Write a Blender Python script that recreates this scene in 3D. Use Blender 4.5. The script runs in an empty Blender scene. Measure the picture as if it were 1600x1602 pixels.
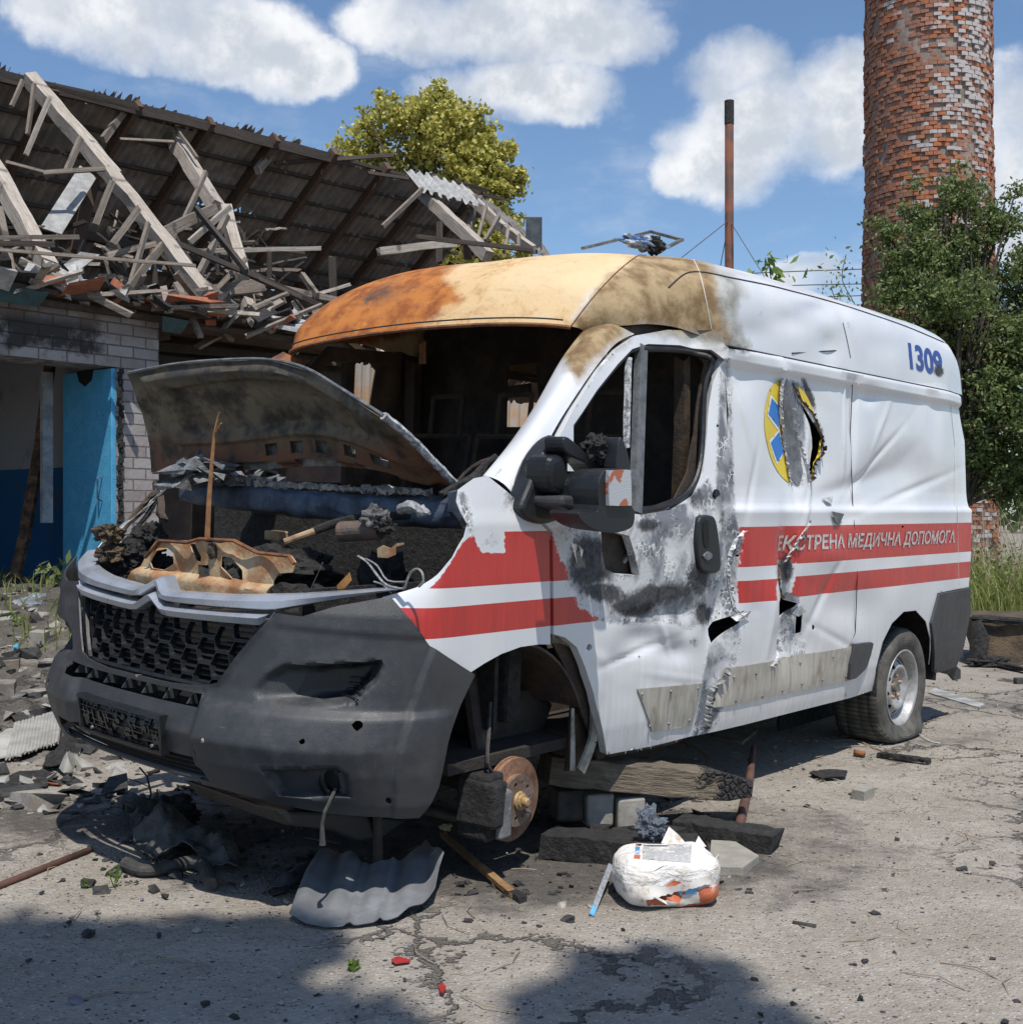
import bpy, bmesh, math, random
import numpy as np
from mathutils import Vector, Matrix, noise as mnoise
from mathutils.geometry import delaunay_2d_cdt
R = math.radians
rng = np.random.default_rng(7); random.seed(7)
sc = bpy.context.scene; col = sc.collection

# ------------------------------------------------------------------ camera, sky, sun, exposure
F = 1861.555; CH = 1.3                      # focal length in photo pixels, eye height
cam = bpy.data.cameras.new('camera'); cam.sensor_width = 36; cam.sensor_fit = 'HORIZONTAL'
cam.lens = F/1600*36; cam.clip_start = .05; cam.clip_end = 3000
co = bpy.data.objects.new('camera', cam); col.objects.link(co)
co.location = (0, 0, CH); co.rotation_euler = (R(90), 0, 0); sc.camera = co
sc.render.resolution_x = 1022; sc.render.resolution_y = 1024
VM = np.array([[.65368, -.755997, .034221], [.756771, .652997, -.029893], [.000253, .045438, .998967]])   # van axes
VC = np.array([-2.225, -3.67, 1.46])         # eye in van axes
SUN = VM @ np.array([.28, .34, -1.]); SUN /= np.linalg.norm(SUN)
sl = bpy.data.lights.new('sun', 'SUN'); sl.energy = 4.9; sl.angle = R(.53); sl.color = (1, .955, .89)
so = bpy.data.objects.new('sun', sl); col.objects.link(so); so.location = (0, -5, 30)
so.rotation_euler = Vector(SUN).to_track_quat('-Z', 'Y').to_euler()
sc.view_settings.view_transform = 'Standard'; sc.view_settings.look = 'None'
sc.view_settings.exposure = 0; sc.view_settings.gamma = 1

# ------------------------------------------------------------------ node helpers
class NT:
    def __init__(s, tree): s.t = tree; s.n = tree.nodes; s.l = tree.links
    def add(s, k, **kw):
        n = s.n.new(k)
        for a, v in kw.items(): setattr(n, a, v)
        return n
    def put(s, sock, v):
        if v is None: return
        if isinstance(v, bpy.types.NodeSocket): s.l.new(v, sock)
        elif sock.type == 'RGBA': sock.default_value = (v[0], v[1], v[2], 1) if not isinstance(v, (int, float)) else (v, v, v, 1)
        elif sock.type == 'VECTOR' and isinstance(v, (int, float)): sock.default_value = (v, v, v)
        else: sock.default_value = v
    def m(s, op, a, b=None, c=None, clamp=False):
        n = s.add('ShaderNodeMath', operation=op, use_clamp=clamp)
        for i, v in enumerate((a, b, c)): s.put(n.inputs[i], v)
        return n.outputs[0]
    def vm(s, op, a, b=None, out=0):
        n = s.add('ShaderNodeVectorMath', operation=op)
        s.put(n.inputs[0], a); s.put(n.inputs[1], b)
        return n.outputs[out]
    def mix(s, f, a, b, mode='MIX'):
        n = s.add('ShaderNodeMix', data_type='RGBA', blend_type=mode)
        s.put(n.inputs[0], f); s.put(n.inputs[6], a); s.put(n.inputs[7], b)
        return n.outputs[2]
    def noise(s, vec, scale, detail=4, rough=.6, dist=0, col=False):
        n = s.add('ShaderNodeTexNoise'); s.put(n.inputs['Vector'], vec)
        n.inputs['Scale'].default_value = scale; n.inputs['Detail'].default_value = detail
        n.inputs['Roughness'].default_value = rough; n.inputs['Distortion'].default_value = dist
        return n.outputs['Color' if col else 'Fac']
    def vor(s, vec, scale, feat='F1', out='Distance', rand=1):
        n = s.add('ShaderNodeTexVoronoi', feature=feat); s.put(n.inputs['Vector'], vec)
        n.inputs['Scale'].default_value = scale; n.inputs['Randomness'].default_value = rand
        return n.outputs[out]
    def ramp(s, f, lo, hi, a=0, b=1):
        n = s.add('ShaderNodeMapRange', interpolation_type='SMOOTHSTEP')
        s.put(n.inputs[0], f); n.inputs[1].default_value = lo; n.inputs[2].default_value = hi
        n.inputs[3].default_value = a; n.inputs[4].default_value = b
        return n.outputs[0]
    def attr(s, name, out='Fac'): return s.add('ShaderNodeAttribute', attribute_name=name).outputs[out]
    def obj(s): return s.add('ShaderNodeTexCoord').outputs['Object']
    def geo(s): return s.add('ShaderNodeNewGeometry').outputs['Position']
    def xyz(s, v):
        n = s.add('ShaderNodeSeparateXYZ'); s.put(n.inputs[0], v); return n.outputs
    def scl(s, v, sx, sy, sz):
        n = s.add('ShaderNodeMapping'); s.put(n.inputs[0], v); n.inputs['Scale'].default_value = (sx, sy, sz); return n.outputs[0]
    def bump(s, h, dist=.01, strength=1, nrm=None):
        n = s.add('ShaderNodeBump'); s.put(n.inputs['Height'], h); n.inputs['Distance'].default_value = dist
        n.inputs['Strength'].default_value = strength; s.put(n.inputs['Normal'], nrm)
        return n.outputs[0]
    def rnd(s): return s.add('ShaderNodeObjectInfo').outputs['Random']

MATS = {}
def mat(name, fn):
    if name in MATS: return MATS[name]
    m = bpy.data.materials.new(name); m.use_nodes = True; m.node_tree.nodes.clear()
    t = NT(m.node_tree); out = t.add('ShaderNodeOutputMaterial'); p = t.add('ShaderNodeBsdfPrincipled')
    t.l.new(p.outputs[0], out.inputs[0]); d = fn(t) or {}
    for k, v in d.items(): t.put(p.inputs[k], v)
    MATS[name] = m; return m

def simple(name, c, rough=.7, metal=0, var=.3, scale=8, bump=.003, bscale=60, c2=None, spec=.5, obj=True, coat=0):
    """two-tone mottled material with fine bump"""
    def fn(t):
        v = t.obj(); n = t.noise(v, scale, 6, .65)
        c_b = c2 if c2 else tuple(x*(1-var) for x in c); c_a = c if c2 else tuple(min(1, x*(1+var)) for x in c)
        cc = t.mix(t.ramp(n, .35, .65), c_b, c_a)
        if obj: cc = t.mix(t.m('MULTIPLY', t.rnd(), .35), cc, tuple(x*.55 for x in c_b))
        b = t.bump(t.noise(v, bscale, 5, .7), bump)
        return {'Base Color': cc, 'Roughness': t.ramp(n, .2, .8, max(0, rough-.12), min(1, rough+.12)), 'Metallic': metal, 'Normal': b, 'Specular IOR Level': spec, 'Coat Weight': coat}
    return mat(name, fn)

# ------------------------------------------------------------------ world: sky texture with clouds by direction
def pxdir(x, y):
    v = Vector(((x-800)/F, 1, (801-y)/F)); return v.normalized()
W = bpy.data.worlds.new('World'); sc.world = W; W.use_nodes = True; W.node_tree.nodes.clear()
t = NT(W.node_tree)
sky = t.add('ShaderNodeTexSky', sky_type='NISHITA', sun_disc=False, sun_elevation=math.asin(-SUN[2]), sun_rotation=math.atan2(-SUN[0], -SUN[1]))
sky.air_density = 1.0; sky.dust_density = .6; sky.ozone_density = 2.0; sky.altitude = 100
d = t.add('ShaderNodeTexCoord').outputs['Generated']
BL = [(250, 40, 250, 85, 1), (430, 85, 130, 60, 1), (90, 15, 130, 60, .8), (620, 30, 120, 50, .7), (800, 25, 280, 80, 1.1), (810, 135, 180, 55, 1.0), (980, 55, 110, 55, .9),
      (1180, 215, 165, 110, 1.35), (1160, 120, 110, 65, 1.2), (1300, 200, 110, 120, 1.35), (1090, 250, 90, 60, 1.1), (1600, 215, 90, 130, .9), (1590, 100, 70, 20, .5),
      (1260, 440, 110, 35, .9), (850, 318, 45, 20, .55), (1600, 375, 90, 40, .9), (-150, 380, 260, 90, 1), (1900, 420, 250, 90, 1), (1400, -250, 300, 120, 1), (300, -300, 300, 120, 1), (-600, 60, 300, 140, 1), (2300, 60, 300, 140, 1)]
wv = t.vm('SUBTRACT', t.noise(d, 5, 6, .6, col=True), (.5, .5, .5))
sc1 = t.add('ShaderNodeVectorMath', operation='SCALE'); t.put(sc1.inputs[0], wv); sc1.inputs[3].default_value = .075
dd = t.vm('ADD', d, sc1.outputs[0])
acc = None
for (x, y, rx, ry, s) in BL:
    c = pxdir(x, y); ex = Vector((c.y, -c.x, 0)).normalized(); ez = ex.cross(c).normalized()
    dx = t.vm('DOT_PRODUCT', dd, tuple(ex*(F/rx)), out=1); dz = t.vm('DOT_PRODUCT', t.vm('SUBTRACT', dd, tuple(c)), tuple(ez*(F/ry)), out=1)
    fw = t.m('GREATER_THAN', t.vm('DOT_PRODUCT', dd, tuple(c), out=1), .3)
    q = t.m('SUBTRACT', 1.08, t.m('ADD', t.m('MULTIPLY', dx, dx), t.m('MULTIPLY', dz, dz)), clamp=True)
    q = t.m('MULTIPLY', t.m('MULTIPLY', q, fw), s)
    acc = q if acc is None else t.m('MAXIMUM', acc, q)
n1 = t.noise(d, 6, 12, .58); n2 = t.noise(d, 26, 8, .62); bil = t.vor(t.vm('ADD', d, sc1.outputs[0]), 22)
f_ = t.m('ADD', t.m('POWER', acc, .7), t.m('MULTIPLY', t.m('SUBTRACT', n1, .52), 2.4)); f_ = t.m('ADD', f_, t.m('MULTIPLY', t.m('SUBTRACT', n2, .5), .9)); f_ = t.m('SUBTRACT', f_, t.m('MULTIPLY', bil, .18))
den = t.m('MULTIPLY', t.ramp(f_, .12, .95), t.ramp(t.m('ADD', acc, t.m('MULTIPLY', t.m('SUBTRACT', n2, .5), .5)), .02, .42))
wisp = t.m('MULTIPLY', t.ramp(t.noise(t.scl(d, 1, 1, 2.4), 5, 8, .65), .50, .8), .35)
den = t.m('MAXIMUM', den, wisp)
shade = t.ramp(t.noise(t.vm('ADD', dd, (0, 0, .02)), 9, 4, .5), .35, .68)
under = t.m('MULTIPLY', t.ramp(t.m('SUBTRACT', acc, t.m('MULTIPLY', shade, .55)), .1, .6), t.ramp(n2, .3, .62))
cc = t.mix(under, (8.8, 8.9, 9.1), (5.4, 5.9, 6.6))
skyc = t.mix(1, sky.outputs[0], (1.05, 1.17, 1.26), 'MULTIPLY')
final = t.mix(den, skyc, cc)
bg = t.add('ShaderNodeBackground'); t.put(bg.inputs[0], final); bg.inputs[1].default_value = .110
ow = t.add('ShaderNodeOutputWorld'); t.l.new(bg.outputs[0], ow.inputs[0])

# ------------------------------------------------------------------ object helpers
def tag(o, label=None, cat=None, group=None, kind=None):
    if label: o['label'] = label
    if cat: o['category'] = cat
    if group: o['group'] = group
    if kind: o['kind'] = kind
    return o
def link(o, parent=None):
    col.objects.link(o)
    if parent is not None: o.parent = parent
    return o
def empty(name, loc=(0, 0, 0), rot=(0, 0, 0), label=None, cat=None, group=None):
    o = bpy.data.objects.new(name, None); o.empty_display_size = .1; link(o)
    o.location = loc; o.rotation_euler = rot; return tag(o, label, cat, group)
def mk(name, V, faces, m, parent=None, smooth=False, attrs=None, solid=0, bevel=0, sub=0, off=-1):
    me = bpy.data.meshes.new(name); me.from_pydata([tuple(map(float, v)) for v in V], [], [tuple(map(int, f)) for f in faces])
    me.validate(); me.update()
    if attrs:
        for k, a in attrs.items():
            at = me.attributes.new(k, 'FLOAT', 'POINT'); at.data.foreach_set('value', np.asarray(a, dtype=np.float32))
    if smooth: me.polygons.foreach_set('use_smooth', [True]*len(me.polygons))
    me.materials.append(m); o = bpy.data.objects.new(name, me); link(o, parent)
    if bevel:
        b = o.modifiers.new('b', 'BEVEL'); b.width = bevel; b.segments = 2; b.limit_method = 'ANGLE'; b.angle_limit = R(40)
    if sub:
        s = o.modifiers.new('s', 'SUBSURF'); s.levels = sub; s.render_levels = sub
    if solid:
        s = o.modifiers.new('t', 'SOLIDIFY'); s.thickness = solid; s.offset = off; s.use_even_offset = False
        if smooth: e = o.modifiers.new('e', 'EDGE_SPLIT'); e.split_angle = R(55)
    return o
class MB:
    """collects shapes into one mesh"""
    def __init__(s): s.v = []; s.f = []
    def addm(s, V, Fc):
        k = len(s.v); s.v += [tuple(v) for v in V]; s.f += [tuple(k+i for i in f) for f in Fc]
    def box(s, c, d, rot=None, jit=0):
        V = []
        for sx in (-1, 1):
            for sy in (-1, 1):
                for sz in (-1, 1):
                    p = Vector((sx*d[0]/2, sy*d[1]/2, sz*d[2]/2))
                    if jit: p += Vector([random.uniform(-jit, jit) for _ in range(3)])
                    if rot is not None: p = rot @ p
                    V.append(p+Vector(c))
        s.addm(V, [(0, 1, 3, 2), (4, 6, 7, 5), (0, 4, 5, 1), (2, 3, 7, 6), (0, 2, 6, 4), (1, 5, 7, 3)])
    def bar(s, p0, p1, w, h, up=(0, 0, 1), n=1, jit=0, w1=None, roll=0):
        p0, p1 = Vector(p0), Vector(p1); dr = (p1-p0); L = dr.length; dr.normalize(); upv = Vector(up)
        if abs(dr.dot(upv)) > .95: upv = Vector((1, 0, 0))
        a = dr.cross(upv).normalized(); b = a.cross(dr).normalized()
        if roll: a, b = a*math.cos(roll)+b*math.sin(roll), b*math.cos(roll)-a*math.sin(roll)
        V = []; w1 = w if w1 is None else w1
        for i in range(n+1):
            u = i/n; ww = w+(w1-w)*u; j = (lambda: random.uniform(-jit, jit)) if jit else (lambda: 0)
            c = p0+dr*(L*u+(j()*2 if i in (0, n) else 0))+a*j()+b*j()
            for sa, sb in ((-1, -1), (1, -1), (1, 1), (-1, 1)):
                V.append(c+a*(sa*ww/2+j()*.5)+b*(sb*h/2+j()*.5)+dr*(j()*3 if i in (0, n) else 0))
        Fc = [(3, 2, 1, 0), tuple(4*n+i for i in range(4))]
        for i in range(n):
            for k in range(4): Fc.append((4*i+k, 4*i+(k+1) % 4, 4*i+4+(k+1) % 4, 4*i+4+k))
        s.addm(V, Fc)
    def tube(s, pts, r, seg=8, cap=True, jit=0):
        pts = [Vector(p) for p in pts]; n = len(pts); rr = r if hasattr(r, '__len__') else [r]*n
        V = []; up = Vector((0, 0, 1)); a = None
        for i, p in enumerate(pts):
            dr = (pts[min(i+1, n-1)]-pts[max(i-1, 0)]).normalized()
            if a is None: a = dr.cross(up if abs(dr.z) < .9 else Vector((1, 0, 0))).normalized()
            a = (a-dr*a.dot(dr)).normalized(); b = dr.cross(a)
            for k in range(seg):
                th = 2*math.pi*k/seg; q = rr[i]*(1+(random.uniform(-jit, jit) if jit else 0))
                V.append(p+a*math.cos(th)*q+b*math.sin(th)*q)
        Fc = [(i*seg+k, i*seg+(k+1) % seg, (i+1)*seg+(k+1) % seg, (i+1)*seg+k) for i in range(n-1) for k in range(seg)]
        if cap: Fc += [tuple(range(seg-1, -1, -1)), tuple((n-1)*seg+k for k in range(seg))]
        s.addm(V, Fc)
    def lathe(s, prof, c, axis=(0, -1, 0), seg=40):
        """prof: (radius, distance along axis)"""
        ax = Vector(axis).normalized(); a = ax.cross(Vector((0, 0, 1)) if abs(ax.z) < .9 else Vector((1, 0, 0))).normalized(); b = ax.cross(a); V = []; c = Vector(c)
        for r_, d_ in prof:
            for k in range(seg):
                th = 2*math.pi*k/seg; V.append(c+ax*d_+a*math.cos(th)*r_+b*math.sin(th)*r_)
        n = len(prof)
        s.addm(V, [(i*seg+k, i*seg+(k+1) % seg, (i+1)*seg+(k+1) % seg, (i+1)*seg+k) for i in range(n-1) for k in range(seg)])
    def build(s, name, m, parent=None, **kw): return mk(name, s.v, s.f, m, parent, **kw)
def inpoly(P, poly):
    P = np.asarray(P, float); q = np.asarray(poly, float); x, y = P[:, 0], P[:, 1]; ins = np.zeros(len(P), bool)
    for i in range(len(q)):
        x0, y0 = q[i-1]; x1, y1 = q[i]
        if y0 == y1: continue
        c = ((y0 > y) != (y1 > y)) & (x < (x1-x0)*(y-y0)/(y1-y0)+x0); ins ^= c
    return ins
def sdf(P, poly):
    """signed distance, positive inside"""
    P = np.asarray(P, float); q = np.asarray(poly, float); dmin = np.full(len(P), 1e9)
    for i in range(len(q)):
        a, b = q[i-1], q[i]; ab = b-a; tt = np.clip(((P-a)@ab)/max(ab@ab, 1e-12), 0, 1)
        dmin = np.minimum(dmin, np.linalg.norm(P-(a+tt[:, None]*ab), axis=1))
    return np.where(inpoly(P, poly), dmin, -dmin)
def densify(poly, step, closed=True):
    out = []; n = len(poly)
    for i in range(n if closed else n-1):
        a = np.array(poly[i], float); b = np.array(poly[(i+1) % n], float); k = max(1, int(round(np.linalg.norm(b-a)/step)))
        for j in range(k): out.append(tuple(a+(b-a)*j/k))
    if not closed: out.append(tuple(map(float, poly[-1])))
    return out
def smoothp(pts, n=4, closed=True):
    """Catmull-Rom through traced points"""
    p = [np.array(q, float) for q in pts]; N = len(p); out = []
    for i in range(N if closed else N-1):
        p0, p1, p2, p3 = (p[(i+k) % N] for k in (-1, 0, 1, 2)) if closed else (p[max(i-1, 0)], p[i], p[i+1], p[min(i+2, N-1)])
        for j in range(n):
            u = j/n; out.append(tuple(.5*((2*p1)+(p2-p0)*u+(2*p0-5*p1+4*p2-p3)*u*u+(3*p1-p0-3*p2+p3)*u**3)))
    if not closed: out.append(tuple(p[-1]))
    return out
def ragged(poly, step, amp, seed=0):
    q = densify(poly, step); rg = random.Random(seed); return [(a+rg.uniform(-amp, amp), b+rg.uniform(-amp, amp)) for a, b in q]
def tri2d(outer, holes, step):
    """triangulated grid trimmed to an outline with holes"""
    loops = [densify(outer, step)]+[densify(h, step*.7) for h in holes]
    pts = [p for l in loops for p in l]; edges = []; k = 0
    for l in loops:
        n = len(l); edges += [(k+i, k+(i+1) % n) for i in range(n)]; k += n
    A = np.array(loops[0]); lo, hi = A.min(0), A.max(0)
    gx, gy = np.meshgrid(np.arange(lo[0]+step*.37, hi[0], step), np.arange(lo[1]+step*.43, hi[1], step))
    gx = gx+(np.arange(gx.shape[0]) % 2)[:, None]*step*.5
    G = np.c_[gx.ravel(), gy.ravel()]; keep = sdf(G, loops[0]) > step*.45
    for h in loops[1:]: keep &= sdf(G, h) < -step*.35
    pts += [tuple(p) for p in G[keep]]
    v, e, f, *_ = delaunay_2d_cdt([Vector(p) for p in pts], edges, [], 0, 1e-7)
    v = np.array([tuple(p) for p in v]); f = np.array([q for q in f if len(q) == 3])
    c = v[f].mean(1); ok = inpoly(c, loops[0])
    for h in loops[1:]: ok &= ~inpoly(c, h)
    f = f[ok]; used = np.unique(f); re = -np.ones(len(v), int); re[used] = np.arange(len(used))
    return v[used], re[f]

# ------------------------------------------------------------------ photo marks -> places
def van_px(P):
    d = np.asarray(P, float)-VC; X, Y, Z = (VM @ d.T); return np.c_[800+F*X/Y, 801-F*Z/Y]
def uy(px, py, y):
    d = VM.T @ np.array([(px-800)/F, 1, (801-py)/F]); return VC+d*((y-VC[1])/d[1])
def ux(px, py, x):
    d = VM.T @ np.array([(px-800)/F, 1, (801-py)/F]); return VC+d*((x-VC[0])/d[0])
def gp(px, py, z=0, dz=0):
    D = (CH-z)*F/(py-801); return Vector(((px-800)/F*D, D, z+dz))
def wp(px, py, D): return Vector(((px-800)/F*D, D, CH+(801-py)/F*D))

# ------------------------------------------------------------------ the van's surface
PZ = [-.2, .33, .40, .5, .8, 1.1, 1.30, 1.350, 1.366, 1.40, 1.45, 1.6, 1.94, 1.978, 1.992, 2.045, 2.06, 2.10, 2.3, 2.42, 2.6]
PY = [.90, .955, .97, .985, 1.003, 1.018, 1.022, 1.026, 1.006, .996, .990, .984, .970, .970, .990, .992, .970, .966, .93, .88, .8]
QZ = [-.2, .33, .40, .5, .8, 1.1, 1.30, 1.35, 1.5, 1.7, 1.9, 2.05, 2.12, 2.6]
QY = [.90, .955, .97, .985, 1.003, 1.015, 1.012, 1.0, .975, .95, .915, .885, .868, .75]
def sst(a, b, x): u = np.clip((x-a)/(b-a), 0, 1); return u*u*(3-2*u)
def ys(x, z):
    x = np.asarray(x, float); z = np.asarray(z, float); w = sst(2.12, 2.26, x)
    return np.interp(z, PZ, PY)*w+np.interp(z, QZ, QY)*(1-w)-.05*sst(4.75, 5.25, x)*sst(.9, 2.2, z)
PA, PP = .62, 2.6
ph = np.linspace(0, math.pi/2, 400); plx = PA*(1-np.cos(ph)**(2/PP)); ply = np.sin(ph)**(2/PP)
plx = np.r_[plx, PA+6]; ply = np.r_[ply, 1.]
pls = np.r_[0, np.cumsum(np.hypot(np.diff(plx), np.diff(ply)))]
XZ = [.30, .35, .42, .5, .58, .66, .74, .82, 1.0, 1.06, 1.12, 1.5]
XX = [.15, .12, .085, .05, .03, .055, .085, .095, .125, .165, .22, .5]
def body(s, z, off=0.):
    """(arc length from the nose centre, height) -> van axes; near side is s<0"""
    s = np.asarray(s, float); z = np.asarray(z, float); a = np.abs(s)
    xp = np.interp(a, pls, plx); yp = np.interp(a, pls, ply)
    x = xp+np.interp(z, XZ, XX)*(1-sst(.15, PA, xp)); y = np.sign(s)*yp*ys(np.maximum(x, .3), z)
    if np.any(off):
        h = 1e-3; tx = (np.interp(a+h, pls, plx)-np.interp(a-h, pls, plx)); ty = (np.interp(a+h, pls, ply)-np.interp(a-h, pls, ply))*np.sign(s)
        L = np.hypot(tx, ty)+1e-9; nx, ny = -ty*np.sign(s)/L, tx*np.sign(s)/L
        x = x+nx*off; y = y+ny*off
    return np.stack(np.broadcast_arrays(x, y, z), -1)
def FS(px, py, s0=-.9, z0=.8):
    q = np.array([s0, z0]); tgt = np.array([px, py], float)
    for _ in range(40):
        f0 = van_px(body([q[0]], [q[1]]))[0]-tgt
        J = np.c_[van_px(body([q[0]+1e-4], [q[1]]))[0]-tgt-f0, van_px(body([q[0]], [q[1]+1e-4]))[0]-tgt-f0]/1e-4
        try: dq = -np.linalg.solve(J, f0)
        except Exception: break
        q = q+np.clip(dq, -.12, .12)
        if abs(dq).max() < 1e-6: break
    return tuple(q)
def S(px, py):
    y = -1.
    for _ in range(12):
        P = uy(px, py, y); y = -float(ys(P[0], P[2]))
    return (P[0], P[2])
def SL(pts): return [S(*q) for q in pts]
DENT = []   # px centre, px radii, angle, depth (m, inwards)
def side(x, z, off=0.):
    x = np.asarray(x, float); z = np.asarray(z, float); y = ys(x, z)+off
    P = van_px(np.stack([x, -y, z], -1)); dz = np.zeros(len(x))
    for (cx, cy, rx, ry, an, dp) in DENT:
        a = R(an); u = ((P[:, 0]-cx)*math.cos(a)+(P[:, 1]-cy)*math.sin(a))/rx; v = (-(P[:, 0]-cx)*math.sin(a)+(P[:, 1]-cy)*math.cos(a))/ry
        dz += dp*np.exp(-(u*u+v*v))
    dz *= sst(2.065, 2.0, z)
    return np.stack([x, -(y-dz), z], -1)

# painted marks, signed distance in photo pixels (positive inside)
RED = [[(745, 850), (752, 864), (790, 865), (788, 822), (884, 822), (878, 850), (893, 880), (905, 945), (930, 962), (960, 972), (985, 965), (1010, 1000), (640, 1015), (600, 950), (660, 930), (682, 912), (706, 880), (722, 850), (740, 836)],
       [(1106, 820), (1140, 820), (1140, 905), (1112, 905)], [(1082, 925), (1118, 925), (1118, 985), (1090, 985)],
       [(1152, 812), (1520, 800), (1520, 935), (1236, 955), (1236, 925), (1250, 890), (1222, 885), (1214, 920), (1218, 960), (1158, 955), (1151, 915), (1148, 870)]]
ASH = [[(862, 828), (905, 815), (1000, 800), (1075, 785), (1108, 745), (1124, 790), (1128, 880), (1124, 940), (1100, 975), (1075, 985), (1040, 972), (985, 978), (940, 972), (905, 945), (893, 905), (878, 870)],
       [(1126, 560), (1142, 560), (1150, 800), (1160, 840), (1148, 930), (1160, 1000), (1140, 1090), (1100, 1160), (1080, 1160), (1110, 1000)],
       [(1218, 880), (1242, 880), (1236, 930), (1246, 1000), (1262, 1005), (1255, 1040), (1232, 1035), (1220, 1000)],
       [(1232, 592), (1256, 600), (1262, 700), (1258, 760), (1244, 762), (1232, 700)],
       [(716, 772), (726, 765), (735, 790), (742, 830), (736, 838), (722, 800)]]
TAN = [[(870, 560), (880, 515), (965, 385), (1110, 395), (1128, 470), (1138, 530), (1000, 512), (950, 545), (905, 600)]]
GRY = [[(900, 620), (960, 530), (1010, 500), (1100, 410), (1150, 425), (1165, 460), (1150, 500), (1180, 548), (1120, 548), (1000, 515), (960, 550)]]
CRM = [[(560, 540), (700, 400), (900, 370), (1025, 380), (985, 410), (930, 450), (895, 500), (905, 535), (780, 640), (770, 560), (560, 560)]]
RST = [[(380, 640), (400, 560), (470, 500), (560, 420), (640, 400), (745, 385), (735, 402), (690, 432), (725, 470), (640, 520), (560, 545), (460, 560)]]
SOOT = []  # px ellipse: x, y, rx, ry, angle, strength
def blobs(P, L):
    v = np.zeros(len(P))
    for (cx, cy, rx, ry, an, st) in L:
        a = R(an); u = ((P[:, 0]-cx)*math.cos(a)+(P[:, 1]-cy)*math.sin(a))/rx; w = (-(P[:, 0]-cx)*math.sin(a)+(P[:, 1]-cy)*math.cos(a))/ry
        v = np.maximum(v, st*np.clip(1.35-np.sqrt(u*u+w*w), 0, 1)) if st > 0 else v-np.clip(1-(u*u+w*w), 0, 1)*(-st)
    return np.clip(v, 0, 1)
SOOT += [(925, 880, 42, 50, 0, 1), (940, 925, 55, 22, 10, .8), (1030, 930, 80, 22, -5, .8), (990, 950, 45, 18, 0, .85), (1095, 905, 22, 40, 0, .8), (1100, 960, 16, 22, 0, .8),
         (1090, 780, 22, 26, 40, .55), (1012, 822, 26, 14, 0, .75), (1045, 835, 16, 14, 0, .5), (1015, 868, 10, 16, 20, .4), (800, 775, 22, 34, 30, .5), (780, 745, 14, 22, 30, .4),
         (768, 848, 20, 20, 0, .35), (1150, 545, 30, 12, 15, .55), (1130, 800, 8, 60, 0, .5), (1150, 880, 6, 70, 0, .5), (1135, 985, 18, 40, 10, .5), (1118, 1110, 14, 60, 15, .55),
         (1228, 890, 14, 30, 0, .85), (1234, 950, 12, 25, 0, .5), (1265, 618, 8, 30, -20, .9), (1280, 680, 10, 36, -10, .8), (1468, 580, 9, 11, 0, .9), (1190, 490, 5, 4, 0, .8), (1330, 512, 6, 16, 0, .6),
         (1318, 700, 5, 50, 0, .3), (1345, 840, 12, 12, 0, .4), (590, 460, 40, 16, -25, .55), (640, 480, 40, 10, -5, .35), (1085, 1005, 12, 14, 0, .5), (1120, 1035, 8, 16, 0, .5)]
def paint_attrs(P3):
    P = van_px(P3); out = {}
    for k, L in (('red', RED), ('ash', ASH), ('tan', TAN), ('gry', GRY), ('crm', CRM), ('rst', RST)):
        out[k] = np.clip(np.max([sdf(P, q) for q in L], axis=0)/10, -3, 3)
    out['soot'] = blobs(P, SOOT)
    return out
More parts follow.
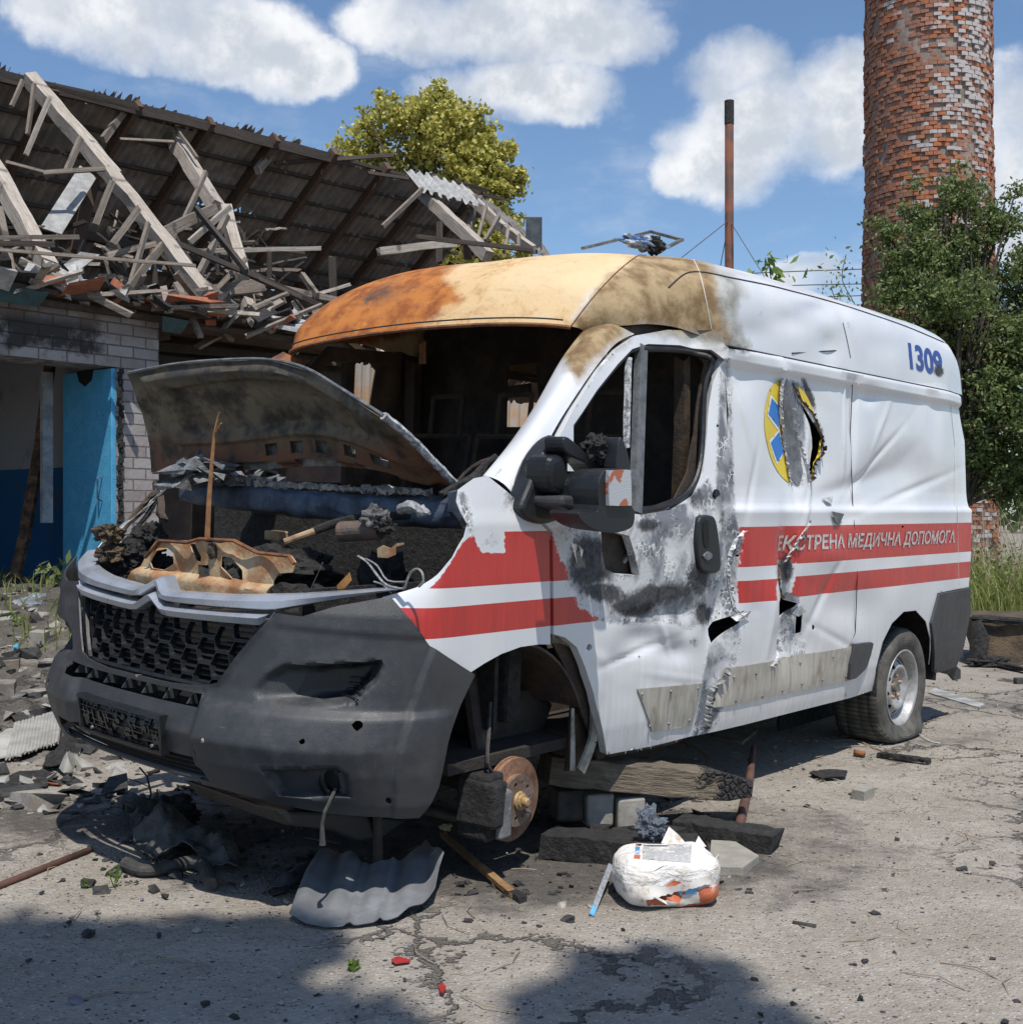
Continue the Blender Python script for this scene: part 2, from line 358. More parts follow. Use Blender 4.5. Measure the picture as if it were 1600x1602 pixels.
def f_paint(t):
    v = t.obj(); xyz = t.xyz(v); z = xyz[2]
    nf = t.noise(v, 38, 6, .7); nm = t.noise(v, 9, 6, .62); nl = t.noise(v, 2.2, 4, .5)
    def edge(name, amp=1.4, soft=.12, n=nf, bias=0):
        return t.ramp(t.m('ADD', t.attr(name), t.m('MULTIPLY', t.m('SUBTRACT', n, .5-bias), amp*2)), -soft, soft)
    white = t.mix(t.ramp(nl, .35, .7), (.60, .615, .635), (.70, .70, .70))
    # road film and streaks low on the body
    st = t.noise(t.scl(v, 30, 30, 1.6), 1.6, 5, .6)
    dirt = t.m('MULTIPLY', t.ramp(z, 1.0, .35), t.ramp(st, .3, .8), clamp=True)
    white = t.mix(t.m('MULTIPLY', dirt, .55), white, (.42, .38, .31))
    scr = t.ramp(t.noise(t.scl(v, 1, 1, 7), 26, 3, .5, 1.2), .70, .74)
    white = t.mix(t.m('MULTIPLY', scr, t.ramp(nl, .5, .6, 0, .5)), white, (.38, .38, .39))
    zz = z
    b1 = t.m('MULTIPLY', t.m('GREATER_THAN', zz, 1.092), t.m('LESS_THAN', zz, 1.272)); b2 = t.m('MULTIPLY', t.m('GREATER_THAN', zz, .930), t.m('LESS_THAN', zz, 1.03))
    rf = t.m('MULTIPLY', t.m('MAXIMUM', b1, b2), edge('red', .55, .05))
    redc = t.mix(t.ramp(st, .3, .75), (.50, .035, .03), (.38, .030, .028))
    redc = t.mix(t.ramp(nf, .70, .78), redc, (.55, .5, .5))
    c = t.mix(rf, white, redc)
    # scorched bare metal: ash, grey scale and flaked cells
    cell = t.vor(t.vm('ADD', v, sc_(t, t.noise(v, 30, 3, .6, col=True), .03)), 34, 'DISTANCE_TO_EDGE')
    na = t.noise(v, 5.5, 5, .55, .6); ashc = t.mix(t.ramp(na, .38, .60), (.17, .18, .20), (.56, .56, .56))
    ashc = t.mix(t.m('MULTIPLY', t.ramp(nf, .54, .64), t.ramp(nm, .42, .56)), ashc, (.07, .07, .075))
    ashc = t.mix(t.m('MULTIPLY', t.ramp(cell, .10, .03), t.ramp(nm, .5, .6)), ashc, (.7, .7, .7))
    af = edge('ash', 1.1, .25); c = t.mix(af, c, ashc)
    rim = t.m('MULTIPLY', t.ramp(t.m('ABSOLUTE', t.m('ADD', t.attr('ash'), t.m('MULTIPLY', t.m('SUBTRACT', nf, .5), 2.2))), .4, .1), t.ramp(nf, .4, .6))
    c = t.mix(t.m('MULTIPLY', rim, .8), c, (.74, .74, .74))
    g = edge('gry', 2.2, .9, nm); c = t.mix(g, c, t.mix(t.ramp(nm, .3, .7), (.22, .215, .19), (.44, .44, .42)))
    crack = t.m('MULTIPLY', t.ramp(t.vor(t.scl(v, 1, 1, .6), 26, 'DISTANCE_TO_EDGE'), .03, .0), t.ramp(nm, .45, .6))
    tn = edge('tan', 2.8, 1.4, t.noise(v, 5, 9, .7)); c = t.mix(tn, c, t.mix(t.ramp(nm, .35, .66), (.17, .105, .05), (.36, .27, .155)))
    cm = edge('crm', 2.6, 1.0, t.noise(v, 7, 9, .7))
    lowspot = t.ramp(t.noise(v, 14, 8, .75), .52, .70)
    cream = t.mix(lowspot, (.60, .42, .225), (.38, .21, .085)); sk = t.noise(t.scl(v, 3, 1, 1.2), 7, 8, .72, .8); cream = t.mix(t.ramp(sk, .50, .68, 0, .8), cream, (.40, .255, .12)); cream = t.mix(t.ramp(nl, .42, .66), cream, (.63, .49, .30))
    c = t.mix(cm, c, cream)
    rs = edge('rst', 2.2, .9, t.noise(v, 6, 9, .68))
    rust = t.mix(t.ramp(nm, .35, .6), (.24, .075, .022), (.42, .155, .04)); rust = t.mix(t.ramp(t.noise(v, 22, 7, .7), .55, .75), rust, (.48, .25, .08))
    rust = t.mix(t.ramp(nl, .55, .75), rust, (.16, .075, .045))
    c = t.mix(rs, c, rust)
    so_ = t.ramp(t.m('ADD', t.attr('soot'), t.m('ADD', t.m('MULTIPLY', t.m('SUBTRACT', nf, .5), .8), t.m('MULTIPLY', t.m('SUBTRACT', nm, .5), .9))), .28, .70)
    so_ = t.m('MULTIPLY', so_, t.ramp(t.attr('soot'), .02, .2))
    c = t.mix(t.m('MULTIPLY', so_, .93), c, t.mix(t.ramp(nf, .4, .6), (.012, .012, .013), (.06, .06, .063)))
    hot = t.m('MAXIMUM', t.m('MAXIMUM', rs, cm), t.m('MAXIMUM', af, t.m('MAXIMUM', tn, g)))
    hot = t.m('MAXIMUM', hot, so_)
    rough = t.m('ADD', t.m('MULTIPLY', hot, .42), t.ramp(nm, .3, .7, .26, .42))
    bh = t.m('ADD', t.m('MULTIPLY', t.m('ADD', nf, t.m('MULTIPLY', cell, .5)), hot), t.m('MULTIPLY', nl, .5))
    return {'Base Color': c, 'Roughness': rough, 'Specular IOR Level': t.ramp(hot, 0, 1, .5, .2), 'Coat Weight': t.ramp(hot, 0, 1, .35, 0), 'Coat Roughness': .12, 'Normal': t.bump(bh, .003, .7)}
def sc_(t, v, s):
    n = t.add('ShaderNodeVectorMath', operation='SCALE'); t.put(n.inputs[0], v); n.inputs[3].default_value = s; return n.outputs[0]
M_PAINT = mat('van_paint', f_paint)
def f_plas(t):
    v = t.obj(); n = t.noise(v, 4, 6, .65); nd = t.noise(v, 16, 7, .7); z = t.xyz(v)[2]
    c = t.mix(t.ramp(n, .35, .65), (.034, .035, .038), (.047, .048, .051))
    dust = t.m('MULTIPLY', t.ramp(nd, .42, .75), t.ramp(t.noise(v, 1.6, 3, .5), .35, .7, .15, .75)); c = t.mix(t.m('MULTIPLY', dust, .28), c, (.12, .114, .104))
    sc1_ = t.ramp(t.noise(t.scl(v, 3, 3, 60), 3, 3, .6, .8), .70, .73); sc2_ = t.ramp(t.noise(t.scl(v, 2, 40, 9), 4, 3, .6, 1), .71, .73)
    c = t.mix(t.m('MULTIPLY', t.m('MAXIMUM', sc1_, sc2_), .35), c, (.16, .16, .16))
    rip = t.noise(t.scl(v, 60, 60, 2), 2, 4, .6); c = t.mix(t.m('MULTIPLY', t.ramp(rip, .6, .8), t.ramp(z, .95, .4, 0, .35)), c, (.10, .095, .085))
    return {'Base Color': c, 'Roughness': t.ramp(nd, .3, .7, .34, .60), 'Normal': t.bump(t.m('ADD', t.noise(v, 380, 2, .5), t.m('MULTIPLY', nd, .12)), .0012)}
M_PLAS = mat('grey_plastic', f_plas)
M_BLKP = simple('black_plastic', (.013, .014, .016), .42, var=.3, scale=12, bump=.001, bscale=300)
M_SILV = simple('silver_paint', (.42, .445, .49), .30, metal=.5, var=.12, scale=4, bump=.0008, bscale=90, obj=False)
M_CHAR = simple('charred', (.013, .012, .012), .85, var=.7, scale=30, bump=.02, bscale=50, c2=(.036, .034, .032))
M_DARKM = simple('burnt_dark_metal', (.035, .030, .027), .7, var=.5, scale=12, bump=.006, bscale=40, c2=(.075, .05, .035))
M_BROWN = simple('burnt_brown_metal', (.085, .055, .030), .75, var=.5, scale=9, bump=.005, bscale=50, c2=(.035, .024, .016))
M_RUST = simple('rusty_steel', (.30, .115, .04), .8, scale=14, bump=.006, bscale=60, c2=(.11, .045, .022))
M_CREAM = simple('baked_cream_metal', (.50, .40, .25), .7, scale=11, bump=.005, bscale=60, c2=(.36, .17, .07))
M_BLUEM = simple('scorched_blue_metal', (.035, .045, .065), .55, metal=.3, scale=10, bump=.004, bscale=50, c2=(.10, .13, .18))
M_BARE = simple('bare_grey_metal', (.30, .31, .32), .5, metal=.5, scale=16, bump=.006, bscale=45, c2=(.16, .16, .165))
M_RUBB = simple('perished_rubber', (.035, .034, .032), .8, scale=20, bump=.003, bscale=120, c2=(.075, .07, .062))

# ------------------------------------------------------------------ ambulance
van = empty('ambulance_van', label='burnt-out white and red ambulance van with raised hood and missing front wheel', cat='van')
mw = Matrix([list(VM[i])+[0] for i in range(3)]+[[0, 0, 0, 1]]); org = VM @ (-VC)
mw.translation = Vector((org[0], org[1], org[2]+CH)); van.matrix_world = mw
VANM = mw
def vpanel(name, outer, holes, fmap, step=.014, m=None, parent=None, solid=.004, smooth=True, lab=None):
    v, f = tri2d(outer, holes, step); P = fmap(v[:, 0], v[:, 1])
    n = np.cross(P[f[:, 1]]-P[f[:, 0]], P[f[:, 2]]-P[f[:, 0]]); c = P[f].mean(1)-np.array([2.6, 0, 1.2])
    if (np.einsum('ij,ij->i', n, c*np.array([.3, 1, .2]))).sum() < 0: f = f[:, ::-1]
    o = mk(name, P, f, m or M_PAINT, van if parent is None else parent, smooth, paint_attrs(P) if (m is None) else None, solid=solid)
    if lab: o['label'] = lab
    return o
def loft(rows, nu, nv):
    """rows of 3-D points -> smooth grid"""
    RR = []
    for r_ in rows:
        q = np.array(smoothp([tuple(p) for p in r_], 6, closed=False)) if len(r_) > 2 else np.array(r_, float)
        L = np.r_[0, np.cumsum(np.linalg.norm(np.diff(q, axis=0), axis=1))]; uu = np.linspace(0, L[-1], nu)
        RR.append(np.stack([np.interp(uu, L, q[:, k]) for k in range(3)], -1))
    RR = np.array(RR); n = len(rows)
    if n > 2: G = np.array([smoothp([tuple(p) for p in RR[:, j]], 8, closed=False) for j in range(nu)]).transpose(1, 0, 2)
    else: G = RR
    k = np.linspace(0, len(G)-1, nv); i0 = np.minimum(k.astype(int), len(G)-2); w = (k-i0)[:, None, None]
    return G[i0]*(1-w)+G[i0+1]*w
def gridmesh(name, G, m, parent=van, solid=.004, attrs=False, flip=False, keep=None, smooth=True):
    nv, nu = G.shape[:2]; V = G.reshape(-1, 3); f = []
    for i in range(nv-1):
        for j in range(nu-1):
            if keep is not None and not keep(i, j): continue
            q = (i*nu+j, i*nu+j+1, (i+1)*nu+j+1, (i+1)*nu+j); f.append(q[::-1] if flip else q)
    return mk(name, V, f, m, parent, smooth, paint_attrs(V) if attrs else None, solid=solid)

# dents and creases on the near side (photo px: x, y, rx, ry, angle, depth)
DENT += [(1250, 690, 40, 75, -8, .030), (1228, 600, 8, 60, -6, -.018), (1262, 720, 7, 60, 4, -.02), (1330, 640, 10, 60, 0, .022), (1352, 700, 12, 50, 0, -.010), (1392, 745, 60, 35, -35, .030),
         (1440, 700, 50, 60, 0, -.016), (1360, 620, 14, 14, 0, .02), (1460, 640, 12, 60, 0, .012), (1330, 760, 60, 12, -20, .012), (1160, 590, 20, 30, 0, .016), (1180, 680, 30, 90, 10, -.010),
         (1150, 860, 12, 60, 0, .035), (1130, 960, 22, 60, 15, .06), (1118, 1080, 16, 60, 20, .03), (1232, 900, 12, 90, 0, .035), (1245, 1010, 30, 40, 0, .03), (1210, 960, 18, 60, 5, -.02),
         (1330, 950, 50, 30, 0, .016), (1300, 870, 30, 20, 0, -.012), (1400, 940, 30, 40, 0, -.008), (1290, 540, 18, 22, 0, .016), (1240, 500, 50, 24, 0, -.008), (1320, 520, 8, 40, -10, .014),
         (1010, 1000, 30, 26, 0, .03), (1060, 1020, 24, 18, 0, .022), (970, 1040, 30, 30, 0, .012), (1040, 960, 60, 12, -5, .02), (950, 900, 20, 60, 0, .015), (1080, 960, 14, 40, 0, .02), (1110, 650, 10, 40, 0, .006)]
DENT += [(1236, 690, 3, 80, -6, .010), (1262, 800, 4, 40, 10, -.012), (1322, 660, 3, 70, 2, -.014), (1338, 655, 3, 75, 2, .014), (1370, 720, 60, 4, -52, .010), (1420, 770, 60, 5, -25, .010), (1380, 660, 4, 50, 20, -.006), (1160, 640, 5, 60, -12, -.008), (1175, 760, 4, 50, 8, .008),
         (1290, 930, 5, 60, 25, .010), (1240, 1010, 4, 50, 4, -.014), (1225, 1010, 5, 50, 0, .02), (1310, 1000, 50, 5, 30, .006), (1200, 1000, 4, 70, 6, -.008), (1000, 1022, 50, 4, -22, .010), (1040, 990, 4, 40, -20, -.008), (1060, 1060, 50, 4, 8, -.004), (1280, 570, 40, 4, 8, .006), (1285, 505, 4, 40, -5, -.010), (1296, 520, 3, 45, -5, .012), (1330, 800, 20, 20, 0, .012)]
rs_ = np.random.default_rng(3)
for k in range(70):
    DENT.append((rs_.uniform(1150, 1500), rs_.uniform(470, 1080), rs_.uniform(8, 45), rs_.uniform(8, 45), rs_.uniform(0, 180), rs_.uniform(-.003, .004)))
for k in range(22):
    DENT.append((rs_.uniform(890, 1120), rs_.uniform(820, 1150), rs_.uniform(8, 30), rs_.uniform(8, 30), rs_.uniform(0, 180), rs_.uniform(-.006, .006)))

ARCHR = SL([(1453, 1040), (1455, 1000), (1448, 972), (1432, 955), (1412, 957), (1394, 975), (1380, 1005), (1370, 1045), (1366, 1080)])
side_o = SL([(1140, 545), (1236, 558), (1330, 576), (1415, 590), (1495, 606)])+SL([(1508, 690), (1514, 790), (1515, 918), (1466, 928), (1456, 968)])+ARCHR[0:]+SL([(1330, 1092), (1250, 1112), (1160, 1135), (1084, 1153), (1096, 1118), (1108, 1050), (1118, 1000), (1124, 950), (1130, 880), (1138, 800), (1140, 650)])
H1 = smoothp([(1216, 935), (1238, 935), (1249, 944), (1232, 960), (1219, 971), (1213, 958)], 3)
H2 = [(1248, 957), (1257, 956), (1259, 990), (1251, 993), (1249, 975)]
H3 = [(1118, 988), (1130, 975), (1150, 965), (1166, 955), (1158, 975), (1140, 990), (1121, 1008)]
H4 = smoothp([(1247, 640), (1252, 634), (1258, 700), (1256, 752), (1250, 758), (1247, 700)], 2)
H5 = smoothp([(1256, 628), (1270, 652), (1281, 670), (1288, 690), (1284, 712), (1276, 735), (1272, 752), (1268, 740), (1275, 700), (1270, 668)], 2)
def dot(x, y, r_, n=7, e=1.): return [(x+r_*math.cos(6.283*k/n)*random.uniform(.75, 1.2), y+r_*e*math.sin(6.283*k/n)*random.uniform(.8, 1.2)) for k in range(n)]
HS = [H1, H2, H3, H5]+[dot(1275, 982, 2.5, 6, 2), dot(1205, 690, 1.6), dot(1160, 870, 2), dot(1412, 824, 2)]
HS = [SL(h) for h in HS]
o = vpanel('side_panel', side_o, HS, lambda a, b: side(a, b), .013, lab='dented torn white side panel with two red stripes')

# front door with its window opening and burnt-through hole
D_O = [(945, 1180), (936, 1130), (925, 1085), (912, 1045), (898, 1012), (880, 997), (862, 992), (861, 900), (860, 830), (840, 812), (826, 795), (832, 770), (845, 738), (862, 700), (893, 640), (932, 578), (960, 546), (990, 525), (1040, 516), (1100, 518), (1127, 526), (1131, 600), (1135, 700), (1138, 780), (1133, 860), (1126, 930), (1116, 990), (1106, 1060), (1097, 1115), (1085, 1150), (1015, 1167)]
W_H = [(893, 706), (893, 665), (930, 610), (962, 570), (985, 546), (1010, 538), (1060, 540), (1092, 548), (1104, 566), (1106, 600), (1103, 680), (1096, 740), (1080, 775), (1045, 797), (1000, 805), (960, 800), (925, 770), (903, 740)]
HD = [(936, 826), (980, 838), (989, 866), (996, 900), (962, 898), (948, 890), (940, 860)]
DH = [W_H, HD, dot(1117, 774, 7, 9, 1.2), dot(1119, 666, 2.5), dot(918, 1012, 5), dot(1000, 1028, 2.2)]
door = vpanel('cab_door', SL(D_O), [SL(h) for h in DH], lambda a, b: side(a, b, .012), .013, solid=.035, lab='scorched white cab door with empty window frame')

# front wing
WG = [(715, 766), (740, 748), (760, 744), (790, 768), (822, 797), (838, 815), (857, 832), (858, 900), (859, 1008), (840, 1008), (812, 1012), (782, 1023), (755, 1038), (735, 1051), (722, 1062), (690, 1042), (652, 1012), (622, 972), (598, 934), (612, 930), (650, 919), (682, 899), (706, 872), (724, 840), (729, 820), (718, 800), (712, 785)]
WGs = [FS(x, y, -1.5, 1.0) for x, y in WG]
wing = vpanel('front_wing', WGs, [], lambda a, b: body(a, b, .006*np.ones_like(a)), .013, solid=.003, lab='front wing with two red stripes and peeled paint at the top')
# bumper and nose (arc length, height); near side is negative
halfb = [(.60, .995), (.70, .99), (.80, 1.03), (.955, 1.066), (1.076, .994), (1.18, .911), (1.302, .854), (1.408, .799), (1.35, .707), (1.296, .586), (1.257, .452), (1.183, .35), (.85, .368), (.585, .405), (.45, .414), (0, .414)]

gh = [(0, .724), (.2, .724), (.36, .734), (.42, .75), (.455, .80), (.495, .86), (.56, .94), (.575, .965), (0, .965)]
grille_h = [(-a, b) for a, b in gh[:-1]]+[(a, b) for a, b in gh[:-1]][::-1][:-1]
gcut = [(0, .724), (.2, .724), (.36, .734), (.42, .75), (.455, .80), (.495, .86), (.56, .94), (.585, .975)]
bump_o = [(-a, b) for a, b in halfb]+[(a, b) for a, b in halfb[::-1]][1:]+[(a, b) for a, b in gcut[::-1]]+[(-a, b) for a, b in gcut[1:]]
slot_h = [(-.368, .665), (.495, .665), (.51, .704), (-.362, .708)]
lowg_h = [(-.44, .432), (.50, .432), (.545, .46), (.52, .50), (-.37, .50), (-.42, .47)]
fog_h = [(-.875+.026*math.cos(q*.7), .475+.042*math.sin(q*.7)) for q in range(9)]
pocket = [(.60, .80), (.66, .835), (.985, .865), (.998, .845), (.985, .80), (.912, .728), (.80, .708), (.594, .704), (.55, .74)]
arcl = [(1.20, .93), (1.14, .80), (1.10, .66), (1.07, .50), (1.05, .36)]
def bump_off(s, z):
    a = np.abs(s); Q = np.c_[a, z]
    o_ = .030*(sst(.700, .682, z)*.75+.25*sst(.72, .60, z))*sst(.30, .40, z)*sst(.36, .40, a)*sst(1.33, 1.22, a)      # lower bar stands proud of the centre
    o_ -= .115*sst(0, .026, sdf(Q, pocket))*sst(.52, .90, a)
    o_ -= .04*sst(0, .016, sdf(Q, [(.70, .42), (.66, .51), (.90, .535), (.935, .51), (.93, .43)]))
    o_ += .014*sst(0, .016, sdf(Q, [(1.20, .93), (1.14, .80), (1.10, .66), (1.07, .50), (1.05, .30), (1.6, .3), (1.6, .95)]))
    o_ += .006*sst(.945-.04*(a-.6), .965-.04*(a-.6), z)*sst(.58, .64, a)
    o_ += .014*(sst(.0, .008, sdf(Q, [(.30, .99), (.60, .93), (.72, .90), (1.16, .90), (1.16, 1.2), (.3, 1.2)])))*0
    d = np.abs(sdf(Q, grille_h)); o_ += .008*np.exp(-(d/.012)**2)
    o_ += .05*sst(.58, .80, s)*sst(.74, .80, z)
    g = np.abs(s+.372+.18*(.71-z)) ; o_ -= .006*np.exp(-(g/.0035)**2)*(z < .72)*(z > .5)
    return o_
holes_b = [slot_h, lowg_h, fog_h]+[[(cx+r_*math.cos(k*.9)*random.uniform(.7, 1.2), cz+r_*math.sin(k*.9)*random.uniform(.7, 1.2)) for k in range(7)] for cx, cz, r_ in ((-.451, .575, .011), (-.797, .612, .011), (-.948, .668, .017), (-1.054, .42, .012), (.66, .60, .014))]
v, f = tri2d(bump_o, holes_b, .0095)
P = body(v[:, 0], v[:, 1], .012+bump_off(v[:, 0], v[:, 1]))
bumper = mk('front_bumper', P, f[:, ::-1], M_PLAS, van, True, solid=.006)
if True:
    n = np.cross(P[f[:, 1]]-P[f[:, 0]], P[f[:, 2]]-P[f[:, 0]])
    if n[:, 0].sum() < 0: bumper.data.flip_normals(); 
bumper['label'] = 'grey plastic front bumper with punctures'
def strip(name, s_, zt, zb, prof, m, parent, n=160, **kw):
    """band on the nose between two height curves, with a cross profile of offsets"""
    ss = np.linspace(s_[0], s_[1], n); rows = []
    for u, o_ in prof:
        zz = zt(np.abs(ss))*(1-u)+zb(np.abs(ss))*u; rows.append(body(ss, zz, np.full(n, o_)))
    G = np.array(rows); V = G.reshape(-1, 3); f = [(i*n+j, i*n+j+1, (i+1)*n+j+1, (i+1)*n+j) for i in range(len(prof)-1) for j in range(n-1)]
    return mk(name, V, f, m, parent, False, **kw)
ut = lambda a: np.interp(a, [0, .012, .085, .11, .16, .39, .62, .79, .95, 1.2], [1.068, 1.064, 1.024, 1.022, 1.025, 1.035, 1.055, 1.074, 1.092, 1.1])
ub = lambda a: np.interp(a, [0, .012, .06, .10, .16, .35, .56, .6, .8, .95, 1.2], [1.026, 1.022, .990, .986, .985, .990, .996, .999, 1.050, 1.082, 1.09])
lt = lambda a: np.interp(a, [0, .012, .08, .16, .57, 1], [1.014, 1.010, .974, .975, .990, .99])
lb = lambda a: np.interp(a, [0, .012, .075, .12, .55, .58, 1], [.976, .972, .938, .933, .944, .975, .98])
gtrim = strip('grille_bar', (-.965, .965), ut, ub, [(0, -.03), (.03, .012), (.06, .018), (.34, .036), (.38, .037), (.84, .024), (.90, .018), (1, -.04)], M_SILV, van, 240, solid=.002)
gtrim['label'] = 'upper silver bar of the nose with a pointed peak'
gt2 = strip('grille_bar', (-.575, .575), lt, lb, [(0, -.05), (.04, .006), (.08, .012), (.30, .030), (.34, .031), (.84, .016), (.90, .010), (1, -.04)], M_SILV, van, 200, solid=.002)
gt2['label'] = 'lower silver bar of the nose with a pointed peak'
for sg in (-1, 1):
    mb = MB(); q = [(sg*.56, .942, .010), (sg*.60, .998, .018), (sg*.575, .993, -.02), (sg*.545, .952, -.02)]
    mb.addm([body([a], [b], c)[0] for a, b, c in q], [(0, 1, 2, 3)])
    mb.build('bar_end', M_SILV, van, solid=.003)
# hexagonal grille lattice
mb = MB(); rows = 5; z0g, z1g = .735, .955; pit = .155; dz_ = (z1g-z0g)/rows
def hexline(zc, ph, amp, s0, s1, w=.0075, d=.024, off=-.016):
    pts = []; s = s0
    while s <= s1:
        u = ((s+ph) % pit)/pit
        k = 1-2*min(1, max(0, (abs(u-.5)-.19)/.10)); pts.append((s, zc+amp*k)); s += pit/24
    for i in range(len(pts)-1):
        (a, b), (c, d_) = pts[i], pts[i+1]; zc_ = (b+d_)/2; lim = np.interp(zc_, [.728, .75, .80, .86, .95], [.40, .425, .46, .50, .555])
        if max(abs(a), abs(c)) > lim: continue
        Q = [body([a], [b-w/2], off)[0], body([c], [d_-w/2], off)[0], body([c], [d_+w/2], off)[0], body([a], [b+w/2], off)[0],
             body([a], [b-w/2-.004], off-d)[0], body([c], [d_-w/2-.004], off-d)[0], body([c], [d_+w/2+.003], off-d)[0], body([a], [b+w/2+.003], off-d)[0]]
        mb.addm(Q, [(0, 1, 2, 3), (3, 2, 6, 7), (0, 4, 5, 1), (4, 7, 6, 5)])
for r_ in range(rows+1):
    zc = z0g+dz_*r_; hexline(zc, (r_ % 2)*pit/2, dz_*.46, -.56, .56)
for r_ in range(rows):
    zc = z0g+dz_*(r_+.5); hexline(zc-dz_*.5, 0, 0, -.56, .56, .0035, .015, -.03)
for r_ in range(rows):
    zc = z0g+dz_*(r_+.5); hexline(zc, 0, 0, -.56, .56, .0022, .010, -.034)
grille = mb.build('grille', M_BLKP, van)
mb = MB()
for sg in (-1, 1):
    q = [(.40, .728), (.425, .75), (.46, .80), (.50, .86), (.555, .95)]
    mb.tube([body([sg*a], [b], -.008)[0] for a, b in q], .012, 6)
mb.tube([body([s], [.728], -.008)[0] for s in np.linspace(-.41, .41, 30)], .010, 6)
mb.build('grille_frame', M_BLKP, van)
# slot dividers, lower intake slats and lip
for k in range(7):
    mb = MB(); s = -.30+k*.128
    Q = [body([s-.004], [.668], .004)[0], body([s+.004], [.668], .004)[0], body([s+.003], [.706], -.01)[0], body([s-.003], [.706], -.01)[0]]
    B_ = [body([s-.004], [.662], -.05)[0], body([s+.004], [.662], -.05)[0], body([s+.003], [.71], -.05)[0], body([s-.003], [.71], -.05)[0]]
    mb.addm(Q+B_, [(0, 1, 2, 3), (0, 3, 7, 4), (1, 5, 6, 2), (3, 2, 6, 7)])
    mb.build('intake_divider', M_PLAS, bumper)
mb = MB()
for k in range(4):
    zz = .442+k*.0165
    mb.tube([body([s], [zz], -.004-.006*k)[0] for s in np.linspace(-.47, .56, 40)], .0045, 6)
mb.build('intake_slat', M_BLKP, bumper)
mb = MB(); mb.tube([body([s], [.425+.006*abs(s)], .012)[0] for s in np.linspace(-.50, .57, 40)], .012, 8); mb.build('bumper_lip', M_PLAS, bumper)
mb = MB()
for (za, zb, o_) in ((.40, .52, -.05), (.655, .715, -.055), (.715, .98, -.13)):
    ss = np.linspace(-.62, .62, 30); k = len(mb.v)
    mb.addm([body([s], [za], o_)[0] for s in ss]+[body([s], [zb], o_)[0] for s in ss], [(i, i+1, 31+i, 30+i) for i in range(29)])
mb.build('backing', mat('black', lambda t: {'Base Color': (.006, .006, .006), 'Roughness': .9}), bumper)
ip_ = [(-.70, .735), (-.73, .818), (-.80, .838), (-.968, .848), (-.962, .80), (-.898, .742), (-.80, .724)]; v, f = tri2d(ip_, [], .012)
mk('pocket_shade_patch', body(v[:, 0], v[:, 1], .0145+bump_off(v[:, 0], v[:, 1])), f, M_BLKP, bumper, True)  # black patch lining the pocket, shade of the recess put into its colour
# pocket louvres, fog lamp tube, dangling cable
mb = MB()
for k in range(4):
    zz = .738+k*.017; mb.tube([body([s], [zz], .022+float(bump_off(np.array([s]), np.array([zz]))[0]))[0] for s in (-.955+.012*(3-k), -.925, -.90, -.875)], .0045, 5)
mb.build('louvre', M_BLKP, bumper)
mb = MB(); c = body([-.885], [.475], -.01)[0]; nx = body([-.885], [.475], 1.)[0]-c
mb.lathe([(.050, .02), (.046, .0), (.044, -.06), (.0, -.062)], c, tuple(nx), 24); mb.build('fog_lamp_housing', M_BLKP, bumper)
mb = MB(); Q = [(-.905, .44), (-.945, .44), (-.945, .515), (-.905, .515)]
mb.addm([body([a], [b], .016+(.012 if i in (0, 3) else 0))[0] for i, (a, b) in enumerate(Q)], [(0, 1, 2, 3)]); mb.build('fog_lamp_bracket', M_PLAS, bumper, solid=.006)
mb = MB(); c0 = body([-.885], [.455], .02)[0]
mb.tube([c0, c0+np.array([-.03, -.01, -.03]), c0+np.array([-.05, -.01, -.06]), c0+np.array([-.055, -.005, -.10]), c0+np.array([-.055, -.01, -.165])], [.006, .006, .006, .006, .011], 6); mb.build('dangling_cable', M_RUBB, van)
# number plate holder with moulded ribs
pl = empty('number_plate_holder'); pl.parent = van
ss = np.linspace(-.235, .305, 28); mb = MB()
for (s0, s1, z0_, z1_, o_) in ((-.235, .305, .488, .498, .045), (-.235, .305, .610, .622, .045), (-.235, -.222, .488, .622, .045), (.292, .305, .488, .622, .045), (-.235, .305, .49, .62, .022)):
    sa = np.linspace(s0, s1, 16); a = [body([s], [z0_], o_)[0] for s in sa]+[body([s], [z1_], o_)[0] for s in sa]+[body([s], [z0_], .0)[0] for s in sa]+[body([s], [z1_], .0)[0] for s in sa]
    fs = [(i, i+1, 17+i, 16+i) for i in range(15)]+[(16+i, 17+i, 49+i, 48+i) for i in range(15)]+[(32+i, 33+i, i+1, i) for i in range(15)]+[(0, 16, 48, 32), (15, 47, 63, 31)]
    mb.addm(a, fs)
mb.build('plate_frame', M_BLKP, pl)
mb = MB(); rg = random.Random(5)
for k in range(150):
    s = rg.uniform(-.215, .28); zz = rg.choice([.508, .525, .545, .565, .585, .60]); w_, h_ = rg.choice([(.004, .022), (.03, .004), (.004, .03), (.018, .004), (.012, .014)])
    a = [body([s-w_], [zz-h_/2], .028)[0], body([s+w_], [zz-h_/2], .028)[0], body([s+w_], [zz+h_/2], .028)[0], body([s-w_], [zz+h_/2], .028)[0]]
    b = [body([s-w_], [zz-h_/2], .020)[0], body([s+w_], [zz-h_/2], .020)[0], body([s+w_], [zz+h_/2], .020)[0], body([s-w_], [zz+h_/2], .020)[0]]
    mb.addm(a+b, [(0, 1, 2, 3), (3, 2, 6, 7), (0, 4, 5, 1), (1, 5, 6, 2), (0, 3, 7, 4)])
mb.build('moulded_rib', mat('glossy_black', lambda t: {'Base Color': (.018, .018, .02), 'Roughness': .3}), pl)
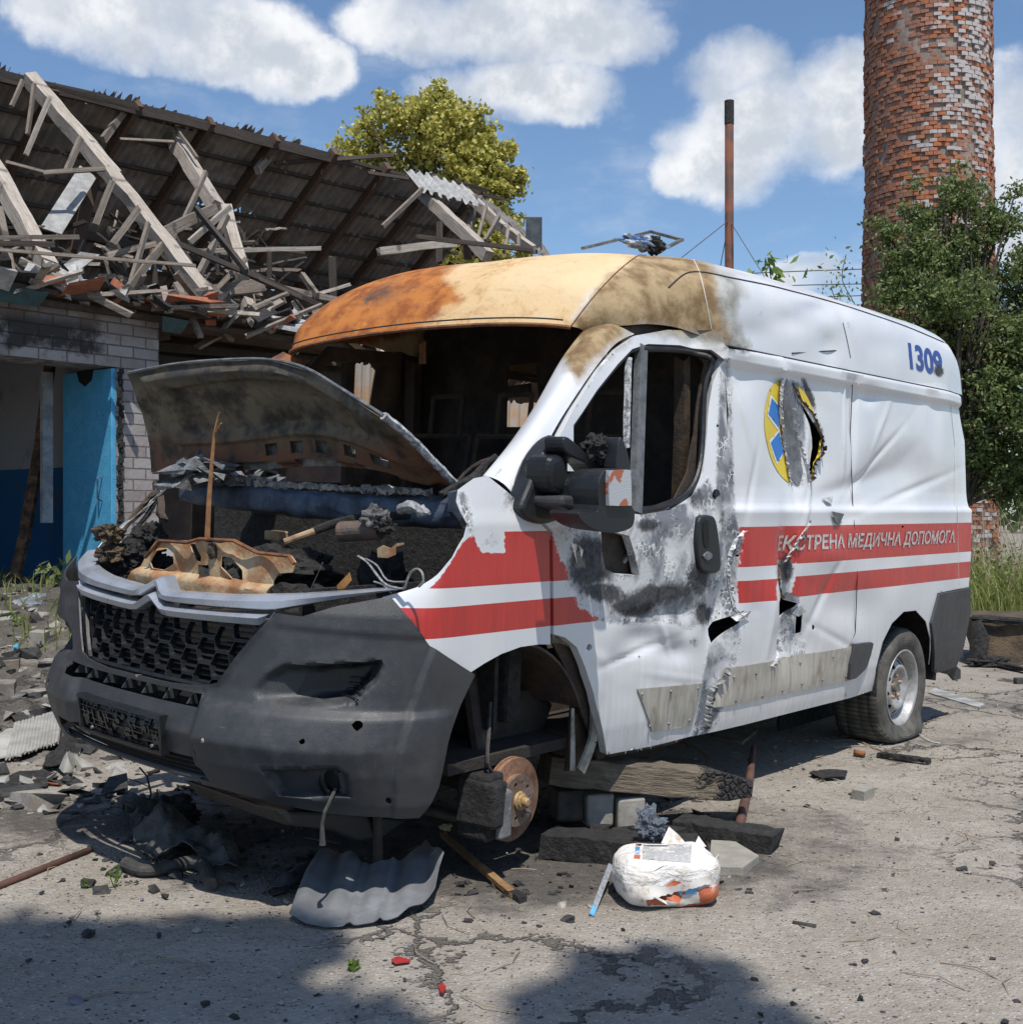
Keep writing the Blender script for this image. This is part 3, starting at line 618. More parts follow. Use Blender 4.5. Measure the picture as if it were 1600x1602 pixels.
for s in (-.17, .22):
    mb = MB(); mb.lathe([(.0, .034), (.006, .034), (.007, .026)], body([s], [.51], 0.)[0], tuple(body([s], [.51], 1.)[0]-body([s], [.51], 0.)[0]), 10)
    mb.build('screw', M_BARE, pl)

# far wing, seen over the nose
wf = [(-a, min(b, 1.12)) for a, b in WGs if b < 1.25]
v, f = tri2d(wf, [], .03); P = body(v[:, 0], v[:, 1], .006); mk('front_wing', P, f, M_PAINT, van, True, paint_attrs(P), solid=.003)['label'] = 'far front wing, burnt and buckled'

# ------------------------------------------------------------------ cab shell: windscreen pillars, roof, far side
def sag(P):
    """the far front corner of the burnt roof has pulled forward and dropped"""
    x, y, z = P[..., 0].copy(), P[..., 1], P[..., 2].copy(); g = sst(.0, .85, y)*sst(1.35, 2.0, z); hx = sst(2.7, 1.6, x)
    P[..., 0] -= .24*g*hx; P[..., 1] *= 1+.09*g*hx; P[..., 2] -= .065*g*sst(2.0, 1.6, x); return P
Wr = [uy(912, 518, -.74), uy(880, 560, -.76), uy(840, 630, -.80), uy(800, 690, -.83), uy(757, 744, -.86)]     # windscreen edge
Dr = [np.array(side([S(*q)[0]], [S(*q)[1]])[0]) for q in ((992, 522), (958, 542), (905, 612), (855, 696), (820, 797))]
def mir(p): return np.array([p[0], -p[1], p[2]])
mid = [(a*.5+b*.5)+np.array([-.03, -.025, .03]) for a, b in zip(Wr, Dr)]
inn = [w_+np.array([.05, .05, -.02]) for w_ in Wr]
Gp = loft([inn, Wr, mid, Dr], 60, 26)
pil = gridmesh('windscreen_pillar', Gp, M_PAINT, van, attrs=True, solid=.004, flip=False)
pil['label'] = 'near windscreen pillar, tan at the top and white below'
Gq = Gp.copy(); Gq[..., 1] *= -1; Gq = sag(Gq)
pf = gridmesh('windscreen_pillar', Gq, M_RUST, van, solid=.004); pf['label'] = 'far windscreen pillar, rusted through'
# door aperture frame standing behind the door edge (dark gap)
gap_o = [(975, 512), (1060, 503), (1128, 514), (1142, 530), (1146, 640), (1146, 800), (1134, 930), (1120, 1040), (1100, 1150), (1070, 1166), (950, 1192), (925, 1120), (905, 1060), (880, 1010), (850, 1000), (850, 830), (815, 800), (838, 705), (885, 630), (925, 560), (950, 530)]
gap_h = [(900, 700), (897, 668), (935, 612), (965, 574), (990, 548), (1055, 544), (1088, 552), (1100, 570), (1100, 680), (1090, 740), (1070, 780), (1000, 806), (940, 800), (905, 760)]
g_ = vpanel('door_aperture', SL(gap_o), [SL(gap_h)], lambda a, b: side(a, b, -.045), .03, m=M_DARKM, solid=.01)

# roof: slanted sections from a lower edge point up and over
def sect(Lp, Cp, n_, nu=61):
    out = []
    for k in range(nu):
        th = math.pi*k/(nu-1); c_, s_ = math.cos(th), math.sin(th)
        yy = math.copysign(abs(c_)**(2/n_), c_); zz = abs(s_)**(2/n_)
        xx = zz**1.6 if Lp[0] < 2.25 else zz
        out.append((Lp[0]+(Cp[0]-Lp[0])*xx, -yy*abs(Lp[1]), Lp[2]+(Cp[2]-Lp[2])*zz))
    return out
hd = Wr[0]
secs = [((hd[0], hd[1], hd[2]), (hd[0]-.17, 0, hd[2]+.035), 2.6),
        ((hd[0]+.06, hd[1]-.045, hd[2]+.02), (hd[0]-.11, 0, hd[2]+.13), 2.6),
        ((hd[0]+.15, -.855, hd[2]+.035), (hd[0]+.0, 0, 2.30), 2.7),
        ((1.86, -.868, 2.105), (hd[0]+.18, 0, 2.415), 2.8),
        ((2.05, -.885, 2.11), (2.0, 0, 2.475), 3.1),
        ((2.24, -.930, 2.085), (2.25, 0, 2.50), 3.6),
        ((2.40, -.972, 2.06), (2.5, 0, 2.51), 4.2),
        ((3.4, -.972, 2.06), (3.5, 0, 2.515), 4.4),
        ((4.75, -.965, 2.06), (4.75, 0, 2.50), 4.4),
        ((5.12, -.935, 2.06), (5.05, 0, 2.47), 4.0),
        ((5.27, -.900, 2.06), (5.14, 0, 2.40), 3.4)]
raw = np.array([sect(*q) for q in secs])
raw = sag(raw)
tt = np.linspace(0, len(raw)-1, len(raw)); NV = 220
Gr = np.array([smoothp([tuple(p) for p in raw[:, j]], 24, closed=False) for j in range(raw.shape[1])]).transpose(1, 0, 2)
# resample with a fine lateral grid
rows_ = []
for r_ in Gr[::1]:
    L = np.r_[0, np.cumsum(np.linalg.norm(np.diff(r_, axis=0), axis=1))]; uu = np.linspace(0, L[-1], 150)
    rows_.append(np.stack([np.interp(uu, L, r_[:, k]) for k in range(3)], -1))
Gr = np.array(rows_)
Pp = van_px(Gr.reshape(-1, 3)); near_m = (Gr.reshape(-1, 3)[:, 1] < -.2)
dn = np.zeros(len(Pp))
for (cx, cy, rx, ry, an, dp) in [(1290, 480, 26, 18, 10, .02), (1240, 500, 30, 20, 0, .018), (1300, 540, 16, 24, 0, .02), (1325, 525, 8, 40, -8, .012), (1180, 520, 30, 20, 0, .010), (1390, 540, 40, 20, 0, .008), (1270, 470, 20, 8, 10, -.012)]:
    a = R(an); u = ((Pp[:, 0]-cx)*math.cos(a)+(Pp[:, 1]-cy)*math.sin(a))/rx; v_ = (-(Pp[:, 0]-cx)*math.sin(a)+(Pp[:, 1]-cy)*math.cos(a))/ry
    dn += dp*np.exp(-(u*u+v_*v_))
fl = Gr.reshape(-1, 3); fl[:, 1] += dn*near_m
wob = np.array([mnoise.noise(Vector((p[0]*3, p[1]*3, p[2]*3))) for p in fl]); fl[:, 2] += wob*.006
Gr = fl.reshape(Gr.shape)
roof = gridmesh('roof', Gr, M_PAINT, van, attrs=True, flip=True); roof['label'] = 'high roof, rusty and cream at the front and white behind'
from mathutils.bvhtree import BVHTree
_nv, _nu = Gr.shape[:2]; RBV = BVHTree.FromPolygons([tuple(p) for p in fl], [(i*_nu+j, i*_nu+j+1, (i+1)*_nu+j+1, (i+1)*_nu+j) for i in range(_nv-1) for j in range(_nu-1)])
def vray(bv, px, py, lift=.002):
    d = Vector(VM.T @ np.array([(px-800)/F, 1, (801-py)/F])).normalized(); h = bv.ray_cast(Vector(VC), d)
    if h[0] is None: h = bv.find_nearest(Vector(VC)+d*5.5)
    return np.array(h[0]-d*lift)
def roofpt(px, py): return vray(RBV, px, py, .0)
def roofpt_old(px, py):
    d2 = np.hypot(Pp[:, 0]-px, Pp[:, 1]-py)+np.where(fl[:, 1] > .3, 50, 0); return fl[int(np.argmin(d2))]
def pline(name, pts, r_, m, parent=van, up=.001):
    q = [Vector(p)+Vector((0, -up, up)) for p in pts]; mb = MB(); mb.tube(q, r_, 5); return mb.build(name, m, parent)
M_GAP = mat('seam_dark', lambda t: {'Base Color': (.03, .03, .03), 'Roughness': .9})
M_SEAL = mat('seam_light', lambda t: {'Base Color': (.55, .53, .48), 'Roughness': .6})
pline('roof_seam', [roofpt(*q) for q in smoothp(((1045, 450), (1072, 428), (1100, 426), (1140, 434), (1200, 446), (1240, 456), (1300, 472), (1360, 491), (1420, 512), (1486, 540)), 8, False)], .0035, M_GAP)
pline('roof_joint', [roofpt(*q) for q in smoothp(((1082, 402), (1094, 428), (1104, 470), (1112, 514)), 8, False)], .0028, M_SEAL)
pline('roof_seam', [roofpt(*q) for q in smoothp(((893, 510), (925, 468), (960, 430), (990, 405), (1012, 393)), 8, False)], .003, M_RUST)
pline('roof_seam', [roofpt(*q) for q in smoothp(((1318, 505), (1324, 530), (1330, 560)), 8, False)], .0022, M_GAP)
# windscreen header lip
lip = [np.array(q) for q in raw[0]]; mb = MB(); mb.tube([Vector(q)+Vector((-.006, 0, -.004)) for q in lip[6:-6]], .009, 6); mb.build('header_lip', M_RUST, van)
mb = MB(); mb.tube([Vector(q)+Vector((-.012, 0, .022)) for q in lip[8:-8]], .0035, 5); mb.build('header_groove', M_GAP, van)

# seams of the side
pline('panel_seam', [side([a], [b])[0] for a, b in SL([(1334, 580), (1333, 680), (1338, 790), (1338, 820), (1341, 905), (1338, 990), (1330, 1010), (1322, 1090)])], .0025, M_GAP)
pline('panel_seam', [side([a], [b])[0] for a, b in SL([(1484, 606), (1492, 700), (1497, 800), (1499, 915)])], .0018, M_SEAL)
pline('ledge_seam', [side([a], [2.058])[0] for a in np.linspace(2.3, 5.2, 30)], .004, M_GAP)
def uz(px, py, z):
    d = VM.T @ np.array([(px-800)/F, 1, (801-py)/F]); return VC+d*((z-VC[2])/d[2])
def slab(name, pts, y0, y1, m, parent=van, shrink=1., bev=.006, lab=None, sub=0, tilt=None):
    """solid with an outline traced at y0 (outer) carried inwards to y1, rounded edges"""
    A = [uy(px, py, y0) for px, py in pts]; c = sum(A)/len(A); B = [c+(a-c)*shrink+np.array([0, y1-y0, 0]) for a in A]
    if tilt is not None: A = [a+np.array([0, tilt*(a[0]-c[0]), 0]) for a in A]
    n = len(A); f = [tuple(range(n)), tuple(range(2*n-1, n-1, -1))]+[(i, n+i, n+(i+1) % n, (i+1) % n) for i in range(n)]
    o = mk(name, A+B, f, m, parent, False, bevel=bev)
    if lab: o['label'] = lab
    return o
def clump(name, c, rad, seed, m, parent=None, amp=.45, fr=6, sub=4, lab=None):
    bm = bmesh.new(); bmesh.ops.create_icosphere(bm, subdivisions=sub, radius=1)
    for v in bm.verts:
        p = v.co.normalized(); q = p*1.3+Vector((seed*3.1, seed*1.7, 0))
        d_ = 1+amp*(mnoise.noise(q*1.5)+.6*abs(mnoise.noise(q*3.3))-.15+.45*mnoise.noise(q*fr)+.25*mnoise.noise(q*fr*2.2))
        v.co = Vector((p.x*rad[0], p.y*rad[1], p.z*rad[2]))*d_+Vector(c)
    me = bpy.data.meshes.new(name); bm.to_mesh(me); bm.free(); me.materials.append(m)
    o = bpy.data.objects.new(name, me); link(o, parent)
    if lab: o['label'] = lab
    return o
# ------------------------------------------------------------------ bonnet, raised on its hinges
lipr = [(.478, -.765, 1.647), (.52, -.5, 1.745), (.56, -.25, 1.830), (.575, 0, 1.872), (.56, .3, 1.878), (.53, .55, 1.868), (.485, .80, 1.838)]
m2 = [(.614, -.765, 1.573), (.65, -.5, 1.675), (.68, -.25, 1.75), (.68, 0, 1.775), (.67, .3, 1.765), (.66, .55, 1.74), (.58, .84, 1.68)]
m1 = [(.732, -.765, 1.494), (.76, -.5, 1.56), (.79, -.25, 1.61), (.79, 0, 1.625), (.78, .3, 1.60), (.76, .55, 1.58), (.625, .85, 1.56)]
hin = [(.838, -.765, 1.424), (.84, -.5, 1.45), (.835, -.25, 1.475), (.83, 0, 1.475), (.81, .3, 1.455), (.78, .55, 1.445), (.64, .85, 1.425)]
Gh = loft([hin, m1, m2, lipr], 90, 60)
hood = empty('raised_bonnet'); hood.parent = van
hole_u = [(.40, .44), (.49, .53), (.58, .62), (.675, .725), (.78, .85)]   # from far to near
def hkeep_out(i, j):
    u = 1-j/89; return not any(a < u < b and 8 < i < 14 for a, b in hole_u[3:])
def hkeep_in(i, j):
    u = 1-j/89; return not any(a < u < b and 8 < i < 15 for a, b in hole_u) and not (i < 6 and .12 < u < .88 and (int(u*14) % 3))
gridmesh('bonnet_skin', Gh, simple('bonnet_edge_metal', (.30, .30, .29), .6, scale=20, c2=(.12, .11, .10)), hood, solid=.003, keep=hkeep_out)
# inner frame: embossed underside
dx = np.gradient(Gh, axis=1); dy_ = np.gradient(Gh, axis=0); nn = np.cross(dx, dy_); nn /= np.linalg.norm(nn, axis=2, keepdims=True)+1e-9
if nn[30, 45, 2] > 0: nn = -nn
I, J = np.meshgrid(np.linspace(0, 1, 60), np.linspace(0, 1, 90), indexing='ij')
rim_ = np.minimum(np.minimum(I, 1-I)*1.1, np.minimum(J, 1-J)*1.6)
dep = .006+.034*sst(.05, .10, rim_)-.024*sst(.19, .24, rim_)*(sst(.36, .42, I))+.014*np.exp(-((I-.33)/.03)**2)*sst(.1, .2, rim_)
for cj in (.3, .5, .7): dep += .018*np.exp(-((J-cj-.12*(I-.5)*(cj-.5)*4)/.018)**2)*sst(.19, .24, rim_)*sst(.40, .45, I)*(I < .95)
for (ci, cj, r_) in [(.84, .2, .02), (.86, .45, .02), (.80, .7, .02), (.6, .2, .015), (.62, .38, .015), (.62, .62, .015), (.6, .82, .015)]:
    dep -= .02*np.exp(-(((I-ci)/r_)**2+((J-cj)/(r_*.6))**2))
wz = np.array([[mnoise.noise(Vector((i*.12, j*.1, 0))) for j in range(90)] for i in range(60)])
Gi = Gh+nn*(dep+wz*.006)[..., None]
def f_under(t):
    v = t.obj(); n = t.noise(v, 7, 6, .65); n2 = t.noise(v, 30, 5, .7); x = t.xyz(v)
    c = t.mix(t.ramp(n, .36, .6), (.036, .030, .024), (.17, .14, .095))
    c = t.mix(t.ramp(n2, .55, .7), c, (.10, .06, .03))
    c = t.mix(t.m('MULTIPLY', t.ramp(x[2], 1.62, 1.50), t.ramp(n, .3, .6)), c, (.17, .065, .028))
    c = t.mix(t.m('MULTIPLY', t.ramp(x[2], 1.76, 1.84), t.ramp(n, .42, .58)), c, (.035, .035, .035))
    return {'Base Color': c, 'Roughness': .75, 'Normal': t.bump(n2, .004)}
gridmesh('bonnet_frame', Gi, mat('bonnet_underside', f_under), hood, solid=.003, keep=hkeep_in)
mb = MB(); E_ = [Gh[-1, j] for j in range(0, 90, 3)]+[Gh[-1, 89]]; mb.tube(E_, .006, 6); mb.build('bonnet_lip', M_BARE, hood)
mb = MB(); E_ = [Gh[i, 0]+np.array([0, 0, 0]) for i in range(0, 60, 3)]+[Gh[59, 0]]; mb.tube(E_, .014, 6, jit=.15); o = mb.build('bonnet_edge', simple('flaked_white', (.62, .63, .64), .7, scale=45, c2=(.14, .14, .15)), hood); o['label'] = 'flaking pale near edge of the bonnet'
mb = MB(); mb.bar((.63, .80, 1.40), (.60, .70, 1.22), .03, .02, n=5, jit=.006); mb.build('hinge', M_DARKM, hood)
mb = MB(); mb.bar((.86, -.74, 1.43), (.84, -.72, 1.28), .035, .02, n=5, jit=.006); mb.build('hinge', M_DARKM, hood)

# ------------------------------------------------------------------ engine bay and cowl
cowl = loft([[(.79, .82, 1.39), (.78, .4, 1.385), (.79, 0, 1.375), (.80, -.4, 1.37), (.82, -.83, 1.385)],
             [(.765, .82, 1.37), (.755, .4, 1.36), (.765, 0, 1.352), (.775, -.4, 1.345), (.79, -.83, 1.35)],
             [(.770, .82, 1.31), (.76, .4, 1.295), (.77, 0, 1.285), (.78, -.4, 1.275), (.80, -.82, 1.285)],
             [(.86, .82, 1.30), (.86, .4, 1.28), (.87, 0, 1.27), (.88, -.4, 1.265), (.90, -.82, 1.27)]], 80, 24)
wz = np.array([[mnoise.noise(Vector((i*.25, j*.22, 4))) for j in range(80)] for i in range(24)]); cowl[..., 2] += wz*.012; cowl[..., 0] += wz*.01
gridmesh('cowl_beam', cowl, M_BLUEM, van, solid=.004)
mb = MB(); rg = random.Random(11)
for k in range(150):
    y = .80-1.45*k/150+rg.uniform(-.01, .01); h_ = rg.uniform(.006, .022)+(.03 if .25 < y < .7 else 0)*rg.random()
    mb.box((.805+rg.uniform(-.02, .03), y, 1.385+h_*.4), (rg.uniform(.02, .05), rg.uniform(.012, .045), h_), Matrix.Rotation(rg.uniform(-.5, .5), 3, 'Z') @ Matrix.Rotation(rg.uniform(-.5, .5), 3, 'X'), jit=.004)
mb.build('ash_crust', simple('ash_crust', (.48, .44, .38), .9, scale=30, bump=.01, c2=(.16, .15, .14)), van)['kind'] = 'stuff'
mb = MB()
for k in range(26):
    c = uy(rg.uniform(262, 430), rg.uniform(722, 752), .45); a = rg.uniform(-.4, .5)
    mb.box(c, (rg.uniform(.05, .12), rg.uniform(.06, .2), .006), Matrix.Rotation(a, 3, 'X') @ Matrix.Rotation(rg.uniform(-.6, .6), 3, 'Y') @ Matrix.Rotation(rg.uniform(-.6, .6), 3, 'Z'), jit=.02)
mb.build('melted_wiper_tray', simple('melted_sheet', (.09, .095, .10), .45, scale=20, bump=.01, c2=(.25, .26, .27)), van)
mb = MB(); mb.tube([uy(*q, -.80) for q in ((690, 775), (715, 762), (742, 748), (762, 724), (775, 712))], [.012, .018, .018, .014, .008], 9, jit=.3); mb.build('burnt_scuttle_seal', M_CHAR, van)
mb = MB(); mb.addm([uy(*q, -.84) for q in ((700, 770), (722, 764), (722, 800), (712, 815), (700, 800))], [(0, 1, 2, 3, 4)]); mb.build('wing_gusset', M_BLUEM, van, solid=.02)
# closed dark volumes behind: firewall, inner wings, engine mass
mb = MB(); mb.box((.98, 0, .95), (.02, 1.72, .82)); mb.build('firewall', M_CHAR, van)
for sg in (-1, 1):
    mb = MB(); mb.box((.62, sg*.64, .80), (.70, .02, .54)); o = mb.build('inner_wing', M_CHAR, van)
mb = MB(); mb.box((.60, .05, .68), (.5, 1.1, .35), jit=.03); o = mb.build('engine_block', M_CHAR, van, bevel=.03)
for k, (x, y, z, a, b, c) in enumerate([(.55, .30, .95, .2, .16, .10), (.62, -.15, .92, .2, .2, .10), (.75, .1, 1.05, .12, .3, .10), (.5, -.40, .86, .14, .14, .10), (.8, -.45, 1.0, .1, .12, .14)]):
    clump('burnt_engine_lump', (x, y, z), (a, b, c), k+2, M_CHAR, van, sub=4)
# radiator panel with two angular openings
XP = .30
rp = [(211, 903), (218, 891), (226, 871), (236, 858), (250, 845), (270, 847), (292, 848), (313, 842), (330, 848), (345, 850), (366, 845), (382, 853), (403, 864), (430, 866), (452, 869), (461, 880), (456, 896), (434, 897), (428, 910), (428, 935), (205, 935)]
ra = [(243, 879), (254, 862), (268, 859), (276, 866), (276, 882), (264, 891), (248, 888)]
rb = [(351, 871), (362, 872), (384, 893), (386, 908), (364, 905), (350, 886)]
rc = [(296, 851), (309, 851), (318, 870), (316, 880), (308, 876)]; rd = [(311, 884), (330, 884), (331, 902), (318, 906), (309, 898)]
toYZ = lambda L: [(ux(px, py, XP)[1], ux(px, py, XP)[2]) for px, py in L]
v, f = tri2d(toYZ(rp), [toYZ(h) for h in (ra, rb, rc, rd)], .010)
hs_ = [toYZ(ra), toYZ(rb)]; zt = v[:, 1]
xx = XP-.03*sst(.0, .02, -(zt-1.065))+.02*np.sin(v[:, 0]*22)*.4
for h in hs_: d_ = np.abs(sdf(v, h)); xx -= .012*np.exp(-(d_/.010)**2)
wv_ = np.array([mnoise.noise(Vector((a*9, b*9, 2))) for a, b in v]); P = np.c_[xx+wv_*.012, v]
mk('radiator_panel', P, f, M_CREAM, van, True, solid=.004)
mb = MB(); mb.tube([ux(*q, XP-.02) for q in ((227, 872), (250, 846), (292, 849), (313, 843), (366, 846), (403, 865), (452, 870), (460, 882))], .007, 6); mb.build('panel_flange', M_RUST, van)
mb = MB(); q0 = [ux(*q, XP+.01) for q in ((324, 846), (327, 780), (332, 715), (335, 680), (343, 645))]
for i in range(4): mb.bar(q0[i], q0[i+1], [.026, .020, .013, .009][i], .006, up=(1, 0, 0), w1=[.020, .013, .009, .005][i])
mb.bar(q0[3], ux(346, 662, XP), .004, .004); mb.build('bonnet_stay', simple('stay_rust', (.45, .24, .10), .75, scale=20, c2=(.28, .12, .045)), van)
clump('scorched_latch', ux(333, 862, XP-.01), (.016, .022, .03), 9, M_BROWN, van, sub=3)
# pipes, bracket, wires
M_TANP = simple('tan_pipe', (.42, .30, .17), .7, scale=20, c2=(.2, .12, .07))
mb = MB(); mb.tube([ux(445, 848, .42), ux(492, 831, .50)], .013, 10); mb.build('coolant_pipe', M_TANP, van)
mb = MB(); mb.tube(smoothp([ux(488, 832, .50), ux(520, 820, .56), ux(560, 811, .62), ux(640, 806, .70)], 4, False), .016, 10); mb.build('coolant_pipe', M_CHAR, van)
mb = MB(); mb.lathe([(.0, 0), (.034, 0), (.036, .005), (.036, .16), (.0, .16)], ux(532, 832, .52), (.3, -.9, .1), 20); mb.build('starter_canister', simple('canister', (.16, .10, .07), .6, scale=20, c2=(.07, .065, .06)), van)
clump('ash_lump', ux(586, 812, .55), (.05, .045, .045), 3, simple('grey_ash', (.16, .155, .15), .95, scale=30, bump=.02), van, amp=.6)
clump('ash_lump', ux(604, 824, .55), (.03, .03, .025), 5, M_CHAR, van, amp=.6)
mb = MB(); q = smoothp([ux(625, 797, .6), ux(645, 792, .6), ux(660, 800, .6), ux(672, 803, .6)], 3, False); mb.tube(q, [.016, .02, .022, .020, .016, .018, .022, .015, .01, .006][:len(q)], 8, jit=.2); mb.build('melted_bracket', simple('ash_metal', (.25, .25, .25), .6, scale=40), van)
mb = MB(); Q = [(591, 858), (600, 853), (612, 858), (622, 850), (632, 849), (632, 852), (620, 856), (619, 868), (608, 873), (592, 872)]
mb.addm([ux(a, b, .5) for a, b in Q], [tuple(range(10))]); mb.build('mounting_bracket', M_CREAM, van, solid=.004)
mb = MB(); Q = [(547, 896), (550, 908), (540, 921), (529, 922), (528, 916)]; mb.addm([ux(a, b, .36) for a, b in Q], [tuple(range(5))]); mb.build('rusty_shard', simple('orange_shard', (.42, .20, .06), .7), van, solid=.003)
M_WIRE = simple('wire', (.35, .34, .32), .5, metal=.4, scale=50)
for Q, r_ in (([(560, 870), (575, 880), (590, 900), (605, 915), (630, 921), (636, 910), (642, 896), (652, 890), (660, 896), (662, 910), (655, 918)], .004), ([(572, 874), (590, 885), (606, 908), (636, 910)], .003), ([(505, 880), (496, 900), (486, 922)], .0015), ([(585, 910), (600, 915), (612, 928)], .003)):
    mb = MB(); mb.tube(smoothp([ux(a, b, .40) for a, b in Q], 3, False), r_, 6); mb.build('brake_pipe', M_WIRE, van)
mb = MB(); mb.tube(smoothp([uy(668, 770, -.70), uy(682, 790, -.70), uy(690, 802, -.70), uy(700, 805, -.7)], 3, False), .007, 5, jit=.2); mb.build('hanging_strip', M_BARE, van)
mb = MB(); mb.box(ux(432, 838, .9), (.05, .10, .04)); mb.build('firewall_box', M_CREAM, van, bevel=.005)
# burnt headlamp side on the far corner
for k, (x, y, rx_, s_) in enumerate([(175, 868, .06, 3), (205, 870, .07, 4), (235, 845, .075, 6), (170, 835, .05, 8), (195, 895, .06, 9), (250, 880, .05, 7)]):
    clump('burnt_headlamp_remains', uy(x, y, .62), (rx_, rx_*.8, rx_*.75), s_, [M_CHAR, simple('scorched_foam', (.22, .15, .08), .95, scale=25, bump=.02, c2=(.04, .035, .03))][k in (0, 3)], van, amp=.65)
for Q, r_, m_ in (([(165, 893), (170, 860), (190, 828), (215, 806), (240, 780), (262, 758), (285, 742)], .012, M_BARE), ([(178, 868), (205, 838), (228, 808), (250, 775)], .010, M_CHAR), ([(188, 835), (215, 800), (232, 780), (248, 768)], .012, M_BROWN), ([(196, 846), (216, 824), (235, 805), (243, 790)], .004, M_SEAL)):
    mb = MB(); mb.tube(smoothp([uy(a, b, .76) for a, b in Q], 3, False), r_, 7, jit=.25); mb.build('wing_remnant', m_, van)
mb = MB(); mb.addm([uy(a, b, .6) for a, b in ((262, 760), (290, 738), (312, 702), (318, 722), (330, 738), (345, 756), (300, 768))], [tuple(range(7))]); mb.build('folded_sheet', simple('melted_sheet', (.09, .095, .10)), van, solid=.004)

# ------------------------------------------------------------------ cab interior and far side
M_IN = simple('sooted_interior', (.022, .019, .017), .85, scale=8, bump=.006, c2=(.045, .034, .027))
# far side: outer skin with window openings
fo = [(.95, .45), (.95, 1.34), (1.12, 1.55), (1.62, 2.07), (2.2, 2.09), (5.27, 2.07), (5.3, .42)]
fw_ = [(1.45, 1.40), (1.58, 1.83), (1.60, 1.96), (1.66, 2.0), (1.90, 2.02), (1.955, 1.98), (1.95, 1.60), (1.86, 1.40)]
fs_ = [(2.75, 1.45), (2.75, 2.04), (3.75, 2.04), (3.75, 1.45)]
v, f = tri2d(fo, [fw_, fs_], .05); P = np.stack([v[:, 0], ys(v[:, 0], v[:, 1]), v[:, 1]], -1)
mk('side_panel', P, f[:, ::-1], simple('burnt_far_side', (.16, .11, .07), .75, scale=4, c2=(.05, .035, .03), obj=False), van, True, solid=.01)['label'] = 'burnt far side panel with open windows'
def wall2d(name, o_, hh, fn, m, step=.06, solid=.01):
    v, f = tri2d(o_, hh, step); P = fn(v[:, 0], v[:, 1]); return mk(name, P, f, m, van, False, solid=solid)
bw = [(-.30, 1.52), (-.30, 1.86), (-.02, 1.88), (.0, 1.52)]
q0, q1 = ux(793, 668, 2.3), ux(862, 566, 2.3)
bw = [(q0[1], q0[2]), (q0[1]+.005, q1[2]-.01), (q1[1]+.09, q1[2]), (q1[1]+.05, q0[2]+.06), (q1[1]-.02, q0[2])]
bw2 = [(.55, 1.0), (.55, 1.9), (.80, 1.9), (.80, 1.0)]
wall2d('bulkhead', [(-.93, .4), (-.93, 2.1), (-.8, 2.4), (.8, 2.4), (.93, 2.1), (.93, .4)], [bw], lambda a, b: np.stack([np.full_like(a, 2.3), a, b], -1), M_IN)
mb = MB(); mb.bar((2.28, bw[0][0]-.02, (bw[0][1]+bw[1][1])/2+.02), (2.28, bw[2][0]+.02, (bw[0][1]+bw[1][1])/2+.03), .02, .06); mb.build('bulkhead_rail', M_IN, van)
mb = MB(); mb.box((2.9, 0, .45), (4.4, 1.8, .04)); mb.box((3.0, 0, .40), (4.3, .9, .10)); mb.build('floor', M_IN, van)
mb = MB(); mb.box((5.27, 0, 1.35), (.03, 1.75, 1.9)); mb.build('rear_door', M_IN, van)
mb = MB(); mb.box((1.15, 0, 1.22), (.30, 1.7, .12), jit=.02); mb.box((1.1, 0, .9), (.08, 1.7, .7)); mb.build('dashboard', M_CHAR, van, bevel=.02)
mb = MB(); c = np.array([1.36, -.42, 1.36]); mb.tube([c+np.array([.19*math.cos(a)*.45, .19*math.sin(a), .19*math.cos(a)*.9]) for a in np.linspace(0, 6.283, 28)], .011, 7); mb.tube([c, (1.15, -.42, 1.2)], .02, 7); mb.bar(c+np.array([0, .19, 0]), c-np.array([0, .19, 0]), .02, .008); mb.build('steering_wheel', M_DARKM, van)
for y in (-.5, .05, .5):
    mb = MB()
    for a, b in (((1.85, y-.2, .75), (2.05, y-.2, 1.65)), ((1.85, y+.2, .75), (2.05, y+.2, 1.65)), ((2.05, y-.2, 1.65), (2.05, y+.2, 1.65)), ((1.85, y-.2, .8), (1.45, y-.2, .78)), ((1.85, y+.2, .8), (1.45, y+.2, .78)), ((1.95, y-.2, 1.2), (1.95, y+.2, 1.2)), ((1.9, y-.2, 1.0), (1.9, y+.2, 1.0)), ((2.07, y-.1, 1.65), (2.09, y-.1, 1.85)), ((2.07, y+.1, 1.65), (2.09, y+.1, 1.85)), ((2.09, y-.1, 1.85), (2.09, y+.1, 1.85))): mb.tube([a, b], .013, 6)
    mb.build('seat_frame', M_BROWN, van)
for (a, b, w_) in (((2.22, -.82, .8), (2.15, -.84, 2.0), .05), ((2.2, .85, .6), (2.15, .82, 2.05), .07), ((1.75, .84, 1.2), (1.7, .82, 2.0), .04)):
    mb = MB(); mb.bar(a, b, w_, .05, n=4, jit=.006); mb.build('pillar_lining', M_BROWN, van)
mb = MB(); Q = [(1046, 548), (1085, 556), (1088, 600), (1078, 680), (1060, 770), (1050, 775), (1056, 700), (1068, 620)]
mb.addm([uy(a, b, -.70) for a, b in ((1078, 600), (1092, 580), (1096, 600), (1090, 660), (1078, 720), (1062, 772), (1055, 775), (1062, 730), (1073, 650))], [tuple(range(9))]); mb.build('scorched_lining_board', simple('scorched_board', (.42, .25, .11), .7, scale=15, c2=(.14, .07, .03)), van, solid=.01)
mb = MB(); mb.bar(ux(662, 530, 1.62), ux(662, 538, 1.62), .006, .006); mb.bar(ux(662, 536, 1.62), ux(661, 568, 1.62), .042, .004, up=(1, 0, 0), n=3, jit=.003); mb.build('hanging_bracket', M_RUST, van)

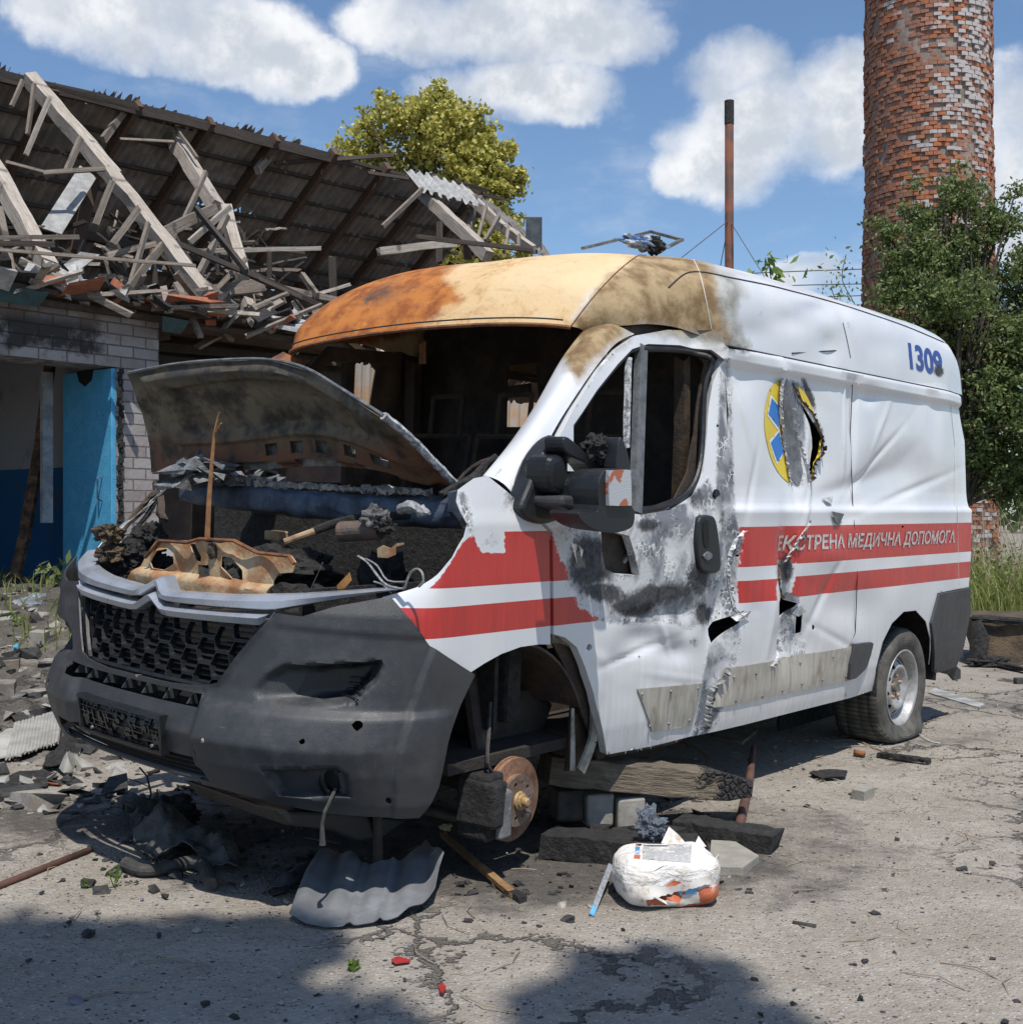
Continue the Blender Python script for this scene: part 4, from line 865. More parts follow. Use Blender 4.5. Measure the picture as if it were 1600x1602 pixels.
# ------------------------------------------------------------------ door furniture, mirror
mb = MB(); wl = [side([a], [b], .004)[0] for a, b in SL(smoothp([(1003, 546), (1058, 548), (1086, 554), (1098, 570), (1100, 600), (1098, 680), (1091, 736), (1074, 770), (1042, 790), (1000, 798)], 4, False))]
mb.tube(wl, .013, 8); mb.build('window_seal', M_BLKP, door)
mb = MB(); a_, b_ = [side([S(x, y)[0]], [S(x, y)[1]], .0)[0] for x, y in ((1003, 541), (994, 802))]; mb.bar(a_, b_, .052, .03, up=(0, 1, 0)); o = mb.build('window_divider', simple('grey_divider', (.13, .135, .14), .5, scale=20), door)
mb = MB(); a_, b_ = [side([S(x, y)[0]], [S(x, y)[1]], .004)[0] for x, y in ((982, 560), (978, 700))]; mb.bar(a_, b_, .018, .02, up=(0, 1, 0), n=6, jit=.002); mb.build('quarterlight_frame', simple('flaked_white', (.55, .56, .57)), door)
mb = MB(); mb.tube([side([S(x, y)[0]], [S(x, y)[1]], .004)[0] for x, y in ((893, 668), (930, 612), (962, 573), (984, 550), (1003, 545))], .008, 6, jit=.1); mb.build('quarterlight_seal', M_BLKP, door)
hp = smoothp([(1093, 822), (1097, 810), (1110, 807), (1120, 813), (1126, 850), (1128, 885), (1122, 896), (1105, 895), (1095, 885), (1091, 850)], 3)
slab('door_handle', hp, -1.045, -1.00, M_BLKP, door, 1.05, .008)
hnd = [o for o in col.objects if o.name == 'door_handle'][0]
slab('handle_recess', smoothp([(1100, 818), (1108, 816), (1109, 850), (1106, 858), (1101, 850)], 2), -1.048, -1.02, MATS['black'], hnd, 1, 0)
slab('lock_cap', dot(1108, 870, 7, 12), -1.052, -1.03, M_BARE, hnd, 1, .002)
mir_ = empty('wing_mirror'); mir_.parent = van; mir_['label'] = 'large black twin-arm door mirror with burnt-out glass'
slab('mirror_foot', smoothp([(820, 802), (818, 790), (830, 760), (845, 722), (866, 694), (886, 686), (890, 712), (890, 770), (893, 800), (862, 818), (835, 815)], 3), -1.045, -.96, M_BLKP, mir_, 1.08, .018)
slab('mirror_arm_cover', smoothp([(862, 720), (872, 713), (882, 714), (890, 735), (892, 772), (868, 770), (860, 745)], 3), -1.12, -1.0, M_BLKP, mir_, 1.05, .02)
slab('mirror_arm', [(880, 777), (902, 775), (935, 784), (935, 806), (905, 800), (880, 793)], -1.17, -1.03, M_PLAS, mir_, 1, .012)
slab('mirror_pivot', smoothp([(908, 785), (907, 760), (916, 744), (926, 738), (934, 750), (936, 787), (922, 790)], 3), -1.19, -1.05, M_BLKP, mir_, 1, .025)
slab('mirror_frame', smoothp([(882, 688), (890, 684), (915, 706), (932, 722), (938, 740), (930, 741), (918, 726), (896, 716), (884, 706)], 3), -1.13, -1.04, M_BLKP, mir_, 1, .008)
slab('mirror_spike', smoothp([(966, 712), (969, 690), (973, 684), (980, 700), (985, 722), (986, 740), (966, 738)], 3), -1.22, -1.16, M_BLKP, mir_, 1, .008)
slab('mirror_housing', smoothp([(935, 765), (941, 742), (952, 733), (972, 732), (987, 735), (988, 765), (989, 792), (993, 800), (992, 818), (984, 828), (960, 834), (935, 830), (918, 822), (905, 808), (908, 800), (935, 800)], 3), -1.28, -1.15, M_BLKP, mir_, .95, .022)
ml = slab('indicator_lens', smoothp([(953, 740), (957, 736), (984, 735), (987, 742), (988, 786), (985, 791), (957, 791), (953, 786)], 3), -1.295, -1.27, mat('lens', lambda t: {'Base Color': t.mix(t.ramp(t.noise(t.obj(), 16, 2, .5), .54, .60), (.50, .51, .53), (.45, .14, .07)), 'Roughness': .2, 'Metallic': .3, 'Normal': t.bump(t.vor(t.obj(), 200), .0008)}), mir_, 1, .004)
clump('burnt_mirror_glass', uy(930, 702, -1.12), (.055, .05, .05), 4, M_CHAR, mir_, amp=.55)
clump('burnt_mirror_glass', uy(945, 728, -1.12), (.04, .04, .045), 7, M_CHAR, mir_, amp=.6)
mb = MB(); mb.tube([uy(938, 745, -1.15), uy(950, 738, -1.17), uy(965, 722, -1.18)], .005, 5, jit=.3); mb.build('melted_rim', M_CHAR, mir_)
# burnt-out hole lining: strip of red panel seen inside
mb = MB(); mb.addm([uy(a, b, -.95) for a, b in ((950, 826), (990, 838), (1000, 905), (965, 900))], [(0, 1, 2, 3)]); mb.build('inner_door_skin', simple('inner_red', (.40, .04, .035), .5, scale=12), door, solid=.004)
mb = MB(); mb.bar(uy(972, 880, -.965), uy(985, 864, -.975), .03, .015); mb.build('lock_rod', M_BARE, door)

# riveted cladding, fuel flap trim, rear corner
def f_clad(t):
    v = t.obj(); st = t.noise(t.scl(v, 40, 40, 2), 1.5, 5, .6); n = t.noise(v, 6, 5, .6); z = t.xyz(v)[2]
    c = t.mix(t.ramp(st, .3, .75), (.42, .40, .35), (.29, .26, .21)); c = t.mix(t.ramp(n, .52, .72), c, (.22, .18, .135))
    return {'Base Color': c, 'Roughness': .45, 'Normal': t.bump(n, .003)}
M_CLAD = mat('dirty_cladding', f_clad)
c1 = vpanel('sill_cladding', SL([(992, 1077), (1097, 1068), (1078, 1135), (1014, 1144)]), [], lambda a, b: side(a, b, .018), .02, M_CLAD, door, solid=.004)
c2 = vpanel('sill_cladding', SL([(1136, 1046), (1335, 1011), (1330, 1064), (1118, 1108)]), [], lambda a, b: side(a, b, .006), .02, M_CLAD, van, solid=.004)
def rivets(L, off, par):
    for x, y in L:
        a, b = S(x, y); c = side([a], [b], off)[0]; mb = MB(); mb.lathe([(.0, .006), (.004, .005), (.007, .0), (.007, -.002)], c, (0, -1, 0), 8); mb.build('rivet', M_BARE, par)
rivets([(998, 1085), (1042, 1081), (1087, 1076), (1010, 1135), (1040, 1131), (1073, 1126)], .020, c1)
rivets([(1147, 1059), (1180, 1054), (1254, 1038), (1302, 1028), (1321, 1058), (1285, 1064), (1253, 1070), (1223, 1080), (1190, 1089), (1149, 1096)], .008, c2)
slab('fuel_flap_trim', smoothp([(1336, 1012), (1340, 1008), (1364, 1005), (1366, 1012), (1358, 1040), (1350, 1052), (1330, 1064)], 2), -1.008, -.98, M_PLAS, van, 1, .004)
rbo = SL([(1466, 929), (1514, 920), (1514, 960), (1504, 1010), (1492, 1043), (1470, 1050), (1457, 1052), (1456, 1000), (1453, 975)])
rb_ = vpanel('rear_bumper_corner', rbo, [], lambda a, b: side(a, b, .016), .03, M_PLAS, van, solid=.02)
mb = MB(); mb.addm([(5.27, -.98, .42), (5.31, -.95, .42), (5.31, .95, .42), (5.31, .95, .85), (5.31, -.95, .85), (5.27, -.98, .85)], [(0, 1, 4, 5), (1, 2, 3, 4)]); mb.build('rear_bumper', M_PLAS, van, solid=.02)
slab('mud_flap', [(1463, 1044), (1492, 1038), (1503, 1048), (1503, 1062), (1494, 1065), (1486, 1056), (1470, 1052)], -.95, -.93, M_RUBB, van, 1, .003)
# wheel arch lips and inner arches
def arch(name, cx, cz, R_, y0, y1, a0, a1, m, solid=.01, parent=van, ex=1.):
    A = np.linspace(R(a0), R(a1), 28); Y = np.linspace(y0, y1, 6)
    G = np.array([[(cx+R_*ex*math.cos(a), y, cz+R_*math.sin(a)) for a in A] for y in Y]); return gridmesh(name, G, m, parent, solid=solid)
arch('wheel_arch_liner', 4.40, .40, .42, -.985, -.40, -10, 190, M_CHAR)
mb = MB(); mb.box((4.4, -.42, .45), (.9, .02, .8)); mb.build('inner_arch', M_CHAR, van)
ARCHP = [side([a], [b], .0)[0] for a, b in ARCHR]
arch('wheel_arch_liner', .93, .40, .47, -.97, -.42, 25, 178, M_DARKM, ex=.95)
mb = MB(); mb.box((.95, -.44, .62), (1.05, .02, .8), jit=.01); mb.build('inner_arch', M_DARKM, van)
slab('arch_mud_shield', [(742, 1092), (770, 1075), (830, 1080), (868, 1100), (850, 1150), (830, 1168), (760, 1165), (738, 1140)], -.74, -.60, simple('muddy_shield', (.075, .06, .045), .9, scale=14, bump=.01, c2=(.035, .03, .027)), van, 1, .02)
# bent lower pillar strips behind the front arch
M_CRUM = simple('crumpled_cream_metal', (.42, .40, .34), .55, scale=12, bump=.004, c2=(.15, .14, .12))
mb = MB(); P_ = smoothp([uy(*q, -.96) for q in ((862, 996), (884, 999), (903, 1012), (918, 1036), (927, 1070), (930, 1115), (926, 1160), (908, 1207))], 3, False)
for i in range(len(P_)-1): mb.bar(P_[i], P_[i+1], .045, .012, up=(0, 1, 0))
mb.build('bent_pillar_flange', M_CRUM, van)
mb = MB(); P_ = [uy(*q, -.90) for q in ((880, 1010), (900, 1040), (905, 1100), (896, 1205))]
for i in range(3): mb.bar(P_[i], P_[i+1], .10, .01, up=(0, 1, 0))
mb.build('pillar_base', M_BROWN, van)
mb = MB(); mb.addm([uy(*q, -.93) for q in ((893, 1108), (897, 1108), (899, 1206), (891, 1206))], [(0, 1, 2, 3)]); mb.build('pillar_edge', M_CRUM, van, solid=.004)
mb = MB(); mb.bar((1.35, -.84, .44), (4.0, -.84, .46), .10, .09, n=6, jit=.004); mb.build('sill', M_BROWN, van)
mb = MB(); mb.bar((.5, -.50, .46), (5.2, -.5, .44), .09, .12); mb.bar((.5, .55, .40), (5.2, .5, .42), .09, .12)
for x in (1.5, 2.2, 3.2, 4.0, 5.0): mb.bar((x, -.8, .42), (x, .9, .42), .08, .08)
mb.build('chassis_frame', M_DARKM, van)
mb = MB(); mb.tube([(4.4, -.85, .30), (4.4, .85, .30)], .04, 10); mb.build('rear_axle', M_DARKM, van)

# ------------------------------------------------------------------ rear wheel on a flat tyre
wc = Vector((4.398, -.80, .325))
wheel = empty('rear_wheel'); wheel.parent = van
mb = MB(); TR = .345
prof = [(.212, -.135), (.225, -.155), (.262, -.170), (.300, -.172), (.326, -.160), (.340, -.140), (.345, -.105), (.340, -.100), (.346, -.095), (.347, -.05), (.342, -.045), (.347, -.04), (.347, .03), (.342, .035), (.346, .04), (.343, .09), (.32, .12), (.26, .125), (.21, .09)]
mb.lathe([(r_, -d_) for r_, d_ in prof], wc, (0, -1, 0), 96)
V = []
for p in mb.v:
    x, y, z = p; g = .045; dzb = max(0, (g+.10)-z)
    if y < wc.y-.05: y -= .045*min(1, dzb/.10)*(1 if z > g-.08 else .6)
    if z < g: z = g+(z-g)*.02; x += (x-wc.x)*.16
    elif z < g+.10: x += (x-wc.x)*.16*(1-(z-g)/.10)
    V.append((x, y, z))
def f_tyre(t):
    v = t.obj(); n = t.noise(v, 12, 6, .65); x = t.xyz(v)
    rr = t.m('SQRT', t.m('ADD', t.m('POWER', t.m('SUBTRACT', x[0], wc.x), 2), t.m('POWER', t.m('SUBTRACT', x[2], wc.z), 2)))
    c = t.mix(t.ramp(n, .3, .7), (.045, .043, .040), (.115, .105, .09))
    an = t.m('ARCTAN2', t.m('SUBTRACT', x[2], wc.z), t.m('SUBTRACT', x[0], wc.x))
    tr = t.m('MULTIPLY', t.m('GREATER_THAN', t.m('SINE', t.m('MULTIPLY', an, 80)), .1), t.m('GREATER_THAN', rr, .335))
    rg_ = t.m('SINE', t.m('MULTIPLY', rr, 500))
    return {'Base Color': t.mix(t.m('MULTIPLY', tr, .6), c, (.02, .02, .02)), 'Roughness': .85, 'Normal': t.bump(t.m('ADD', t.m('ADD', tr, t.m('MULTIPLY', rg_, .12)), n), .004)}
mk('tyre', V, mb.f, mat('tyre_rubber', f_tyre), wheel, True)
M_RIM = simple('silver_wheel', (.42, .42, .42), .45, metal=.35, scale=14, bump=.001, c2=(.28, .265, .24), obj=False)
mb = MB(); mb.lathe([(.218, .150), (.222, .158), (.214, .160), (.205, .150), (.198, .120), (.186, .112), (.176, .09), (.172, .06), (.17, -.05)], wc, (0, -1, 0), 64); rim = mb.build('rim', M_RIM, wheel, smooth=True)
circ = lambda cx, cz, r_, n=24: [(cx+r_*math.cos(6.2832*k/n), cz+r_*math.sin(6.2832*k/n)) for k in range(n)]
hh = [circ(.145*math.cos(a), .145*math.sin(a), .018, 12) for a in [R(36*k+10) for k in range(10)]]
v, f = tri2d(circ(0, 0, .180, 60), hh, .007); r_ = np.hypot(v[:, 0], v[:, 1])
dd_ = np.interp(r_, [0, .055, .075, .085, .11, .125, .165, .18], [.105, .105, .105, .112, .135, .137, .105, .08])
disc = mk('wheel_disc', np.c_[wc.x+v[:, 0], wc.y-dd_, wc.z+v[:, 1]], f, M_RIM, wheel, True, solid=.006)
for k in range(5):
    a = R(72*k+20); mb = MB(); mb.lathe([(.0, .022), (.008, .021), (.010, .012), (.013, .0), (.013, -.004)], (wc.x+.065*math.cos(a), wc.y-.107, wc.z+.065*math.sin(a)), (0, -1, 0), 10); mb.build('wheel_bolt', M_CREAM, wheel)
mb = MB(); mb.lathe([(.0, .018), (.022, .018), (.03, .012), (.032, .0)], (wc.x, wc.y-.107, wc.z), (0, -1, 0), 20); mb.build('hub_cap', simple('hub_grime', (.17, .16, .12), .8, scale=30), wheel)
mb = MB(); mb.box((4.4, -.78, .33), (.34, .02, .34)); mb.build('brake_drum', MATS['black'], wheel)
# far rear wheel and far front hub, seen under the body
mb = MB(); mb.lathe([(.0, .1), (.21, .1), (.26, .12), (.33, .11), (.345, .08), (.345, -.1), (.2, -.12), (0, -.12)], (4.398, .86, .355), (0, -1, 0), 40); mb.build('rear_wheel', M_RUBB, van)

# ------------------------------------------------------------------ bare front brake
bc = Vector(uy(800, 1250, -.93)); brake = empty('front_brake', tuple(bc)); brake.parent = van; brake.rotation_euler = (0, R(0), R(4))
def f_disc(t):
    v = t.obj(); x = t.xyz(v); rr = t.m('SQRT', t.m('ADD', t.m('POWER', x[0], 2), t.m('POWER', x[2], 2)))
    n = t.noise(v, 22, 6, .7); c = t.mix(t.ramp(n, .35, .65), (.19, .085, .045), (.33, .19, .12))
    return {'Base Color': c, 'Roughness': .6, 'Metallic': .2, 'Normal': t.bump(t.m('ADD', t.m('SINE', t.m('MULTIPLY', rr, 1500)), t.m('MULTIPLY', n, 2)), .0012)}
M_DISC = mat('rusty_disc', f_disc)
mb = MB(); mb.lathe([(.092, .032), (.092, .012), (.148, .012), (.150, .010), (.150, .002), (.146, .0), (.146, -.008), (.150, -.010), (.150, -.016), (.09, -.016)], (0, 0, 0), (0, -1, 0), 72); mb.build('brake_disc', M_DISC, brake, smooth=False)
v, f = tri2d(circ(0, 0, .093, 48), [circ(.064*math.cos(a), .064*math.sin(a), .0085, 10) for a in [R(72*k+40) for k in range(5)]]+[circ(.064*math.cos(a), .064*math.sin(a), .005, 8) for a in [R(72*k+76) for k in range(5)]]+[circ(0, 0, .03, 20)], .012)
mk('hub_flange', np.c_[v[:, 0], np.full(len(v), -.034), v[:, 1]], f, simple('hub_flange_metal', (.26, .20, .16), .55, metal=.3, scale=20, c2=(.16, .10, .07)), brake, False, solid=.012)
mb = MB(); mb.lathe([(.0, .075), (.012, .075), (.016, .070), (.017, .055), (.024, .054), (.026, .045), (.032, .044), (.034, .03)], (0, 0, 0), (0, -1, 0), 24); mb.build('hub_centre', simple('hub_ochre', (.42, .28, .13), .6, metal=.2, scale=40), brake)
mb = MB(); mb.lathe([(.0, .06), (.006, .06), (.006, .02)], (.040, 0, -.045), (0, -1, 0), 8); mb.build('stud', M_BARE, brake)
mb = MB(); mb.box((-.135, .03, .0), (.10, .13, .24), jit=.008); mb.box((-.16, .02, .02), (.07, .17, .16), jit=.01); cal = mb.build('caliper', M_CHAR, brake, bevel=.015)
mb = MB(); mb.box((-.118, -.055, -.02), (.055, .03, .17), jit=.004); mb.build('caliper_bridge', simple('grey_caliper', (.24, .24, .235), .6, scale=20, c2=(.13, .125, .12)), brake, bevel=.008)
mb = MB(); mb.box((-.080, -.030, -.02), (.012, .018, .20)); mb.build('brake_pad', M_BARE, brake, bevel=.003)
mb = MB(); mb.box((-.06, .10, .03), (.14, .10, .22), jit=.02); mb.tube([(0, .05, 0), (0, .5, .04)], .03, 9); mb.tube([(-.02, .12, .08), (-.03, .22, .55)], .035, 9); mb.tube([(-.1, .1, -.08), (-.2, .4, -.05)], .02, 7); mb.build('steering_knuckle', M_DARKM, brake, bevel=.01)
mb = MB(); mb.tube(smoothp([(-.10, .0, .10), (-.16, -.01, .16), (-.12, .02, .26), (-.04, .08, .34)], 4, False), .007, 6); mb.build('brake_hose', M_RUBB, brake)
mb = MB(); mb.tube([tuple(uy(590, 1275, -.72)), tuple(uy(592, 1368, -.66))], .018, 8, jit=.1); mb.build('support_leg', M_DARKM, van)
slab('undertray', [(430, 1268), (520, 1272), (640, 1284), (600, 1312), (560, 1318), (520, 1300), (450, 1292)], -.70, -.2, M_BLKP, van, 1, .01)

# ------------------------------------------------------------------ lettering, number, badge
def text_mesh(s, bold=.0, shear=0):
    cu = bpy.data.curves.new('t', 'FONT'); cu.body = s; cu.size = 1; cu.offset = bold; cu.shear = shear; cu.resolution_u = 4; cu.space_character = 1.0
    o = bpy.data.objects.new('t', cu); col.objects.link(o); dg = bpy.context.evaluated_depsgraph_get(); dg.update()
    me = bpy.data.meshes.new_from_object(o.evaluated_get(dg)); col.objects.unlink(o); bpy.data.objects.remove(o)
    bm = bmesh.new(); bm.from_mesh(me)
    bmesh.ops.triangulate(bm, faces=bm.faces[:])
    V = np.array([v.co[:2] for v in bm.verts]); Fc = [[v.index for v in f.verts] for f in bm.faces]; bm.free()
    lo, hi = V.min(0), V.max(0); return (V-lo)/(hi-lo), Fc
def refine(V, Fc, n=1):
    V = [tuple(v) for v in V]
    for _ in range(n):
        mid_ = {}; out = []
        def mp(a, b):
            k = (min(a, b), max(a, b))
            if k not in mid_: mid_[k] = len(V); V.append(tuple((np.array(V[a])+np.array(V[b]))/2))
            return mid_[k]
        for a, b, c in Fc:
            ab, bc_, ca = mp(a, b), mp(b, c), mp(c, a); out += [(a, ab, ca), (ab, b, bc_), (ca, bc_, c), (ab, bc_, ca)]
        Fc = out
    return np.array(V), Fc
def f_letter(t):
    v = t.obj(); n = t.noise(v, 40, 5, .7); c = t.mix(t.ramp(n, .45, .62), (.50, .49, .47), (.30, .20, .18))
    s_ = t.m('ADD', t.attr('soot'), t.m('MULTIPLY', t.m('SUBTRACT', n, .5), 1.5)); c = t.mix(t.m('MULTIPLY', t.ramp(s_, .3, .6), t.ramp(t.attr('soot'), .02, .2)), c, (.06, .05, .05))
    return {'Base Color': c, 'Roughness': .45}
Vt, Ft = text_mesh('ЕКСТРЕНА МЕДИЧНА ДОПОМОГА', .028, .12); Vt, Ft = refine(Vt, Ft, 2)
xa, za = S(1218, 867); xb, zb = S(1492, 853); ztop = S(1224, 838)[1]; zb_ = S(1490, 829)[1]
X = xa+(xb-xa)*Vt[:, 0]; Z = (za+(zb-za)*Vt[:, 0])*(1-Vt[:, 1])+(ztop+(zb_-ztop)*Vt[:, 0])*Vt[:, 1]
P = side(X, Z, .0035); mk('lettering', P, Ft, mat('letter_white', f_letter), van, False, paint_attrs(P))['label'] = 'white Cyrillic lettering on the upper red stripe'
Vn, Fn = text_mesh('1309', .035); Vn, Fn = refine(Vn, Fn, 1)
c00, c10, c01, c11 = np.array((1424, 578)), np.array((1476, 591)), np.array((1420, 535)), np.array((1472, 550))
pp = np.array([(c00*(1-a)+c10*a)*(1-b)+(c01*(1-a)+c11*a)*b for a, b in Vn])
P = [vray(RBV, x, y, .006) for x, y in pp]
mk('fleet_number', np.array(P), Fn, mat('number_blue', lambda t: {'Base Color': t.mix(t.m('MULTIPLY', t.ramp(t.attr('soot'), .3, .6), 1), (.025, .06, .28), (.02, .02, .02)), 'Roughness': .4}), van, False, paint_attrs(np.array(P)))['label'] = 'dark blue fleet number high on the rear side'
M_YEL = mat('badge_yellow', lambda t: {'Base Color': t.mix(t.ramp(t.noise(t.obj(), 16, 5, .7), .5, .72), (.70, .52, .035), (.50, .33, .06)), 'Roughness': .4})
M_BLU = mat('badge_blue', lambda t: {'Base Color': t.mix(t.ramp(t.noise(t.obj(), 20, 4, .6), .5, .8), (.012, .16, .52), (.03, .2, .5)), 'Roughness': .35})
M_WHT = mat('badge_white', lambda t: {'Base Color': (.72, .72, .72), 'Roughness': .4})
Zb = lambda x, y: (1120+x/5.34, 560+y/5.34)
def decal(name, pts, off, m, parent, step=.012, z5=True):
    q = [Zb(*p) for p in pts] if z5 else pts
    return vpanel(name, SL(q), [], lambda a, b: side(a, b, off), step, m, parent, solid=0)
bdg = empty('round_badge'); bdg.parent = van; bdg['label'] = 'torn round yellow badge with blue cross arms'
decal('badge_ground', smoothp([(530, 180), (450, 250), (408, 380), (393, 550), (418, 700), (470, 850), (540, 965), (632, 1048)], 4, False)+[(630, 1000), (612, 850), (575, 650), (535, 400), (522, 250)], .003, M_YEL, bdg)
decal('badge_ground', smoothp([(690, 230), (760, 300), (820, 430), (850, 530)], 4, False)+[(812, 462), (762, 400), (712, 290)], .003, M_YEL, bdg)
decal('badge_outline', [(448, 308), (528, 388), (548, 560), (540, 610), (418, 480)], .0045, M_WHT, bdg); decal('badge_outline', [(438, 692), (548, 598), (602, 792), (518, 892)], .0045, M_WHT, bdg)
decal('badge_arm', [(460, 332), (524, 400), (540, 580), (430, 468)], .006, M_BLU, bdg); decal('badge_arm', [(456, 706), (546, 618), (586, 790), (522, 866)], .006, M_BLU, bdg)
decal('exposed_metal', ragged(smoothp([(560, 190), (610, 205), (640, 290), (655, 420), (690, 600), (722, 820), (720, 980), (695, 1060), (655, 1000), (620, 820), (590, 600), (560, 380)], 3), 20, 5, 2), .004, M_BARE, bdg)
M_TORN = simple('torn_sheet', (.70, .70, .70), .45, scale=30, c2=(.35, .35, .35))
M_TORNB = simple('scorched_tear', (.20, .12, .05), .7, scale=30, c2=(.04, .035, .03))
def tear(path, w, off, m, parent, seed=0, step=5, lift=.02):
    """ragged curl of sheet metal along a traced line"""
    rg = random.Random(seed); q = densify(path, step, False); mb = MB(); V = []
    for (x, y) in q:
        a, b = S(x, y); c = side([a], [b], off)[0]; ww = w*rg.uniform(.3, 1.4); l_ = lift*rg.uniform(.2, 1.5)
        V += [c, c+np.array([ww*.7, -l_*.6, rg.uniform(-.3, .3)*w]), c+np.array([ww*1.2, -l_*1.4, rg.uniform(-.8, .5)*w])]
    n = len(q); mb.addm(V, [(3*i+k, 3*i+3+k, 3*i+4+k, 3*i+1+k) for i in range(n-1) for k in (0, 1)]); return mb.build('torn_edge', m, parent, solid=.0015)
tear([Zb(*p) for p in ((530, 170), (530, 300), (550, 450), (570, 600), (600, 760), (620, 900), (650, 1070))], .006, .003, M_TORN, van, 1, 2.5, .007)
tear([Zb(*p) for p in ((524, 180), (522, 300), (538, 450), (560, 600), (590, 760), (610, 900), (632, 1040))], -.010, .004, M_TORNB, van, 2, 3, .006)
tear([Zb(*p) for p in ((640, 210), (700, 330), (760, 400), (820, 470), (860, 580), (890, 680))], .007, .003, M_TORNB, van, 3, 3, .008)
tear([Zb(*p) for p in ((890, 680), (900, 780), (850, 860), (810, 940), (790, 1040))], -.016, .004, M_TORNB, van, 4, 3, .02)
tear([Zb(*p) for p in ((870, 690), (860, 800), (820, 900), (795, 1020))], -.010, .006, M_YEL, van, 12, 4, .010)
tear([Zb(*p) for p in ((655, 420), (690, 600), (730, 780), (745, 900), (770, 1040))], .007, .003, M_TORN, van, 5, 3, .01)
tear([(1262, 815), (1250, 838), (1240, 862), (1234, 880)], -.014, .004, M_TORN, van, 6, 3, .014)
tear([(1150, 868), (1148, 890), (1150, 915), (1153, 950), (1162, 968)], .010, .004, M_TORN, van, 7, 2.5, .009)
tear([(1163, 830), (1155, 845), (1149, 870)], .008, .004, M_TORN, van, 8, 3, .012)
tear([(1218, 880), (1214, 905), (1217, 935)], .006, .003, M_TORNB, van, 9, 3, .01)
tear([(1221, 1000), (1222, 1020), (1210, 1034), (1202, 1042)], .012, .003, M_TORN, van, 10, 3, .015)
tear([(1138, 1045), (1132, 1062), (1118, 1075), (1108, 1110), (1100, 1140)], .010, .004, M_BARE, van, 11, 3, .02)
for Q, m_ in (([(1156, 960), (1170, 955), (1166, 968), (1150, 972), (1148, 966)], M_TORN), ([(1250, 946), (1258, 956), (1250, 965), (1238, 960)], M_TORN), ([(1286, 780), (1301, 776), (1300, 790), (1292, 786)], M_TORN), ([(1216, 930), (1232, 926), (1249, 934), (1246, 944), (1228, 938)], M_BARE), ([(1301, 800), (1320, 804), (1312, 822), (1304, 815)], M_BARE), ([(895, 845), (905, 860), (902, 890), (892, 870)], M_TORN)):
    V = [side([S(*p)[0]], [S(*p)[1]], .006+.010*(k % 2))[0] for k, p in enumerate(Q)]; mk('metal_flap', V, [tuple(range(len(V)))], m_, van, solid=.002)
for q in ((1102, 826), (1102, 838)): pass
# wreck of a light bar on the roof
mb = MB()
a, b, c, d_ = uy(912, 388, -.05), uy(1018, 362, -.05), uy(1066, 375, -.35), uy(1044, 386, -.35)
for p, q in ((a, b), (b, c), (c, d_)): mb.bar(p, q, .026, .014)
rk = mb.build('roof_bracket', simple('bracket_grey', (.22, .21, .19), .5, metal=.4, scale=20), van)
clump('crumpled_blue_cover', uz(1008, 381, 2.54), (.15, .04, .03), 5, simple('blue_foil', (.10, .25, .55), .3, scale=14, bump=.02, bscale=20, c2=(.5, .55, .6)), van, amp=.6)
clump('charred_lamp', uz(1022, 383, 2.54), (.06, .04, .035), 6, M_CHAR, van, amp=.6)
# far wing trimmed low
# ------------------------------------------------------------------ ground
def gz(x, y):
    x = np.asarray(x, float); y = np.asarray(y, float)
    m = .62*sst(6.2, 10.6, y-.25*np.minimum(0, x+2.4)*0)*sst(-1.0, -2.7, x+.05*(y-8))*(y < 40)
    return m+.10*sst(9, 16, y)*sst(2.5, 5, x)
xs = np.r_[-900, -300, -120, -60, -30, -15, -10, np.arange(-7.5, 8.5, .05), 10, 14, 20, 35, 60, 120, 300, 900]
yv = np.r_[-300, -60, -20, -8, -3, 0, 1.5, np.arange(2.5, 8.5, .045), np.arange(8.5, 20, .16), 22, 26, 32, 45, 70, 120, 250, 600, 2000]
GX, GY = np.meshgrid(xs, yv); Z0 = gz(GX, GY)
nz_ = np.array([mnoise.noise(Vector((a*.7, b*.7, 0)))*.020+mnoise.noise(Vector((a*4, b*4, 1)))*.006+mnoise.noise(Vector((a*13, b*13, 2)))*.0035 for a, b in zip(GX.ravel(), GY.ravel())]).reshape(GX.shape)
lump = np.array([abs(mnoise.noise(Vector((a*3.3, b*3.3, 5))))+.5*abs(mnoise.noise(Vector((a*9, b*9, 7)))) for a, b in zip(GX.ravel(), GY.ravel())]).reshape(GX.shape)
Z0 = Z0+nz_*((np.abs(GX) < 9) & (GY < 20))+lump*.10*sst(-1.2, -2.4, GX)*sst(5.0, 7.5, GY)*(GY < 14)
n_ = len(xs); fG = [(i*n_+j, i*n_+j+1, (i+1)*n_+j+1, (i+1)*n_+j) for i in range(len(yv)-1) for j in range(n_-1)]
